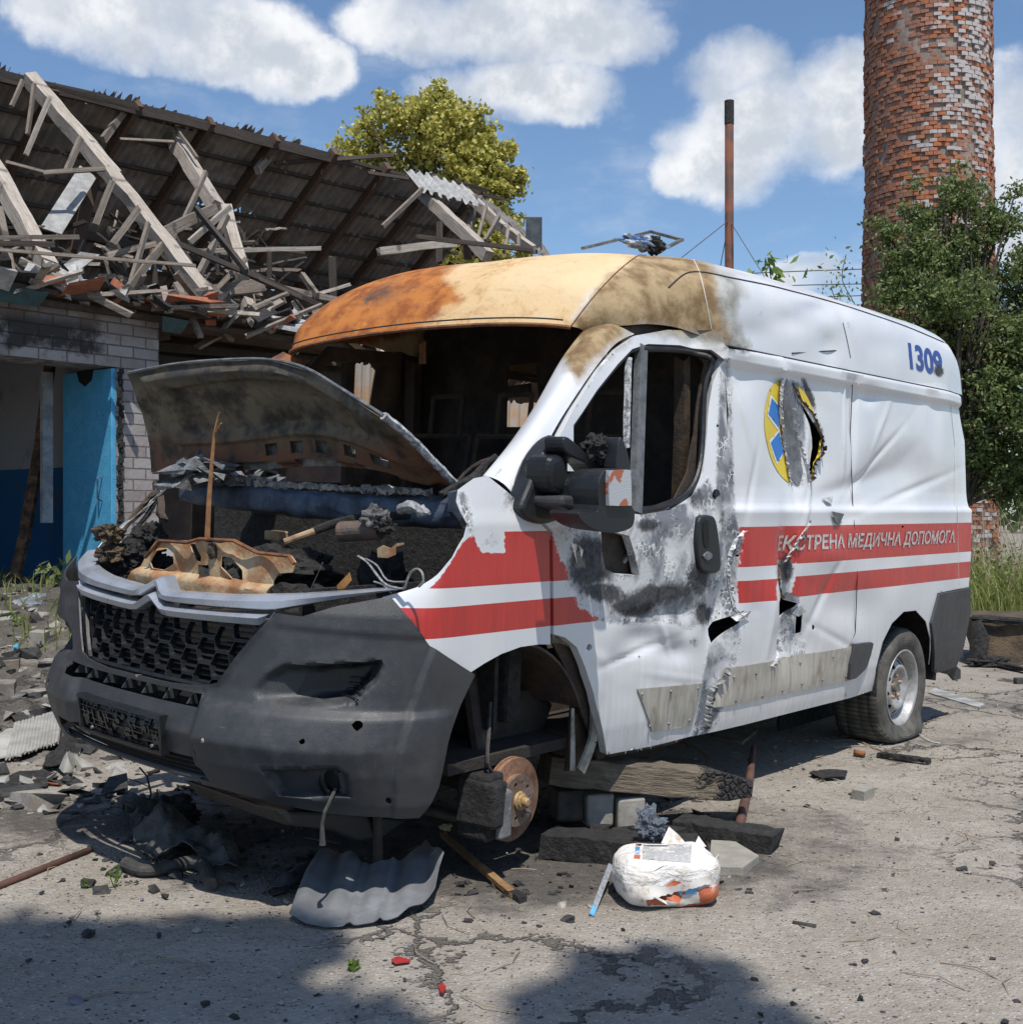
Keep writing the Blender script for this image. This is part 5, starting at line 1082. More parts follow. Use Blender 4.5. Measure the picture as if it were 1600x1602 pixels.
def f_ground(t):
    p = t.geo(); x = t.xyz(p); nl = t.noise(p, .55, 5, .6); nm = t.noise(p, 3.2, 6, .65); nf = t.noise(p, 26, 6, .7); ng = t.noise(p, 120, 3, .7)
    c = t.mix(t.ramp(nm, .3, .7), (.285, .25, .205), (.385, .35, .30)); c = t.mix(t.ramp(nf, .3, .7, .0, .55), c, (.20, .18, .155))
    # exposed aggregate
    cellc = t.vor(p, 90, out='Color'); r_ = t.xyz(cellc)[0]; dd = t.vor(p, 90)
    c = t.mix(t.m('MULTIPLY', t.m('GREATER_THAN', r_, .88), t.ramp(dd, .45, .3)), c, (.42, .40, .37))
    c = t.mix(t.m('MULTIPLY', t.m('LESS_THAN', r_, .14), t.ramp(dd, .45, .3)), c, (.085, .08, .078))
    c2 = t.vor(p, 34, out='Color'); r2 = t.xyz(c2)[1]; d2 = t.vor(p, 34)
    c = t.mix(t.m('MULTIPLY', t.m('GREATER_THAN', r2, .93), t.ramp(d2, .4, .25)), c, (.36, .335, .31))
    c = t.mix(t.m('MULTIPLY', t.m('LESS_THAN', r2, .06), t.ramp(d2, .35, .2)), c, (.05, .047, .045))
    # cracks
    wv = t.vm('ADD', p, sc_(t, t.vm('SUBTRACT', t.noise(p, 2.5, 5, .7, col=True), (.5, .5, .5)), .5))
    e1 = t.vor(wv, 1.1, 'DISTANCE_TO_EDGE'); cm = t.ramp(t.noise(p, .5, 3, .5), .47, .55)
    crack = t.m('MULTIPLY', t.ramp(e1, .022, .006), cm); e2 = t.vor(wv, 4.2, 'DISTANCE_TO_EDGE'); crack = t.m('MAXIMUM', crack, t.m('MULTIPLY', t.ramp(e2, .03, .008), t.m('MULTIPLY', cm, t.ramp(nl, .55, .62))))
    c = t.mix(t.m('MULTIPLY', crack, .75), c, (.06, .055, .05))
    # soot and ash spilled round the wreck (places on the ground)
    so_ = None
    for (cx, cy, rx, ry, s_) in SOOTG:
        q = t.m('ADD', t.m('POWER', t.m('DIVIDE', t.m('SUBTRACT', x[0], cx), rx), 2), t.m('POWER', t.m('DIVIDE', t.m('SUBTRACT', x[1], cy), ry), 2))
        q = t.m('MULTIPLY', t.m('SUBTRACT', 1.15, q, clamp=True), s_); so_ = q if so_ is None else t.m('MAXIMUM', so_, q)
    so_ = t.ramp(t.m('ADD', so_, t.m('MULTIPLY', t.m('SUBTRACT', nm, .5), 1.6)), .35, .85)
    so_ = t.m('MULTIPLY', so_, t.ramp(nf, .2, .5, .65, 1))
    c = t.mix(t.m('MULTIPLY', so_, .82), c, (.045, .040, .036))
    h = t.m('ADD', t.m('ADD', t.m('MULTIPLY', nf, 1.1), t.m('MULTIPLY', t.m('SUBTRACT', .5, dd), .5)), t.m('MULTIPLY', crack, -1.6)); h = t.m('ADD', h, t.m('MULTIPLY', ng, .35))
    h = t.m('ADD', h, t.m('MULTIPLY', t.m('MULTIPLY', t.m('GREATER_THAN', r2, .90), t.ramp(d2, .45, .1)), .8))
    return {'Base Color': c, 'Roughness': .92, 'Specular IOR Level': .25, 'Normal': t.bump(h, .011, 1)}
SOOTG = [(.15, 4.6, 1.6, 1.0, .9), (-.9, 5.2, 1.0, .9, .7), (.2, 4.25, .55, .35, .9), (1.0, 4.95, .7, .5, .6), (-1.3, 4.35, .5, .5, .45), (2.6, 6.9, .9, .5, .5), (3.4, 8.0, 1.2, .9, .55), (1.75, 3.55, .5, .25, .55), (2.3, 5.35, .7, .25, .5), (-2.8, 7.5, 1.6, 2.2, .8), (-3.6, 10, 2.0, 2.0, 1.0), (4.6, 9.2, 1.5, 1.5, .5), (.75, 3.6, .5, .2, .25), (-.4, 3.9, .8, .3, .35), (3.0, 5.5, .4, .2, .4), (-1.9, 5.0, .6, .5, .8), (-1.2, 4.9, .8, .5, .8), (2.4, 4.6, .3, .12, .3), (3.2, 4.4, .5, .35, .6)]
grd = mk('ground', np.c_[GX.ravel(), GY.ravel(), Z0.ravel()], fG, mat('asphalt', f_ground), None, True); tag(grd, kind='structure')
def gpm(px, py, dz=0):
    z = 0.
    for _ in range(12):
        p = gp(px, py, z); z = .6*z+.4*float(gz(p.x, p.y))
    return Vector((p.x, p.y, z+dz))

# ------------------------------------------------------------------ ruined building
BB = Vector((.628, .779, 0)).normalized(); BN = Vector((-BB.y, BB.x, 0)); BC = Vector((-3.26, 11, 0))
bld = empty('ruined_building', label='ruined brick building with blue doorway and collapsed slate roof', cat='building')
bm_ = Matrix(((BB.x, BN.x, 0, BC.x), (BB.y, BN.y, 0, BC.y), (0, 0, 1, 0), (0, 0, 0, 1))); bld.matrix_world = bm_
def bl(s, w, z): return Vector((s, w, z))
def f_brick(t):
    v = t.obj(); x = t.xyz(v); uv = t.add('ShaderNodeCombineXYZ'); t.put(uv.inputs[0], t.m('ADD', x[0], t.m('MULTIPLY', x[1], 1.0))); t.put(uv.inputs[1], x[2])
    wob = t.vm('ADD', uv.outputs[0], sc_(t, t.noise(v, 9, 3, .6, col=True), .012))
    b = t.add('ShaderNodeTexBrick', offset=.5); t.put(b.inputs['Vector'], wob)
    b.inputs['Scale'].default_value = 1; b.inputs['Brick Width'].default_value = .262; b.inputs['Row Height'].default_value = .100; b.inputs['Mortar Size'].default_value = .007; b.inputs['Mortar Smooth'].default_value = .3; b.inputs['Bias'].default_value = 0
    b.inputs['Color1'].default_value = (.36, .33, .32, 1); b.inputs['Color2'].default_value = (.27, .24, .235, 1); b.inputs['Mortar'].default_value = (.12, .11, .105, 1)
    n = t.noise(v, 5, 6, .65); nf = t.noise(v, 30, 5, .7)
    c = t.mix(t.ramp(n, .4, .7, 0, .55), b.outputs['Color'], (.20, .155, .125)); c = t.mix(t.ramp(nf, .5, .75, 0, .4), c, (.42, .40, .39))
    so_ = t.m('ADD', t.m('MULTIPLY', t.ramp(x[2], 2.55, 2.75), t.ramp(x[0], -.2, -.9)), t.m('MULTIPLY', t.m('SUBTRACT', n, .5), 2.2))
    so_ = t.m('MULTIPLY', t.ramp(so_, .45, 1.0), t.ramp(x[2], 3.08, 2.88)); c = t.mix(t.m('MULTIPLY', so_, .92), c, (.018, .016, .015))
    up = t.m('MULTIPLY', t.ramp(x[2], 2.8, 3.15), t.ramp(n, .3, .6)); c = t.mix(t.m('MULTIPLY', up, .45), c, (.10, .075, .06))
    h = t.m('ADD', t.m('MULTIPLY', b.outputs['Fac'], -1.2), t.m('MULTIPLY', nf, .5))
    return {'Base Color': c, 'Roughness': .9, 'Normal': t.bump(h, .012)}
M_BRICK = mat('silicate_brick', f_brick)
mb = MB(); mb.box((-.215, .2, 1.45), (.43, .4, 2.3)); mb.box((-4.0, .2, 2.87), (8.0, .4, .54)); mb.box((-6.9, .2, 1.45), (2.2, .4, 2.3)); mb.build('wall', M_BRICK, bld)
M_BURNTW = simple('burnt_wall', (.05, .038, .032), .9, scale=3, bump=.02, bscale=12, c2=(.10, .06, .045))
mb = MB(); mb.box((6.0, .9, 1.55), (12, .3, 3.0)); mb.box((9.0, 4.5, 1.5), (.3, 7.5, 3.0)); mb.box((0, 8.0, 1.5), (16, .3, 3.0)); mb.build('burnt_wall', M_BURNTW, bld)
for k in range(7):
    mb = MB(); a = random.uniform(-.02, .06); mb.bar((0.05+random.uniform(0, .2), .55, 3.0-.09-k*.12), (3.2, .5, 3.0-k*.12+a-.06), .05, .09, n=6, jit=.008); mb.build('charred_board', simple('charred_board', (.055, .042, .034), .85, scale=6, bump=.01, c2=(.02, .018, .016)), bld)
def f_room(t):
    v = t.obj(); x = t.xyz(v); n = t.noise(v, 3, 5, .6)
    c = t.mix(t.m('GREATER_THAN', x[2], 1.74), (.022, .13, .30), (.42, .42, .44)); c = t.mix(t.ramp(n, .55, .75, 0, .6), c, (.12, .11, .10))
    return {'Base Color': c, 'Roughness': .7}
M_ROOM = mat('two_tone_plaster', f_room)
mb = MB(); mb.box((-4, 3.3, 1.75), (8.4, .15, 2.6)); mb.box((-.1, 1.9, 1.75), (.12, 2.7, 2.6)); mb.box((-8.0, 1.9, 1.75), (.12, 2.7, 2.6)); mb.build('inner_wall', M_ROOM, bld)
mb = MB(); mb.box((-4, 1.9, 3.0), (8.6, 3.3, .1)); mb.build('ceiling', M_BURNTW, bld)
mb = MB(); mb.box((-4, 2.3, .50), (8.0, 3.9, .12)); mb.build('floor', simple('room_floor', (.10, .09, .08), .9), bld)
def f_blue(t):
    v = t.obj(); n = t.noise(v, 9, 5, .6); sp = t.vor(v, 42, out='Distance'); x = t.xyz(v)
    c = t.mix(t.ramp(n, .4, .7), (.07, .33, .56), (.10, .39, .62)); edge = t.ramp(x[1], .30, .02)
    hit = t.m('MULTIPLY', t.ramp(sp, .22, .10), t.m('GREATER_THAN', t.m('ADD', t.xyz(t.vor(v, 42, out='Color'))[0], t.m('MULTIPLY', edge, .3)), .72))
    c = t.mix(hit, c, (.03, .03, .03)); return {'Base Color': c, 'Roughness': .5, 'Normal': t.bump(hit, .004)}
door_b = mk('door_leaf', *(lambda m: (m.v, m.f))((lambda: (lambda m: (m.box((-.455, .42, 1.58), (.05, .80, 2.02)), m)[1])(MB()))()), mat('blue_paint', f_blue), bld, bevel=.005)
mb = MB(); mb.tube([(-.485, .16, 1.62), (-.53, .16, 1.60), (-.53, .16, 1.42), (-.485, .16, 1.40)], .008, 6); mb.build('handle', M_BLUEM, door_b)
mb = MB(); mb.addm([(-.485, .30, 2.60), (-.485, .58, 2.60), (-.485, .54, 2.50), (-.485, .44, 2.45), (-.485, .33, 2.50)], [(0, 1, 2, 3, 4)]); mb.build('burn_hole', MATS['black'], door_b, solid=.004)
mb = MB()
for k in range(60):
    z = .6+2.0*k/60; mb.box((-.41+random.uniform(-.01, .012), -.012, z), (random.uniform(.02, .05), random.uniform(.02, .05), .045), jit=.008)
mb.build('charred_jamb', M_CHAR, bld)
mb = MB(); mb.box((-.62, .86, 1.9), (.10, .05, 1.4)); mb.build('door_frame', simple('pale_frame', (.38, .40, .42), .7), bld)
mb = MB(); mb.tube([wp(78, 565, 11.3), wp(62, 700, 11.25), wp(38, 840, 11.2), wp(22, 905, 11.1)], .055, 7, jit=.12); o = mb.build('leaning_pole', simple('charred_pole', (.04, .03, .025), .85, scale=12, c2=(.22, .11, .05)))
tag(o, 'half charred pole leaning inside the blue doorway', 'pole')
mb = MB(); mb.tube([bl(-2.3, .02, 2.92), bl(-2.3, -.10, 2.92)], .11, 14); mb.build('vent_pipe', simple('teal_paint', (.04, .10, .105), .6, scale=10, c2=(.02, .05, .055)), bld)
mb = MB(); mb.tube([bl(-2.3, -.08, 2.92), bl(-2.3, -.105, 2.92)], .075, 12); mb.build('vent_bore', MATS['black'], bld)
# eaves: fascia, slab and teal gutter lengths
mb = MB(); mb.box((3.5, 4.1, 3.10), (16, 8.3, .10)); mb.build('attic_floor', M_BURNTW, bld)
mb = MB(); mb.bar((-7, -.14, 3.16), (6, -.12, 3.13), .16, .04, n=40, jit=.012); mb.bar((-7, -.05, 3.09), (3, -.05, 3.06), .07, .05, n=30, jit=.014); mb.build('fascia_board', M_DARKM, bld)
M_TEAL = MATS['teal_paint']
for s0, s1, z_ in ((-1.75, -1.22, 3.06), (-.12, .18, 3.0)):
    mb = MB(); mb.addm([bl(s0, -.22, z_+.08), bl(s1, -.22, z_+.07), bl(s1-.06, -.16, z_-.05), bl(s0+.04, -.16, z_-.05)], [(0, 1, 2, 3)]); mb.build('gutter', M_TEAL, bld, solid=.012)
# timbers
def wood(name, ca, cb):
    def fn(t):
        v = t.obj(); n = t.noise(v, 5, 6, .6); g = t.noise(t.scl(v, 1.2, 30, 30), 1.6, 6, .7, .6); g = t.m('ADD', t.m('MULTIPLY', g, .75), t.m('MULTIPLY', t.noise(v, 20, 4, .7), .25))
        c = t.mix(t.ramp(g, .32, .68), cb, ca); c = t.mix(t.m('MULTIPLY', t.ramp(n, .58, .70), .8), c, (.035, .03, .026)); c = t.mix(t.m('MULTIPLY', t.rnd(), .35), c, cb)
        return {'Base Color': c, 'Roughness': .85, 'Normal': t.bump(g, .01)}
    return mat(name, fn)
W_L = wood('weathered_pale_wood', (.50, .45, .39), (.24, .20, .16)); W_M = wood('weathered_grey_wood', (.30, .255, .21), (.12, .095, .075)); W_D = wood('burnt_brown_wood', (.085, .062, .048), (.03, .025, .022)); W_R = wood('reddish_rafter_wood', (.14, .08, .05), (.05, .034, .026))
WT = {'L': W_L, 'M': W_M, 'D': W_D, 'R': W_R}
RZ, RW = 6.55, 4.0
def slope(s, u): return bl(s, RW+u*4.4, 6.36+.048*s-u*3.4)         # u 0 ridge .. 1 far eaves
def f_slate(t):
    v = t.obj(); n = t.noise(v, 3, 6, .65); c = t.mix(t.ramp(n, .35, .65), (.15, .14, .13), (.29, .275, .25)); c = t.mix(t.m('MULTIPLY', t.rnd(), .5), c, (.13, .12, .11))
    return {'Base Color': c, 'Roughness': .95, 'Normal': t.bump(t.noise(v, 40, 4, .7), .004)}
M_SLATE = mat('corrugated_slate', f_slate)
rg = random.Random(21)
def corr(name, o, a, b, nw, m, parent, amp=.024, rag=.0, solid=.008, seed=0, keep=1., seg=6, rows=6):
    """corrugated sheet from corner o along a (across waves) and b"""
    rr = random.Random(seed); o, a, b = Vector(o), Vector(a), Vector(b); nn = a.cross(b).normalized(); na = nw*seg
    e0 = [rr.uniform(0, rag) for _ in range(na+1)]; e1 = [rr.uniform(0, rag) for _ in range(na+1)]; V = []
    for i in range(na+1):
        for j in range(rows+1):
            u = j/rows; u = e0[i]+(1-e0[i]-e1[i])*u; V.append(o+a*(i/na)+b*u+nn*amp*math.sin(2*math.pi*i/seg))
    f = [(i*(rows+1)+j, i*(rows+1)+j+1, (i+1)*(rows+1)+j+1, (i+1)*(rows+1)+j) for i in range(na) for j in range(rows) if rr.random() < keep]
    return mk(name, V, f, m, parent, True, solid=solid)
ns = 17; k = 0
for r_ in range(4):
    for c_ in range(ns):
        s0 = -9.52+c_*1.13; u0 = r_*.255-(.012 if r_ == 0 else .02)
        j1, j2 = rg.uniform(-.03, .03), rg.uniform(-.02, .02)
        p = slope(s0+j1, u0+j2)+Vector((0, 0, .10+.012*(r_ % 2)+.02*rg.random())); A_ = Vector((1.15, 0, rg.uniform(-.03, .03))); B_ = slope(0, .285)-slope(0, 0)
        k += 1; corr('slate_sheet', p, A_, B_, 8, M_SLATE, bld, seed=k, rag=(.12 if (r_ == 0 or rg.random() < .15) else .015), keep=1 if rg.random() < .7 else .985)
for r_ in range(13):
    u = r_/12.3; mb = MB(); mb.bar(slope(-9.6, u)+Vector((0, 0, .045)), slope(9.9-.25*r_*0, u)+Vector((0, 0, .045)), .05, .05, n=26, jit=.006); mb.build('batten', W_D, bld)
for i in range(13):
    s0 = -4.4+i*1.13; mb = MB(); d_ = .12 if i > 5 else 0; mb.bar(slope(s0, -.015-d_*.1), slope(s0+rg.uniform(-.05, .05), 1.0), .08, .16, n=6, jit=.006); mb.build('rafter', W_R, bld)
mb = MB(); mb.bar(slope(-5.2, 0)+Vector((0, -.06, .02)), slope(6.2, 0)+Vector((0, -.06, .02)), .05, .14, n=18, jit=.012); mb.build('ridge_board', W_D, bld)
for s0 in (-3, -.5, 2.2, 4.6, 7, 8.6):
    mb = MB(); mb.bar(bl(s0, 5.6, 3.1), bl(s0, 5.6, 5.2), .10, .10, n=3, jit=.006); mb.build('attic_post', W_D, bld)
mb = MB(); mb.bar(bl(-5, 5.6, 5.15), bl(9.5, 5.6, 5.15), .12, .12, n=12, jit=.01); mb.build('purlin', W_D, bld)
# broken front timbers, every one traced: zoom coordinates, width, tone, distances
def z1(x, y): return (x/3.478, 80+y/3.478)
def z2(x, y): return (400+x/3.478, 100+y/3.478)
TB = [(z1, 165, 150, 620, 690, 84, 'L', 14.2, 13), (z1, 590, 650, 1125, 1340, 80, 'L', 13, 11.7), (z1, 880, 375, 1180, 850, 74, 'L', 16.6, 14.8), (z1, 1225, 860, 1330, 1250, 72, 'L', 14.8, 13.9), (z1, 1340, 1370, 1440, 1600, 66, 'L', 13.6, 13.2),
      (z1, -60, 590, 290, 1210, 90, 'L', 12.4, 11.2), (z1, -10, 850, 75, 1250, 55, 'M', 11.4, 11.2), (z1, -10, 1012, 432, 1010, 26, 'M', 11, 11.2), (z1, -10, 1045, 300, 1052, 32, 'D', 11.2, 11.4), (z1, -10, 1080, 1062, 1166, 20, 'M', 10.9, 11.6),
      (z1, 245, 662, 572, 640, 28, 'M', 12.4, 12.6), (z1, 30, 598, 252, 660, 17, 'M', 12.3, 12.4), (z1, 268, 255, 140, 562, 26, 'L', 13.2, 13), (z1, 186, 175, 150, 452, 26, 'M', 13.6, 13.4), (z1, 125, 160, 62, 300, 24, 'M', 14, 13.8),
      (z1, 440, 475, 365, 645, 34, 'M', 12.7, 12.5), (z1, 610, 705, 518, 942, 36, 'M', 12.5, 12.4), (z1, 755, 855, 615, 1045, 36, 'M', 12.1, 11.9), (z1, 808, 935, 715, 1250, 32, 'M', 12, 11.7), (z1, 1120, 660, 980, 972, 30, 'M', 14.2, 13.6),
      (z1, 1062, 850, 1342, 1200, 36, 'D', 13.4, 12.8), (z1, 1252, 848, 1028, 1042, 34, 'L', 13.6, 13.2), (z1, 908, 345, 1072, 582, 20, 'M', 16.2, 15.4), (z1, 580, 1112, 905, 1035, 36, 'M', 12, 12.3), (z1, 850, 1010, 1165, 855, 62, 'M', 12.8, 13.8),
      (z1, 925, 1030, 1400, 1228, 32, 'D', 12.4, 13), (z1, 1380, 1225, 1640, 1345, 30, 'D', 13, 13.4), (z1, 958, 1088, 1745, 1072, 27, 'L', 13.8, 14.8), (z1, 905, 1030, 695, 1295, 44, 'M', 12.2, 11.6), (z1, 1028, 1185, 1620, 1640, 26, 'L', 12, 12.8),
      (z1, 1235, 895, 1085, 1215, 42, 'M', 13.8, 13.2), (z1, 890, 1345, 1430, 1272, 74, 'M', 12.8, 13.4), (z1, 510, 690, 410, 1100, 66, 'R', 13.4, 13.3), (z1, 650, 476, 945, 492, 15, 'M', 15, 15.4), (z1, 205, 170, 752, 312, 20, 'D', 14.2, 15.2),
      (z1, 700, 340, 1180, 462, 16, 'D', 15.4, 16.6), (z1, 1100, 1180, 1200, 980, 34, 'R', 13.5, 13.8), (z1, 1180, 1290, 1340, 1130, 30, 'M', 13, 13.2), (z1, 590, 960, 700, 1190, 30, 'D', 12.8, 12.5), (z1, 790, 870, 540, 560, 22, 'D', 13, 13.6), (z1, 590, 630, 760, 860, 26, 'M', 13, 12.6),
      (z1, 1085, 400, 1020, 480, 40, 'M', 16.8, 16.5), (z1, 1480, 550, 1400, 650, 46, 'M', 17.4, 17), (z1, 700, 280, 560, 480, 40, 'M', 15.4, 14.9), (z1, 840, 1180, 850, 1350, 30, 'D', 12, 12),
      (z2, 676, 1016, 1092, 976, 44, 'L', 15.6, 16.6), (z2, 878, 940, 1500, 1012, 26, 'D', 15.6, 16.8), (z2, 895, 690, 1272, 1048, 66, 'L', 18.6, 16.6), (z2, 905, 680, 690, 885, 26, 'M', 18, 17.4), (z2, 1130, 690, 1330, 880, 56, 'L', 19.6, 18.6), (z2, 1310, 860, 1505, 1008, 52, 'L', 18.6, 17.6),
      (z2, 1195, 715, 1165, 905, 34, 'M', 18.8, 18.4), (z2, 1252, 775, 1208, 955, 26, 'M', 18.4, 18), (z2, 1322, 828, 1245, 965, 28, 'M', 18.2, 17.8), (z2, 1372, 890, 1350, 1022, 28, 'M', 18, 17.6), (z2, 1435, 930, 1430, 1000, 24, 'M', 17.6, 17.4), (z2, 105, 540, 742, 494, 24, 'D', 17.4, 18.6),
      (z2, 610, 590, 832, 625, 20, 'D', 18.4, 18.9), (z2, 1090, 640, 1262, 692, 22, 'D', 19.4, 19.8), (z2, -10, 1145, 440, 1352, 30, 'D', 13.6, 14.4), (z2, 150, 1225, 492, 1292, 40, 'M', 14.2, 14.8), (z2, 250, 1140, 335, 1262, 36, 'M', 14.6, 14.4), (z2, 345, 1250, 512, 1198, 20, 'L', 14.6, 15),
      (z2, 222, 1325, 200, 1495, 30, 'L', 13.8, 13.6), (z2, 1000, 860, 1000, 1080, 40, 'D', 17, 17), (z2, 1150, 960, 1150, 1060, 50, 'R', 17.2, 17.2), (z2, 75, 1020, 75, 1190, 26, 'D', 15, 15), (z2, 415, 1050, 425, 1270, 38, 'D', 15.4, 15.4), (z2, 128, 1490, 420, 1470, 34, 'M', 13.8, 14.4)]
LBL = {'L': 'pale weathered', 'M': 'grey splintered', 'D': 'dark scorched', 'R': 'reddish brown'}
for i, (zf, xa_, ya_, xb_, yb_, w_, tn, d0, d1) in enumerate(TB):
    a, b = zf(xa_, ya_), zf(xb_, yb_); A_, B_ = wp(*a, d0), wp(*b, d1); ww = w_/3.478*.5*(d0+d1)/F; mb = MB()
    mb.bar((0, 0, 0), ((B_-A_).length, 0, 0), ww*(.85 if w_ > 60 else .62), ww*.9, n=max(2, int((B_-A_).length/.3)), jit=ww*.07, roll=rg.uniform(-.3, .3))
    mb.build('rafter' if w_ > 60 else 'roof_lath', WT[tn], bld if False else None)
    o = col.objects[-1]; o.matrix_world = Matrix.Translation(A_) @ (B_-A_).to_track_quat('X', 'Z').to_matrix().to_4x4()
    o.name = 'fallen_rafter' if w_ > 60 else 'broken_lath'
    hor = 'lying nearly level' if abs(a[1]-b[1]) < abs(a[0]-b[0])*.3 else ('leaning steeply' if abs(a[1]-b[1]) > abs(a[0]-b[0])*1.5 else 'slanting')
    tag(o, None, 'rafter' if w_ > 60 else 'plank', 'broken timbers of the collapsed roof'); o['_m'] = [(a[0]+b[0])/2, (a[1]+b[1])/2]; o['_h'] = hor; o['_t'] = LBL[tn]
# slates and scraps
for nm, m_, cnt in (('splintered_laths', W_M, 34), ('scorched_laths', W_D, 60), ('pale_laths', W_L, 16)):
    mb = MB()
    for k in range(cnt):
        x = rg.uniform(0, 480); y = rg.uniform(330, 440)+x*.10+rg.gauss(0, 16); D = 11.6+x/845*6.5+rg.uniform(0, 1.2); a = rg.choice([rg.gauss(1.0, .3), rg.gauss(-.9, .35), rg.gauss(.1, .15)]); L = rg.uniform(18, 70)
        p, q = wp(x-math.cos(a)*L*.5, y-math.sin(a)*L*.5, D), wp(x+math.cos(a)*L*.5, y+math.sin(a)*L*.5, D+rg.uniform(-.4, .4)); w_ = rg.uniform(.02, .055); mb.bar(p, q, w_, w_*.7, n=4, jit=w_*.18, w1=w_*rg.uniform(.3, 1))
    tag(mb.build(nm, m_), {'splintered_laths': 'grey splinters hanging all through the broken roof', 'scorched_laths': 'blackened splinters hanging all through the broken roof', 'pale_laths': 'pale splinters caught in the broken roof'}[nm], 'splinters', kind='stuff')
M_SLATEL = simple('sunlit_slate', (.42, .42, .41), .9, scale=10, c2=(.26, .255, .25), bump=.004)
def quad(name, pts, D, m, lab, cat, group=None, solid=.012, parent=None):
    V = [wp(x, y, d_) for (x, y), d_ in zip(pts, D)]; o = mk(name, V, [tuple(range(len(V)))], m, parent, solid=solid); return tag(o, lab, cat, group)
quad('slate_slab', [z1(435, 625), z1(525, 690), z1(335, 1000), z1(218, 962)], (13.2, 13.2, 12.4, 12.4), M_SLATEL, 'large grey slate slab hanging beneath the first pale rafter', 'slate')
quad('slate_piece', [z1(350, 1165), z1(440, 1095), z1(545, 1110), z1(400, 1220)], (12, 12, 12, 11.8), M_SLATEL, 'white slate fragment caught between the laths above the gutter', 'slate')
p0, p1, p2 = wp(*z2(800, 560), 18.6), wp(*z2(1120, 650), 18.9), wp(*z2(905, 690), 18.0)
o = corr('slate_sheet', p0, p1-p0, p2-p0, 7, M_SLATEL, None, amp=.035, rag=.12, seed=5); tag(o, 'sunlit corrugated slate sheet draped over the right end of the ridge', 'slate')
for k, (x, y) in enumerate([(1200, 700), (1290, 770), (1370, 840), (1440, 900)]):
    p0 = wp(*z2(x, y), 20-.5*k); o = corr('slate_sheet', p0, wp(*z2(x+120, y+78), 19.7-.5*k)-p0, wp(*z2(x+70, y+110), 19.2-.5*k)-p0, 4, MATS['corrugated_slate'], bld if False else None, seed=k, rag=.1)
    tag(o, ['dark slate sheet nearest the ridge on the right hip', 'dark slate sheet second down the right hip', 'dark slate sheet third down the right hip', 'dark slate sheet lowest on the right hip'][k], 'slate')
mb = MB(); a = wp(835, 368, 18); mb.box(a, (.24, .3, .5)); tag(mb.build('sheet_metal_cowl', simple('dark_cowl', (.06, .07, .08), .5, metal=.3), bevel=.01), 'dark sheet metal box at the right end of the ruined roof', 'cowl')
# rubble lying on the attic floor
M_TILE = simple('broken_tile', (.36, .12, .055), .85, scale=20, c2=(.22, .08, .05))
rr = random.Random(4)
for nm, m_, cnt in (('slate_rubble', M_SLATEL, 150), ('lath_rubble', W_M, 110), ('tile_rubble', M_TILE, 60), ('charred_rubble', M_CHAR, 120), ('pale_lath_rubble', W_L, 60)):
    mb = MB()
    for k in range(cnt):
        s_ = rr.uniform(-3.5, 6.5) if nm != 'tile_rubble' else rr.choice([rr.gauss(2.6, .6), rr.gauss(.3, .8)]); w_ = abs(rr.gauss(0, .9))-.35; z_ = 3.17+rr.random()*.30*max(.15, min(1, w_+.45)); c = bm_ @ Vector((s_, w_, z_))
        rot = Matrix.Rotation(rr.uniform(0, 6.3), 3, 'Z') @ Matrix.Rotation(rr.gauss(0, .5), 3, 'X') @ Matrix.Rotation(rr.gauss(0, .5), 3, 'Y')
        if 'lath' in nm: mb.box(c, (rr.uniform(.3, 1.1), rr.uniform(.03, .08), rr.uniform(.02, .05)), rot, jit=.01)
        else: mb.box(c, (rr.uniform(.08, .38), rr.uniform(.06, .25), rr.uniform(.012, .05)), rot, jit=.03)
    o = mb.build(nm, m_); tag(o, {'slate_rubble': 'broken pale slate strewn on the attic floor above the eaves', 'lath_rubble': 'grey broken laths strewn above the eaves', 'tile_rubble': 'broken orange tiles strewn above the eaves', 'charred_rubble': 'charred scraps strewn above the eaves', 'pale_lath_rubble': 'pale broken laths strewn above the eaves'}[nm], 'rubble', kind='stuff')

# ------------------------------------------------------------------ brick chimney
cc_ = Vector(((1451-800)/F*22, 22, 0)); rg = np.random.default_rng(12)
CR = 1.128; V = []; Fc = []; A1 = []; nb = 50; z = -.3; i = 0
R0c = lambda zz: CR+.012*max(0, 9-zz)
while z < 17:
    r0 = R0c(z)
    for k in range(nb):
        a0 = 2*math.pi*(k+(.5 if i % 2 else 0))/nb+.003; a1 = a0+2*math.pi/nb-.009
        if math.cos(a0) > -.2 or True:
            er = max(0, mnoise.noise(Vector((math.cos(a0)*2.2, math.sin(a0)*2.2, z*.9)))+.1*0)
            out = -.07*er+float(rg.uniform(-.026, .018)) if rg.random() > .2 else -float(rg.uniform(.04, .10))
            h_ = .064+float(rg.uniform(-.004, .003)); r1 = r0+out; am = (a0+a1)/2; b = len(V)
            for (aa, rr_) in ((a0, r0-.12), (a0, r1), (am, r1+.004), (a1, r1+float(rg.uniform(-.008, .004))), (a1, r0-.12)):
                for zz in (z, z+h_): V.append((cc_.x+rr_*math.cos(aa), cc_.y+rr_*math.sin(aa), zz))
            for q in range(4): Fc.append((b+2*q, b+2*q+2, b+2*q+3, b+2*q+1))
            Fc += [(b+1, b+3, b+5, b+7, b+9), (b+8, b+6, b+4, b+2, b)]
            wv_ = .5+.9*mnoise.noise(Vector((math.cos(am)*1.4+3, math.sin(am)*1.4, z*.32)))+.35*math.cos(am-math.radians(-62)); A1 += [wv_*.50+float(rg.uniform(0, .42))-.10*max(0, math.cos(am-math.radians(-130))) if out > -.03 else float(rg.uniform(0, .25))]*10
    z += .0765; i += 1
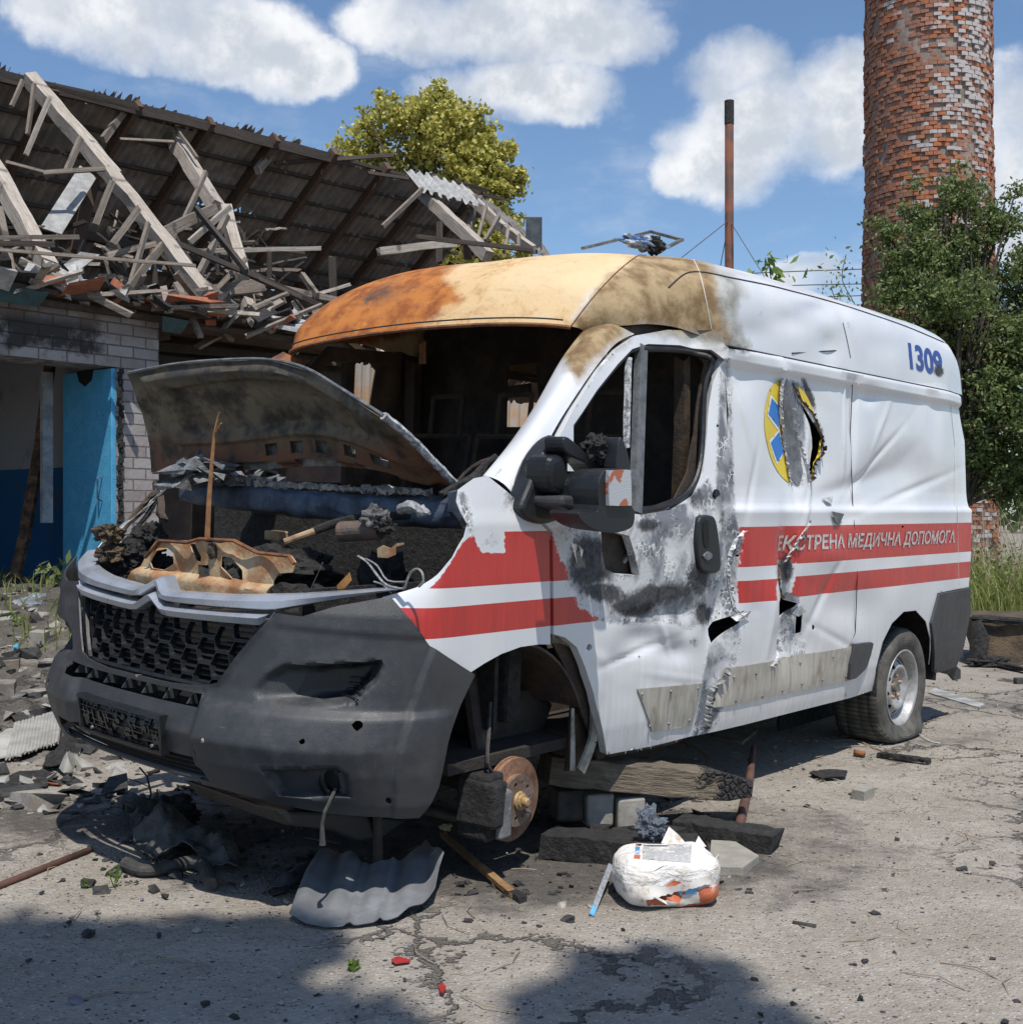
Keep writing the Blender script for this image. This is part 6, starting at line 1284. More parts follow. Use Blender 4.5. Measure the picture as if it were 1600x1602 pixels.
def f_chim(t):
    w = t.attr('tone'); v = t.obj(); n = t.noise(v, 18, 5, .7); nl = t.noise(v, 1.3, 4, .6)
    red = t.mix(t.ramp(n, .3, .7), (.42, .15, .065), (.27, .095, .05)); red = t.mix(t.ramp(nl, .5, .7), red, (.45, .16, .07))
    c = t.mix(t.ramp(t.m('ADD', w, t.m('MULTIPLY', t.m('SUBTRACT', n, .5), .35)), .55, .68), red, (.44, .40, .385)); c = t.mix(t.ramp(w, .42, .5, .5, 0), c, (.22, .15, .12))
    return {'Base Color': c, 'Roughness': .95, 'Normal': t.bump(n, .01)}
chm = empty('brick_chimney', tuple(cc_), label='tall round brick chimney with weathered crumbling red and white bricks', cat='chimney')
o = mk('brickwork', [(x-cc_.x, y-cc_.y, z) for x, y, z in V], Fc, mat('chimney_brick', f_chim), chm, attrs={'tone': A1})
mb = MB(); mb.lathe([(R0c(zz)-.045, zz) for zz in (-.5, 3, 6, 9, 17)], (0, 0, 0), (0, 0, 1), 48); mb.build('mortar_core', simple('old_mortar', (.24, .19, .16), .95, obj=False), chm, smooth=True)

# ------------------------------------------------------------------ rusty flue mast with guy wires
ma = wp(1140.5, 158, 15.5); mast = empty('rusty_mast', (ma.x, 15.5, 0), label='tall thin rusty steel flue pipe behind the van roof', cat='pole')
mb = MB(); mb.tube([(0, 0, 0), (0, 0, 3), (0, 0, ma.z)], .058, 16); mb.build('pipe', simple('mast_rust', (.16, .055, .03), .85, scale=6, c2=(.055, .03, .024), obj=False), mast, smooth=True)
mb = MB(); mb.tube([(0, 0, ma.z-.30), (0, 0, ma.z+.005)], .063, 16); mb.build('collar', M_CHAR, mast)
for k, (x, y, D) in enumerate(((1000, 455, 13.5), (1122, 440, 18), (1250, 520, 14))):
    e = wp(x, y, D); mb = MB(); w0 = Vector((ma.x, 15.5, wp(1140, 344, 15.5).z)); e = w0+(e-w0)*((w0.z-.0)/(w0.z-e.z)); mb.tube([(0, 0, w0.z), (e.x-ma.x, e.y-15.5, 0)], .006, 4); mb.build('guy_wire', M_DARKM, mast)
for k, (y0, y1) in enumerate(((428, 414), (448, 440), (470, 455))):
    mb = MB(); mb.tube([wp(1100+i*60, y0+(y1-y0)*i/8+3*((i-4)/4)**2, 34) for i in range(14)], .014, 4); tag(mb.build('power_line', M_DARKM), ['topmost', 'middle', 'lowest'][k]+' of the overhead wires between mast and chimney', 'wire', 'overhead power lines')
# label the traced timbers by what lies round them
tb = [o for o in col.objects if '_m' in o]
seen = {}
for o in sorted(tb, key=lambda q: (q['_m'][0], q['_m'][1])):
    x, y = o['_m']; cat_ = 'rafter' if 'rafter' in o.name else 'lath'
    row = 'near the ridge' if y < 250+x*.16 else ('in mid roof' if y < 345+x*.08 else ('above the gutter' if x < 270 else 'over the rubble'))
    colm = ['at the far left', 'left of the first rafter', 'across the first rafter', 'left of the second rafter', 'beside the second rafter', 'right of the second rafter', 'in the dark attic opening', 'under the draped sheet', 'on the right hip'][min(8, int(x/95))]
    lab = f"{o['_t']} {cat_} {o['_h']} {row} {colm}"; seen.setdefault(lab, []).append(o)
for lab, L in seen.items():
    for i, o in enumerate(L):
        ords = ['first', 'second', 'third', 'fourth', 'fifth', 'sixth']
        o['label'] = lab if len(L) == 1 else f'{lab}, {ords[i]}'
        del o['_m'], o['_h'], o['_t']
# ------------------------------------------------------------------ trees and plants
def f_leaf(ca, cb, tr=.35):
    def fn(t):
        w = t.attr('tone'); c = t.mix(w, ca, cb)
        return {'Base Color': c, 'Roughness': .55, 'Specular IOR Level': .35, 'Transmission Weight': 0}
    return fn
def leafmat(name, ca, cb, tr=.3):
    m = mat(name, f_leaf(ca, cb)); nt = m.node_tree; t = NT(nt)
    p = [n for n in nt.nodes if n.type == 'BSDF_PRINCIPLED'][0]; out = [n for n in nt.nodes if n.type == 'OUTPUT_MATERIAL'][0]
    tl = t.add('ShaderNodeBsdfTranslucent'); t.put(tl.inputs[0], t.mix(t.attr('tone'), tuple(x*1.3 for x in ca), tuple(x*1.3 for x in cb)))
    ms = t.add('ShaderNodeMixShader'); ms.inputs[0].default_value = tr; t.l.new(p.outputs[0], ms.inputs[1]); t.l.new(tl.outputs[0], ms.inputs[2]); t.l.new(ms.outputs[0], out.inputs[0]); return m
def leaves(name, C, size, m, parent=None, asp=.5, rngs=1, droop=.2, bias=None, tone=None):
    """C: centres (n,3); one folded leaf per centre"""
    g = np.random.default_rng(rngs); C = np.asarray(C); n = len(C)
    d = g.normal(size=(n, 3)); d[:, 2] -= droop
    if bias is not None: d += bias*1.2
    d /= np.linalg.norm(d, axis=1, keepdims=True); q = g.normal(size=(n, 3)); s = np.cross(d, q); s /= np.linalg.norm(s, axis=1, keepdims=True)
    L = size*g.uniform(.6, 1.25, (n, 1)); W_ = L*asp*.5; nrm = np.cross(d, s)
    V = np.stack([C-d*L*.5, C+s*W_+nrm*L*.05-d*L*.05, C+d*L*.5, C-s*W_+nrm*L*.05-d*L*.05], 1).reshape(-1, 3)
    me = bpy.data.meshes.new(name); me.vertices.add(4*n); me.vertices.foreach_set('co', V.ravel()); me.loops.add(4*n); me.loops.foreach_set('vertex_index', np.arange(4*n)); me.polygons.add(n)
    me.polygons.foreach_set('loop_start', np.arange(0, 4*n, 4)); me.polygons.foreach_set('loop_total', np.full(n, 4)); me.update(calc_edges=True)
    tn = g.uniform(0, 1, n) if tone is None else tone; at = me.attributes.new('tone', 'FLOAT', 'POINT'); at.data.foreach_set('value', np.repeat(tn, 4).astype(np.float32))
    me.materials.append(m); o = bpy.data.objects.new(name, me); link(o, parent); return o
def crown(lobes, D, per, leaf_n, sub_r, dz=.6, seed=1, spread=None, fill=.75):
    """lobes in photo px at distance D -> leaf centres clustered on lobe shells"""
    g = np.random.default_rng(seed); out = []; tips = []
    for (x, y, r_) in lobes:
        c = np.array(wp(x, y, D)); R_ = r_/F*D; c[1] += g.uniform(-dz, dz)*R_
        k = max(3, int(per*(R_**2))); u = g.normal(size=(k, 3)); u /= np.linalg.norm(u, axis=1, keepdims=True); rad = R_*g.uniform(fill, 1.04, (k, 1))
        cc = c+u*rad*np.array([1, 1, .95]); tips += list(cc[:8])
        for q in cc:
            sr = sub_r*g.uniform(.6, 1.4); m_ = int(leaf_n*g.uniform(.6, 1.3)); w_ = g.normal(size=(m_, 3)); w_ *= sr*.5; w_[:, 2] *= .75; out.append(q+w_)
    return np.concatenate(out), tips
def limbs(name, base, top, tips, r0, m, parent, seed=1):
    g = random.Random(seed); mb = MB(); base = Vector(base); top = Vector(top)
    tr = [base, base.lerp(top, .35)+Vector((g.uniform(-.1, .1), 0, 0)), base.lerp(top, .7)+Vector((g.uniform(-.15, .15), 0, 0)), top]; mb.tube(smoothp(tr, 4, False), [r0*(1-.7*i/12) for i in range(13)], 9, jit=.06)
    for q in tips:
        q = Vector(q); k = g.uniform(.3, .95); s_ = base.lerp(top, k); md = s_.lerp(q, .5)+Vector((g.uniform(-.2, .2), g.uniform(-.2, .2), g.uniform(.0, .3)))*(q-s_).length*.4
        mb.tube(smoothp([s_, md, q], 4, False), [r0*.35*(1-.85*i/8) for i in range(9)], 5, jit=.05)
    return mb.build(name, m, parent)
M_BARK = simple('bark', (.10, .08, .06), .9, scale=12, bump=.02, c2=(.05, .04, .032))
lime = empty('lime_tree', tuple(Vector((wp(680, 400, 38).x, 38, 0))), label='yellow-green blossoming lime tree behind the ruined roof', cat='tree')
LT = [(602, 192, 38), (560, 225, 36), (545, 250, 22), (640, 180, 34), (690, 160, 28), (675, 200, 55), (735, 195, 40), (700, 250, 75), (620, 250, 60), (770, 250, 42), (790, 280, 30), (745, 290, 55), (800, 300, 24), (640, 310, 70), (720, 340, 70), (790, 345, 30), (700, 400, 60), (690, 142, 14), (585, 275, 40), (815, 390, 20), (660, 400, 60), (760, 390, 40)]
cl, tips = crown(LT, 38, 62, 36, .24, seed=3, fill=.45)
lc = Vector(lime.location); cl = cl-np.array(lc); leaves('crown', cl, .17, leafmat('lime_leaf', (.28, .28, .055), (.56, .50, .14), .25), lime, .7, 2)
limbs('trunk', (0, 0, 0), (0, 0, 9), [Vector(q)-lc for q in tips[::4]], .3, M_BARK, lime)
LF = leafmat('green_leaf', (.075, .115, .03), (.22, .26, .10), .3)
tl_ = wp(1490, 700, 17.5); tr_ = empty('apple_tree', (tl_.x, 17.5, 0), label='bushy dark green tree in front of the brick chimney', cat='tree')
RT = [(1445, 335, 34), (1480, 300, 22), (1505, 262, 10), (1500, 320, 40), (1385, 370, 24), (1370, 350, 12), (1400, 420, 40), (1450, 400, 60), (1520, 380, 60), (1570, 350, 34), (1590, 295, 12), (1575, 305, 9), (1550, 320, 14), (1390, 470, 36), (1460, 480, 70), (1540, 470, 80), (1600, 430, 50), (1530, 560, 80), (1590, 540, 70), (1480, 550, 60), (1560, 640, 80), (1610, 660, 60), (1540, 700, 50), (1600, 720, 40), (1640, 560, 90), (1660, 400, 60), (1530, 760, 22), (1430, 290, 9), (1412, 330, 10), (1650, 480, 80), (1680, 620, 80), (1545, 740, 34), (1590, 770, 30), (1530, 690, 40), (1620, 760, 50)]
cl, tips = crown(RT, 17.5, 330, 34, .14, seed=5, fill=.2, dz=.8)
lc = Vector(tr_.location); leaves('crown', cl-np.array(lc), .075, LF, tr_, .5, 4, tone=np.clip(np.random.default_rng(2).normal(.45, .3, len(cl)), 0, 1))
limbs('trunk', (0.3, 0, 0), (0, 0, 4.0), [Vector(q)-lc for q in tips[::3]], .12, M_BARK, tr_)
def sprig(nm, stem, D, n, size, lab, r_=.006, m=LF, sp=.10, seed=1, cat_='plant', grp=None):
    P_ = [wp(x, y, D) for x, y in stem]; e = empty(nm, tuple(P_[0]), label=lab, cat=cat_, group=grp); b = Vector(e.location); mb = MB(); mb.tube([Vector(p)-b for p in smoothp(P_, 4, False)], r_, 5); mb.build('stem', M_BARK, e)
    g = np.random.default_rng(seed); k = g.uniform(.25, 1, n)*(len(P_)-1); C = []
    for q in k:
        i = min(int(q), len(P_)-2); p = P_[i].lerp(P_[i+1], q-i)-b; C.append(np.array(p)+g.normal(size=3)*sp)
    leaves('leaves', C, size, m, e, .5, seed); return e
sprig('maple_sapling', [(1215, 620), (1212, 480), (1205, 430), (1203, 408)], 11, 70, .11, 'small leafy sapling top showing just above the van roof', sp=.10, m=leafmat('fresh_leaf', (.10, .17, .03), (.22, .30, .07)))
sprig('thin_sapling', [(1360, 640), (1345, 500), (1318, 440), (1322, 405)], 16, 110, .075, 'thin leafy sapling left of the chimney base', sp=.16, seed=3)
sprig('thin_sapling', [(1340, 640), (1330, 540), (1310, 480), (1300, 450)], 16, 90, .075, 'low leafy sapling against the cloud beside the chimney', sp=.14, seed=4)
# rough vegetation at the right
def blades(name, C, h, m, seed, lab, cat_='weeds', w=.006, lean=.35, kind='stuff', tone=None):
    g = np.random.default_rng(seed); C = np.asarray(C); n = len(C); H = h*g.uniform(.5, 1.2, n); d = g.normal(size=(n, 2))*lean*H[:, None]; a = g.uniform(0, 6.28, n); wx, wy = np.cos(a)*w, np.sin(a)*w
    V = np.zeros((n, 5, 3)); V[:, 0] = C; V[:, 1] = C; V[:, 0, 0] -= wx; V[:, 0, 1] -= wy; V[:, 1, 0] += wx; V[:, 1, 1] += wy
    mid_ = C.copy(); mid_[:, :2] += d*.35; mid_[:, 2] += H*.6; V[:, 2] = mid_; V[:, 3] = mid_; V[:, 2, 0] += wx*.8; V[:, 2, 1] += wy*.8; V[:, 3, 0] -= wx*.8; V[:, 3, 1] -= wy*.8
    tp = C.copy(); tp[:, :2] += d; tp[:, 2] += H; V[:, 4] = tp; f = []
    for i in range(n): b = 5*i; f += [(b, b+1, b+2, b+3), (b+3, b+2, b+4)]
    o = mk(name, V.reshape(-1, 3), f, m, attrs={'tone': np.repeat(g.uniform(0, 1, n) if tone is None else tone, 5)}); return tag(o, lab, cat_, kind=kind)
g = np.random.default_rng(8)
def scat(x0, x1, y0, y1, n): X = g.uniform(x0, x1, n); Y = g.uniform(y0, y1, n); return np.c_[X, Y, gz(X, Y)]
M_GRASS = leafmat('grass_blade', (.10, .15, .03), (.30, .30, .10)); M_DRY = leafmat('dry_stalk', (.34, .28, .18), (.48, .42, .30))
blades('weeds', scat(5.0, 9.5, 13.2, 17.5, 9000), .55, M_GRASS, 1, 'rank green weeds growing behind the van tail')
blades('dry_stalks', scat(5.6, 9.5, 14.0, 17.5, 700), 1.25, M_DRY, 2, 'pale dry stalks standing among the weeds', w=.005, lean=.25)
cl = scat(5.2, 10, 13.4, 17.8, 4200); cl[:, 2] += g.uniform(.05, .75, len(cl)); tag(leaves('leafy_weeds', cl, .07, leafmat('weed_leaf', (.09, .14, .03), (.24, .27, .08)), None, .5, 9), 'leafy ground weeds spreading beneath the tree', 'weeds', kind='stuff')
blades('grass', scat(-4.5, -2.6, 8.2, 10.6, 350), .20, M_GRASS, 5, 'sparse grass tufts in the rubble before the doorway', 'grass')
far = []
for k in range(46):
    a = -1.3+k*.058; D_ = 75+8*math.sin(k*1.7); far.append((math.tan(a)*D_, D_, 2.2+1.2*math.sin(k*2.3), 4.5))
cf = np.concatenate([np.array([x, y, z])+g.normal(size=(420, 3))*np.array([r_*.8, r_*.5, r_*.42]) for x, y, z, r_ in far])
tag(leaves('distant_trees', cf, .8, leafmat('far_leaf', (.05, .085, .025), (.11, .14, .05)), None, .8, 6), 'distant line of low green trees on the horizon', 'trees', kind='stuff')
def plant(nm, p, n, h, size, lab, m, seed=1, grp=None):
    e = empty(nm, tuple(p), label=lab, cat='plant', group=grp); gg = np.random.default_rng(seed); mb = MB(); C = []
    for k in range(max(3, n//10)):
        a = gg.uniform(0, 6.28); q = Vector((math.cos(a)*h*.4, math.sin(a)*h*.4, h*gg.uniform(.5, 1))); mb.tube([(0, 0, 0), q*.5, q], .002, 4); C += [np.array(q)*gg.uniform(.2, 1)+gg.normal(size=3)*h*.12 for _ in range(10)]
    mb.build('stem', M_GRASS, e); leaves('leaves', C, size, m, e, .45, seed); return e
FR = MATS['fresh_leaf']
plant('ground_weed', gpm(553, 1520), 26, .035, .028, 'small green weed in the asphalt below the grey plastic sheet', FR, 1)
plant('ground_weed', gpm(133, 1388), 14, .03, .02, 'tiny weed beside the rusty pipe end', FR, 2)
plant('ground_weed', gpm(178, 1388), 24, .07, .02, 'thin weed between rusty pipe and black hose', FR, 3)
plant('broadleaf_weed', gpm(75, 925), 30, .35, .12, 'broad-leaved plant at the foot of the blue door', LF, 4)
plant('ground_weed', gpm(27, 985), 22, .16, .05, 'yellowish weed on the rubble at the left edge', FR, 5)
# overhanging tree behind the viewpoint: throws the shade in the foreground
ov = empty('walnut_tree', (-3.2, -4.2, 0), label='large tree standing behind the viewpoint with boughs overhead', cat='tree')
C = []; tp_ = []
for (x, y, z, rx_, ry, n_l) in [(-.72, 1.18, 4.6, .62, .42, 900), (-.35, 1.42, 4.5, .34, .22, 420), (-1.35, 1.25, 4.7, .5, .40, 560), (-1.1, .8, 4.8, .7, .4, 900), (-.2, .78, 4.6, .5, .3, 420), (.90, 1.10, 4.6, .27, .24, 330), (.68, .96, 4.5, .18, .18, 180), (1.05, .74, 4.6, .26, .22, 200), (-2.0, .3, 4.9, .8, .7, 1100), (-1.6, -.6, 5.2, 1.2, .8, 1500), (-.2, .1, 5.0, .9, .5, 700), (-3, -1.5, 6, 1.8, 1.4, 2500), (.9, .2, 4.9, .6, .4, 400)]:
    z2 = z*2.1; x, y, z = x-.11*z+.11*z2, y+.471*z-.471*z2, z2
    q = g.uniform(-1, 1, size=(n_l*2, 3)); q = q[q[:, 0]**2+q[:, 1]**2 < 1+.5*(g.uniform(size=len(q))-.5)]*np.array([rx_, ry, .15]); C.append(np.array([x, y, z])+q); tp_.append(Vector((x, y, z)))
C = np.concatenate(C)-np.array(ov.location); leaves('crown', C, .15, LF, ov, .6, 11)
limbs('trunk', (0, 0, 0), (.9, .5, 9.5), [q-Vector(ov.location) for q in tp_], .2, M_BARK, ov)

# ------------------------------------------------------------------ things on the ground
def stone(name, p, r_, m, seed, lab=None, cat_='stone', group=None, flat=.6, amp=.35, sub=2):
    r_ *= .68
    bm = bmesh.new(); bmesh.ops.create_icosphere(bm, subdivisions=sub, radius=1); rr = random.Random(seed); sx, sy = rr.uniform(.7, 1.3), rr.uniform(.6, 1.1); a = rr.uniform(0, 3.14)
    for v in bm.verts:
        q = v.co*(1+amp*mnoise.noise(v.co*1.8+Vector((seed*1.3, 0, 0)))+amp*.5*mnoise.noise(v.co*4.5+Vector((seed*1.3, 0, 0)))); q = Vector((q.x*sx, q.y*sy, max(-.5, q.z)*flat)); v.co = Matrix.Rotation(a, 3, 'Z') @ q*r_
    me = bpy.data.meshes.new(name); bm.to_mesh(me); bm.free(); me.materials.append(m); o = bpy.data.objects.new(name, me); link(o); o.location = (p[0], p[1], p[2]+r_*flat*.42); return tag(o, lab, cat_, group)
def onground(name, pts, h, m, lab, cat_, group=None, parent=None, top=None, bev=.004):
    """block with a footprint traced on the ground"""
    A_ = [gpm(*q) for q in pts]; zb = min(a.z for a in A_); n = len(A_); V = [(a.x, a.y, zb-.01) for a in A_]+[(a.x, a.y, zb+h+(top[i] if top else 0)) for i, a in enumerate(A_)]
    f = [tuple(range(n-1, -1, -1)), tuple(range(n, 2*n))]+[(i, (i+1) % n, n+(i+1) % n, n+i) for i in range(n)]
    o = mk(name, V, f, m, parent, bevel=bev); return tag(o, lab, cat_, group)
def sheet(name, pts, m, lab, cat_, hts=None, nz=.02, seed=1, step=.02, solid=.004, group=None, dome=0, parent=None, smooth=True):
    """crumpled sheet with an outline traced on the ground"""
    A_ = [gpm(*q) for q in pts]; v, f = tri2d([(a.x, a.y) for a in A_], [], step); c = v.mean(0); e = sdf(v, [(a.x, a.y) for a in A_])
    z = gz(v[:, 0], v[:, 1])+.012+np.array([abs(mnoise.noise(Vector((a*7, b*7, seed))))*nz+abs(mnoise.noise(Vector((a*19, b*19, seed))))*nz*.4 for a, b in v])+dome*sst(0, max(e.max(), .01), e)
    if hts is not None:
        k = np.array([[a.x, a.y] for a in A_]); d = np.linalg.norm(v[:, None]-k[None], axis=2)+1e-3; w_ = d**-3.; z += (w_@np.array(hts))/w_.sum(1)
    o = mk(name, np.c_[v, z], f, m, parent, smooth, solid=solid); return tag(o, lab, cat_, group)
# cement bag
def f_bag(t):
    v = t.obj(); x = t.xyz(v); n = t.noise(v, 12, 6, .65)
    c = t.mix(t.ramp(n, .45, .75), (.72, .70, .67), (.48, .43, .37)); low = t.m('MULTIPLY', t.ramp(x[2], .10, .05), t.ramp(t.noise(v, 7, 3, .5), .42, .5))
    c = t.mix(t.m('MULTIPLY', low, t.m('GREATER_THAN', x[0], .0)), c, (.50, .13, .05))
    return {'Base Color': c, 'Roughness': .6, 'Normal': t.bump(t.m('ADD', t.noise(t.scl(v, 1, 1, 2.5), 10, 5, .6, 1.5), n), .015)}
bp = gpm(1042, 1405); bag = empty('cement_bag', tuple(bp), (0, 0, R(6)), 'torn white paper cement bag lying on the asphalt before the timbers', 'bag')
bm = bmesh.new(); bmesh.ops.create_cube(bm, size=1); bmesh.ops.subdivide_edges(bm, edges=bm.edges[:], cuts=18, use_grid_fill=True)
for v in bm.verts:
    q = v.co.copy(); r4 = (abs(q.x*2)**4+abs(q.y*2)**4+abs(q.z*2)**4)**.25; q = q/max(r4, 1e-6)*(max(abs(q.x), abs(q.y), abs(q.z))*2)
    q = Vector((q.x*.345, q.y*.30, q.z*.165+.082)); k = mnoise.noise(q*9)*.016+mnoise.noise(q*24)*.006+.012*math.sin(q.x*30+q.z*80)*abs(q.z-.16)*2
    q += q.normalized()*k; q.z = max(q.z, 0); v.co = q
me = bpy.data.meshes.new('sack'); bm.to_mesh(me); bm.free(); me.materials.append(mat('paper_bag', f_bag)); me.polygons.foreach_set('use_smooth', [True]*len(me.polygons)); sk = bpy.data.objects.new('sack', me); link(sk, bag)
bbm = bmesh.new(); bbm.from_mesh(me); BBV = BVHTree.FromBMesh(bbm); bbm.free(); bpy.context.view_layer.update(); BINV = (Matrix.Translation(bp) @ Matrix.Rotation(R(6), 4, 'Z')).inverted(); EYE = BINV @ Vector((0, 0, CH))
def bagd(name, poly, m, lift=.0015, step=3):
    """print draped over the sack"""
    v, f = tri2d(poly, [], step); P = []
    for x, y in v:
        d = (BINV.to_3x3() @ Vector(((x-800)/F, 1, (801-y)/F))).normalized(); h_ = BBV.ray_cast(EYE, d)
        if h_[0] is None: h_ = BBV.find_nearest(EYE+d*3.9)
        P.append(tuple(h_[0]-d*lift))
    return mk(name, P, f, m, bag, True)
M_ORI = simple('orange_ink', (.60, .15, .06), .6, c2=(.45, .12, .06), scale=20); M_BLI = simple('blue_ink', (.12, .35, .62), .6)
bagd('printed_label', [(1006, 1318), (1082, 1322), (1080, 1350), (1004, 1344)], simple('grey_label', (.34, .34, .34), .6, scale=80, c2=(.52, .52, .51)))
bagd('label_stripe', [(995, 1316), (1004, 1317), (1003, 1324), (994, 1323)], M_ORI, .002); bagd('label_stripe', [(992, 1337), (1002, 1338), (1001, 1344), (991, 1343)], M_ORI, .002); bagd('label_stripe', [(994, 1324), (1001, 1325), (1000, 1337), (993, 1336)], M_BLI, .002)
bagd('orange_print', ragged([(1012, 1408), (1040, 1402), (1095, 1392), (1112, 1388), (1112, 1412), (1085, 1420), (1050, 1424), (1015, 1420)], 5, 2, 3), M_ORI, .0015)
bagd('white_print', ragged([(1040, 1404), (1062, 1400), (1092, 1396), (1094, 1412), (1060, 1420), (1044, 1420)], 4, 1.5, 4), M_SEAL, .003); bagd('blue_print', [(1052, 1395), (1066, 1392), (1067, 1401), (1053, 1404)], M_BLI, .0045); bagd('blue_print', [(1071, 1391), (1090, 1389), (1090, 1398), (1072, 1400)], M_BLI, .0045)
M_PW = mat('paper_bag_white', lambda t: {'Base Color': t.mix(t.ramp(t.noise(t.obj(), 20, 4, .6), .5, .7), (.72, .69, .64), (.45, .33, .24)), 'Roughness': .6})
for nm_, poly, l_ in (('torn_flap', ragged([(962, 1376), (985, 1386), (1040, 1388), (1090, 1378), (1116, 1366), (1112, 1382), (1060, 1396), (1000, 1412), (972, 1404)], 5, 1.5, 5), .012), ('torn_flap', ragged([(1040, 1408), (1060, 1412), (1068, 1425), (1050, 1424)], 4, 1, 6), .014)): bagd(nm_, poly, M_PW, l_)
for Q in ([(.01, .12, .150), (.04, .13, .205), (.075, .13, .175), (.10, .12, .145)], [(.12, .10, .14), (.14, .11, .175), (.165, .1, .14)], [(.165, .0, .12), (.185, .02, .135), (.18, .04, .07), (.17, .0, .07)]): mk('torn_flap', Q, [tuple(range(len(Q)))], M_PW, bag, solid=.002)
# spirit level strip leaning by the bag
mb = MB(); a, b = gpm(925, 1436, .008), gpm(955, 1385, .02)+Vector((0, 0, .05)); mb.bar(a, b, .018, .006, up=(0, -1, .3)); e = empty('broken_spirit_level', tuple(a), label='short white and blue level strip leaning against the bag', cat='tool'); o = mb.build('bar', simple('white_alu', (.55, .56, .58), .4, metal=.3, scale=70, c2=(.3, .32, .36)), e); o.location = -a
mb = MB(); mb.bar(a+Vector((0, -.004, .002)), a.lerp(b, .16)+Vector((0, -.004, .002)), .017, .004, up=(0, -1, .3)); o = mb.build('blue_end', M_BLI, e); o.location = -a
# paving slab, blocks, timbers
M_CONC = simple('concrete', (.36, .34, .29), .9, scale=14, bump=.004, c2=(.27, .255, .22))
onground('paving_slab', [(1108, 1370), (1162, 1372), (1187, 1353), (1150, 1330), (1112, 1328)], .035, M_CONC, 'square concrete paving slab right of the cement bag', 'slab')
onground('concrete_piece', [(1142, 1330), (1175, 1334), (1190, 1326), (1165, 1318)], .02, M_CONC, 'small concrete piece behind the paving slab', 'concrete')
onground('concrete_piece', [(942, 1340), (965, 1345), (978, 1330), (960, 1322)], .035, M_CONC, 'concrete lump at the left corner of the bag', 'concrete')
def f_char(t):
    v = t.obj(); n = t.noise(v, 3.5, 4, .6); cr = t.vor(v, 34, 'DISTANCE_TO_EDGE'); g_ = t.noise(t.scl(v, 4, 30, 30), 2, 5, .7)
    wd = t.mix(t.ramp(g_, .3, .7), (.22, .18, .13), (.11, .085, .06)); ch = t.mix(t.ramp(cr, .02, .12), (.008, .008, .008), (.045, .043, .042))
    k = t.ramp(t.m('ADD', t.xyz(v)[0], t.m('MULTIPLY', t.m('SUBTRACT', n, .5), .9)), .22, .34)
    return {'Base Color': t.mix(k, wd, ch), 'Roughness': .8, 'Normal': t.bump(t.m('ADD', t.m('MULTIPLY', t.m('MULTIPLY', t.ramp(cr, 0, .2), k), 2), g_), .02)}
def beam(name, p0, p1, w, h, m, lab, taper=None, n=14, jit=.006):
    p0, p1 = Vector(p0), Vector(p1); L = (p1-p0).length; mb = MB(); V = []; tp_ = taper or (lambda u: 1)
    for i in range(n+1):
        u = i/n; k = tp_(u)
        for a, b in ((-1, -1), (1, -1), (1, 1), (-1, 1)): V.append((u*L-L/2+(random.uniform(-.02, .02) if i in (0, n) else 0), a*w/2*k+random.uniform(-jit, jit), b*h/2*k+random.uniform(-jit, jit)-(1-k)*h*.15))
    f = [(3, 2, 1, 0), tuple(4*n+i for i in range(4))]+[(4*i+k, 4*i+(k+1) % 4, 4*i+4+(k+1) % 4, 4*i+4+k) for i in range(n) for k in range(4)]
    o = mk(name, V, f, m, None, bevel=.004); o.matrix_world = Matrix.Translation((p0+p1)/2) @ (p1-p0).to_track_quat('X', 'Z').to_matrix().to_4x4(); return tag(o, lab, 'beam')
M_CB = mat('charred_beam', f_char)
beam('charred_timber', wp(850, 1200, 4.75), wp(1176, 1232, 5.0), .16, .115, M_CB, 'thick charred timber jutting out from under the sill', lambda u: 1 if u < .82 else 1-(u-.82)*2.6)
beam('charred_timber', gp(856, 1318, .045), gp(1088, 1338, .045), .15, .095, M_CHAR, 'fully charred lower timber flat on the ground by the brake disc')
beam('charred_timber', gp(1060, 1292, .04), gp(1215, 1318, .04), .13, .075, simple('charred', (.02, .019, .018)), 'black short timber lying behind the paving slab')
for k, (x0, x1, y, lab) in enumerate(((908, 955, 1262, 'pale brick standing left between the two timbers'), (958, 1002, 1268, 'pale brick standing right between the two timbers'), (868, 905, 1255, 'dark brick at the inner end between the timbers'))):
    p = wp((x0+x1)/2, y, 4.85); mb = MB(); mb.box((0, 0, 0), (.115, .14, .13), Matrix.Rotation(R(12), 3, 'Z'), jit=.004); o = mb.build('brick', [simple('cream_brick', (.42, .39, .34), .9, scale=20, c2=(.30, .28, .24)), M_DARKM][k == 2], bevel=.012); o.location = p; tag(o, lab, 'brick')
mb = MB()
for k in range(14): mb.box(gp(880+k*16, 1318, .03)+Vector((random.uniform(-.05, .05), random.uniform(.0, .15), 0)), (random.uniform(.05, .12), random.uniform(.04, .1), random.uniform(.03, .07)), Matrix.Rotation(random.random()*3, 3, 'Z'), jit=.02)
tag(mb.build('charcoal_heap', M_CHAR), 'crumbled charcoal along the foot of the lower timber', 'charcoal', kind='stuff')
clump('crumpled_foil', (0, 0, 0), (.045, .02, .05), 14, simple('foil', (.20, .23, .27), .3, metal=.5, scale=40, bump=.02), None, amp=.8); o = col.objects[-1]; o.location = wp(1018, 1290, 4.35); tag(o, 'crumpled grey foil scrap resting on the lower timber', 'foil')
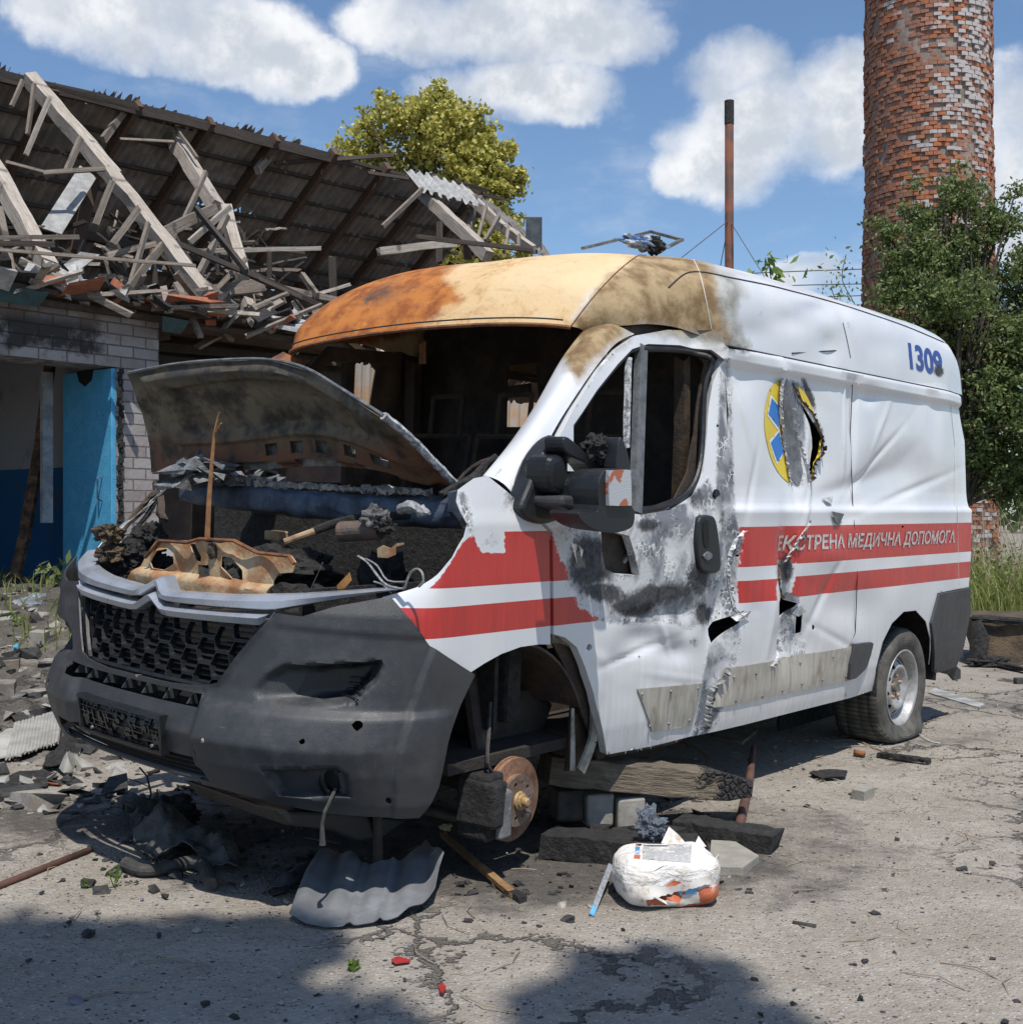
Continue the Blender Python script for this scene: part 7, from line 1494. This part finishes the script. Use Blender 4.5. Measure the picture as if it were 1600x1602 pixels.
def gtube(name, L, r_, m, lab, cat_, seg=10, jit=0, lift=None, grp=None):
    P_ = [gpm(x, y, (r_ if not hasattr(r_, '__len__') else max(r_))*.9+(lift[i] if lift else 0)) for i, (x, y) in enumerate(L)]; c = P_[0].copy(); Q = smoothp([p-c for p in P_], 5, False) if len(P_) > 2 else [p-c for p in P_]
    if hasattr(r_, '__len__'): r_ = list(np.interp(np.linspace(0, 1, len(Q)), np.linspace(0, 1, len(r_)), r_))
    mb = MB(); mb.tube(Q, r_, seg, jit=jit); o = mb.build(name, m, smooth=jit == 0); o.location = c; return tag(o, lab, cat_, grp)
gtube('rusty_pipe', [(-40, 1408), (142, 1335)], .014, simple('pipe_rust', (.13, .06, .04), .8, scale=20, c2=(.07, .035, .025)), 'straight rusty pipe lying at the left edge of the foreground', 'pipe', 12)
gtube('curved_pipe', [(1157, 1298), (1163, 1270), (1172, 1242), (1178, 1206)], [.020, .022, .020, .012], MATS['pipe_rust'], 'curved rusty pipe under the tip of the charred timber', 'pipe', 10, lift=[0, .0, .04, .10])
gtube('radiator_hose', [(197, 1362), (225, 1372), (262, 1368), (296, 1360), (318, 1366), (330, 1394)], [.026, .022, .022, .026, .026, .022], M_RUBB, 'grey cracked radiator hose lying below the charred plastic', 'hose', 12, jit=.03)
gtube('rusty_hoop', [(1010, 1205), (1060, 1192), (1105, 1200), (1096, 1212)], .004, M_RUST, 'thin rusty wire hoop beneath the door sill', 'wire', 6, lift=[.06, .1, .05, .02])
mb = MB(); a, b = gpm(692, 1330, .06), gpm(806, 1408, .012); mb.bar(a, b, .024, .016, n=6, jit=.001, w1=.03); o = mb.build('wooden_stake', simple('fresh_wood', (.34, .20, .085), .7, scale=20, c2=(.22, .12, .05))); tag(o, 'tan wooden stake with a charred tip beside the plastic sheet', 'stake')
mb = MB(); mb.bar(gpm(796, 1401, .014), gpm(818, 1414, .012), .036, .02, n=3, jit=.003); mb.build('charred_tip', M_CHAR, o)
clump('yellow_foam', (0, 0, 0), (.022, .014, .014), 3, simple('foam', (.45, .33, .2), .9), None, amp=.6, sub=3); o = col.objects[-1]; o.location = gpm(697, 1327, .08); tag(o, 'crumb of yellow foam at the upper end of the stake', 'foam')
# plastic sheets under the bumper
M_GP = simple('grey_sheet_plastic', (.24, .25, .26), .5, scale=6, bump=.003, bscale=30, c2=(.16, .165, .172), spec=.5)
A_ = [(452, 1443), (478, 1452), (510, 1456), (560, 1454), (600, 1450), (622, 1446), (640, 1438), (660, 1432), (680, 1420), (686, 1402), (694, 1388), (685, 1374), (676, 1366), (666, 1352), (658, 1366), (640, 1374), (600, 1388), (570, 1386), (545, 1372), (520, 1366), (500, 1372), (478, 1398)]
qs = [gpm(*q) for q in A_]; v, f = tri2d([(a.x, a.y) for a in qs], [], .012); e_ = sdf(v, [(a.x, a.y) for a in qs]); P_ = np.c_[v, gz(v[:, 0], v[:, 1])]
ax = (v[:, 0]-v[:, 0].min())/(np.ptp(v[:, 0])); ay = (v[:, 1]-v[:, 1].min())/np.ptp(v[:, 1])
P_[:, 2] += .012+.075*np.sin(np.clip(ay, 0, 1)*math.pi*.62)+.012*np.sin(ax*26)*sst(.0, .3, ay)+.014*np.exp(-((ax-.42)/.02)**2)+.014*np.exp(-((ax-.62)/.02)**2)+.05*sst(.8, 1, ax)*ay
o = mk('arch_liner', P_, f, M_GP, None, True, solid=.003); tag(o, 'grey ribbed plastic wheel arch liner lying in front of the bumper', 'plastic sheet')
sheet('black_liner', [(416, 1402), (430, 1382), (470, 1362), (520, 1352), (560, 1358), (500, 1378), (470, 1395), (455, 1402), (430, 1404)], simple('dark_sheet', (.06, .06, .063), .6, scale=12), 'dark plastic strip behind the ribbed liner', 'plastic sheet', nz=.05, dome=.03)
o = sheet('melted_undertray', [(182, 1262), (205, 1258), (228, 1258), (236, 1282), (262, 1300), (290, 1300), (330, 1316), (352, 1330), (385, 1352), (372, 1366), (322, 1366), (290, 1352), (262, 1352), (225, 1350), (208, 1330), (205, 1300)], simple('melted_undertray_plastic', (.040, .040, .038), .6, scale=14, bump=.012, bscale=18, c2=(.085, .085, .08)), 'melted black undertray plastic crumpled under the bumper', 'plastic sheet', nz=.10, dome=.09, step=.012, seed=4)
for Q, r_ in (([(232, 1280), (236, 1262), (230, 1236), (218, 1222)], .004), ([(240, 1282), (246, 1270), (246, 1256)], .004), ([(232, 1252), (215, 1244), (200, 1240)], .0025)):
    P_ = [gpm(235, 1300, .08+(1290-y)/F*4.9)+Vector(((x-235)/F*4.9, 0, 0)) for x, y in Q]; mb = MB(); mb.tube(P_, r_, 5, jit=.2); mb.build('loose_wire', M_BROWN, o)
for k, (x, y, r_, lab) in enumerate(((260, 1305, .05, 'jagged black crust on the melted undertray'),)): 
    c_ = clump('melted_crust', tuple(gpm(x, y, .10)), (.10, .04, .05), 8, M_CHAR, o, amp=.9)
onground('underside_board', [(1112, 1158), (1162, 1166), (1186, 1146), (1150, 1140)], .02, simple('tan_board', (.20, .17, .12), .8), 'tan board lying in the shade under the rear sill', 'board')
# right side things
cr = empty('burnt_crate', tuple(gpm(1600, 1030)), label='burnt box-like wreck lying at the right edge', cat='wreck')
M_BOX = simple('burnt_box', (.16, .11, .065), .85, scale=9, bump=.02, c2=(.05, .038, .028))
mb = MB(); D_ = gpm(1590, 1040).y; a = wp(1524, 972, D_); V = [wp(1522, 968, D_+.1), wp(1640, 970, D_), wp(1640, 1046, D_-.05), wp(1545, 1034, D_)]; V2 = [v+Vector((.15, .7, 0)) for v in V]
cb = Vector(cr.location); mb.addm([v-cb for v in V+V2], [(0, 1, 2, 3), (0, 4, 5, 1), (3, 7, 4, 0), (2, 6, 7, 3), (1, 5, 6, 2)]); mb.build('side_board', M_BOX, cr, solid=.02)
mb = MB()
for k in range(3): q = smoothp([wp(1520, 965+2*k, D_+.05), wp(1560, 968+2*k, D_), wp(1640, 972+2*k, D_-.03)], 4, False); mb.tube([Vector(p)-cb for p in q], .022, 6, jit=.35)
mb.build('charred_rim', M_CHAR, cr)
mb = MB(); q = [wp(1524, 972, D_), wp(1532, 1000, D_-.02), wp(1530, 1030, D_-.05)]; mb.tube([p-cb for p in q], [.05, .075, .06], 8, jit=.3); mb.build('charred_corner', M_CHAR, cr)
clump('charred_foot', (wp(1545, 1036, D_-.1)-cb)[:], (.16, .08, .05), 3, M_CHAR, cr, amp=.6)
beam('charred_plank', gpm(1515, 1034, .02), gpm(1640, 1060, .03), .07, .03, M_CHAR, 'thin charred plank lying before the burnt wreck')
onground('metal_panel', [(1452, 1086), (1462, 1078), (1540, 1104), (1532, 1110)], .012, simple('grey_panel', (.35, .35, .34), .5), 'flat pale panel behind the flat rear tyre', 'panel', bev=0)
beam('charred_stick', gpm(1372, 1184, .015), gpm(1455, 1196, .015), .035, .025, M_CHAR, 'short charred stick in front of the rear wheel')
gtube('rusty_can', [(1336, 1182), (1352, 1184)], .016, M_RUST, 'tiny rusty tube end near the charred stick', 'tube')
gtube('dry_branch', [(1305, 1160), (1340, 1160), (1385, 1178), (1420, 1190)], .004, simple('dry_twig', (.30, .24, .17), .8), 'dry forked branch before the rear wheel', 'branch', 5, jit=.2)
gtube('dry_branch', [(1304, 1171), (1345, 1168), (1372, 1172)], .0035, MATS['dry_twig'], 'straight dry twig below the forked branch', 'branch', 5, jit=.2)
gtube('white_strap', [(1404, 1130), (1420, 1142), (1450, 1158), (1470, 1164)], .003, simple('white_cord', (.6, .6, .58), .6), 'thin white cord trailing from the rear wheel', 'cord', 5, lift=[.06, .03, 0, 0])
onground('brick_piece', [(1332, 1250), (1352, 1254), (1368, 1246), (1345, 1240)], .045, M_CONC, 'broken pale brick alone on the right asphalt', 'brick')
M_STONE = simple('pale_stone', (.36, .33, .29), .9, scale=20, c2=(.24, .22, .2)); M_COAL = simple('charcoal', (.022, .021, .02), .75, scale=30, bump=.01, c2=(.05, .048, .046))
BITS = [('charcoal_lump', 1262, 1264, .030, M_COAL, 'burnt grey foam knot left of the pale brick piece'), ('charcoal_lump', 889, 1443, .032, M_COAL, 'round black lump below the cement bag strip'), ('charcoal_lump', 844, 1452, .017, M_COAL, 'small black cube left of the round lump'), ('stone', 879, 1420, .038, M_STONE, 'pale flat stone above the black lumps'), ('charcoal_lump', 732, 1444, .026, M_COAL, 'black fragment right of the ribbed liner'), ('charcoal_lump', 700, 1430, .012, M_COAL, 'tiny black fragment by the liner edge'),
        ('charcoal_lump', 138, 1464, .040, M_COAL, 'black lump in the foreground shade at left'), ('stone', 118, 1572, .038, simple('slate_blue', (.16, .16, .19), .8), 'smooth bluish stone in the lower left shade'), ('stone', 308, 1458, .028, M_STONE, 'angular pale fragment between shade and liner'), ('charcoal_lump', 322, 1574, .025, M_COAL, 'rough dark lump low in the foreground shade'), ('charcoal_lump', 1368, 1432, .026, M_COAL, 'elongated black coal on the right asphalt'), ('charcoal_lump', 1258, 1452, .012, M_COAL, 'black rubber stub right of the bag'),
        ('charcoal_lump', 1433, 1476, .012, M_COAL, 'coal crumb below the elongated coal'), ('charcoal_lump', 1590, 1572, .025, M_COAL, 'coal piece in the lower right corner'), ('stone', 1578, 1440, .022, M_STONE, 'white pebble at the right edge'), ('stone', 222, 1408, .012, simple('slate_blue', (.16, .16, .19)), 'small dark pebble under the hose'), ('stone', 245, 1414, .010, M_STONE, 'grey pebble next to the dark pebble'), ('charcoal_lump', 1275, 1215, .03, M_COAL, 'black shred behind the curved pipe'), ('charcoal_lump', 873, 1398, .02, M_COAL, 'dark crumb above the pale flat stone'),
        ('stone', 575, 1480, .012, M_STONE, 'white chip above the green weed'), ('stone', 641, 1480, .012, MATS['slate_blue'], 'dark chip right of the white chip'), ('charcoal_lump', 1505, 1362, .025, M_COAL, 'flat black flake far right in mid foreground'), ('charcoal_lump', 60, 1095, .09, M_COAL, 'black burnt heap in front of the rubble at left'), ('charcoal_lump', 118, 1228, .045, M_COAL, 'black crumpled lump left of the bumper shadow'), ('charcoal_lump', 115, 1275, .025, M_COAL, 'small black lump below the crumpled one'), ('charcoal_lump', 870, 1290, .03, M_COAL, 'coal beside the brake disc'), ('stone', 1432, 1250, .016, M_STONE, 'white chip right of the pale brick piece')]
for k, (nm, x, y, r_, m_, lab) in enumerate(BITS): stone(nm, gpm(x, y), r_, m_, k+1, lab, 'charcoal' if 'char' in nm else 'stone', amp=.8 if 'char' in nm else .4, flat=.55)
sheet('red_shard', [(612, 1508), (622, 1503), (642, 1508), (640, 1511), (618, 1514)], simple('red_plastic', (.35, .03, .03), .3), 'red lens shard on the asphalt right of the green weed', 'shard', nz=.004, step=.01)
sheet('red_shard', [(686, 1548), (692, 1545), (698, 1552), (694, 1562), (688, 1560)], MATS['red_plastic'], 'red shard nearest the bottom edge', 'shard', nz=.004, step=.01)
sheet('burnt_shred', [(1265, 1160+55), (1290, 1208), (1325, 1212), (1322, 1220), (1285, 1224)], M_CHAR, 'dark ash shred on the asphalt behind the pale brick piece', 'ash', nz=.02, step=.02)
gtube('rubber_stub', [(1240, 1448), (1276, 1454)], .008, M_RUBB, 'short black rubber stub on the asphalt right of the bag', 'rubber')
# left rubble
M_SL2 = simple('dirty_slate', (.38, .37, .34), .9, scale=9, c2=(.26, .25, .225)); M_BRK = simple('old_brick', (.30, .28, .25), .9, scale=12, c2=(.17, .15, .13))
a0, a1, a2 = gpm(-20, 1205, .05), gpm(20, 1160, .12), gpm(84, 1178, .09); o = corr('slate_sheet', gpm(10, 1200, .03), gpm(92, 1182, .06)-gpm(10, 1200, .03), gpm(24, 1160, .10)-gpm(10, 1200, .03), 14, M_SL2, None, amp=.006, seed=3, rag=.04); tag(o, 'ribbed pale sheet lying on dirt left of the bumper', 'slate')
sheet('slate_sheet', [(-10, 1200), (-10, 1170), (22, 1166), (34, 1196)], M_SL2, 'plain pale sheet at the left edge beside the ribbed one', 'slate', hts=[.02, .06, .08, .03], solid=.008)
sheet('burnt_cloth', [(66, 1205), (84, 1175), (118, 1165), (140, 1172), (126, 1192), (96, 1212), (76, 1210)], M_CHAR, 'black burnt cloth folded by the pale sheets', 'cloth', nz=.08, dome=.05, step=.015)
sheet('torn_scrap', [(92, 1212), (120, 1192), (133, 1172), (128, 1192), (112, 1216), (100, 1218)], M_SL2, 'curved pale scrap on the black burnt cloth', 'scrap', nz=.04, dome=.08)
sheet('burnt_cloth', [(-10, 1228), (40, 1215), (88, 1218), (74, 1235), (40, 1240), (-10, 1252)], M_CHAR, 'flat black cloth at the left edge below the sheets', 'cloth', nz=.04, step=.03)
BL2 = [((30, 1140), (85, 1140), (90, 1150), (34, 1152), .04, 'orange brown board end behind the pale sheets', simple('ochre_board', (.30, .17, .06), .8)), ((45, 1012), (70, 1016), (78, 1004), (58, 1000), .12, 'grey half block in the rubble beside the blue scrap', M_CONC), ((20, 1022), (28, 1022), (30, 1004), (22, 1004), .05, 'small bright blue scrap in the rubble', MATS['blue_paint']), ((-10, 1050), (30, 1046), (32, 1034), (-10, 1040), .07, 'long grey plank in the rubble at the left edge', W_M), ((62, 1048), (100, 1044), (106, 1034), (70, 1036), .06, 'flat pale brick on the rubble', M_BRK), ((-6, 1090), (22, 1092), (26, 1076), (-6, 1076), .09, 'round-edged pale brick at the left edge', M_BRK)]
for k, (p0, p1, p2, p3, h_, lab, m_) in enumerate(BL2): onground('rubble_block', [p0, p1, p2, p3], h_, m_, lab, 'block')
sheet('tin_scrap', [(18, 948), (40, 940), (74, 934), (64, 952), (40, 955)], simple('tin', (.35, .40, .45), .35, metal=.4), 'bent pale blue tin scrap in front of the doorway', 'scrap', nz=.05, dome=.03)
onground('long_plank', [(-5, 1135), (-5, 1128), (120, 1145), (118, 1152)], .03, W_D, 'dark long plank under the orange brown board end', 'plank')
onground('scorched_board', [(100, 1148), (140, 1160), (150, 1156), (110, 1142)], .03, W_M, 'grey board beneath the left corner of the bumper', 'board')
rr = random.Random(31)
def scatter(name, n, area, mats_, size, lab, cat_, kind='stuff', flat=.5, bias=1.):
    for mi, (m_, fr) in enumerate(mats_):
        mb = MB()
        for _ in range(int(n*fr)):
            u, v_ = rr.random(), rr.random()**bias; x = area[0]+(area[1]-area[0])*u; y = area[2]+(area[3]-area[2])*v_; s_ = size[0]*(size[1]/size[0])**(rr.random()**2.2); z = float(gz(x, y))
            mb.box((x, y, z+s_*flat*.3+.004), (s_*rr.uniform(.6, 1.5), s_*rr.uniform(.5, 1.1), s_*flat*rr.uniform(.5, 1.3)), Matrix.Rotation(rr.uniform(0, 3.1), 3, 'Z') @ Matrix.Rotation(rr.gauss(0, .35), 3, 'X'), jit=s_*.26)
        tag(mb.build(name, m_), lab[mi], cat_, kind=kind)
scatter('gravel', 2600, (-2.2, 3.6, 2.9, 9.5), ((M_STONE, .5), (M_COAL, .5)), (.004, .018), ['fine pale stone chips strewn over the asphalt', 'fine black charcoal crumbs strewn over the asphalt'], 'gravel')
scatter('rubble', 2600, (-4.6, -1.75, 5.1, 10.6), ((M_BRK, .30), (M_SL2, .22), (M_COAL, .46), (M_TILE, .02)), (.012, .15), ['broken pale brick rubble spread before the building', 'broken slate rubble spread before the building', 'black burnt scraps among the rubble', 'broken orange tile among the rubble'], 'rubble', flat=.32)
scatter('rubble', 90, (3.4, 8, 7.5, 13), ((M_STONE, .4), (M_COAL, .6)), (.012, .07), ['pale stones lying right of the van tail', 'burnt scraps lying right of the van tail'], 'rubble')
scatter('charred_litter', 600, (-1.6, .85, 4.0, 5.7), ((M_COAL, 1.),), (.008, .05), ['black burnt litter under the front of the van'], 'litter', flat=.35)
for nm, (x0, x1, y0, y1), n, lab in (('twigs', (.8, 3.6, 3.2, 7.6), 120, 'thin dead twigs littering the right asphalt'), ('twigs', (-2.4, 0, 3.1, 5), 40, 'few thin twigs on the left asphalt')):
    mb = MB()
    for _ in range(n):
        x, y = rr.uniform(x0, x1), rr.uniform(y0, y1); a = rr.uniform(0, 6.28); L = rr.uniform(.04, .22); z = float(gz(x, y))+.006
        mb.tube([(x, y, z), (x+math.cos(a)*L*.5, y+math.sin(a)*L*.5, z+.008), (x+math.cos(a+.3)*L, y+math.sin(a+.3)*L, z)], .0018, 4)
    tag(mb.build(nm, MATS['dry_twig']), lab, 'twigs', kind='stuff')
for k, (x, y, c, lab) in enumerate(((1575, 922, (.6, .62, .65), 'white plastic scrap at the edge of the weeds'), (1533, 912, (.25, .4, .7), 'blue and white wrapper at the edge of the weeds'), (1543, 914, (.65, .65, .65), 'second white wrapper beside the blue one'))):
    clump('litter_wrapper', (0, 0, 0), (.07, .05, .05), k+2, simple('wrapper%s' % 'abc'[k], c, .5), None, amp=.6, sub=3); o = col.objects[-1]; o.location = gpm(x, y, .03); tag(o, lab, 'litter')
# rusty sheets leaning beyond the van, seen through its openings
for k, (x, y, s_, hgt, lab) in enumerate(((3.62, 3.0, .70, 2.30, 'rusty corrugated sheet beyond the far side of the van, seen through the windscreen'), (5.7, 3.8, 1.2, 2.2, 'second rusty sheet beyond the van, deeper behind the bulkhead window'))):
    p = VANM @ Vector((x, y, 0)); d_ = (VANM.to_3x3() @ Vector((1, -.25, 0))).normalized(); o = corr('rusty_sheet', p, d_*s_, Vector((.05, .15, hgt)), 10, simple('sheet_rust', (.42, .22, .09), .8, scale=3, c2=(.34, .32, .28)), None, amp=.02, seed=k, rag=.02); tag(o, lab, 'metal sheet')
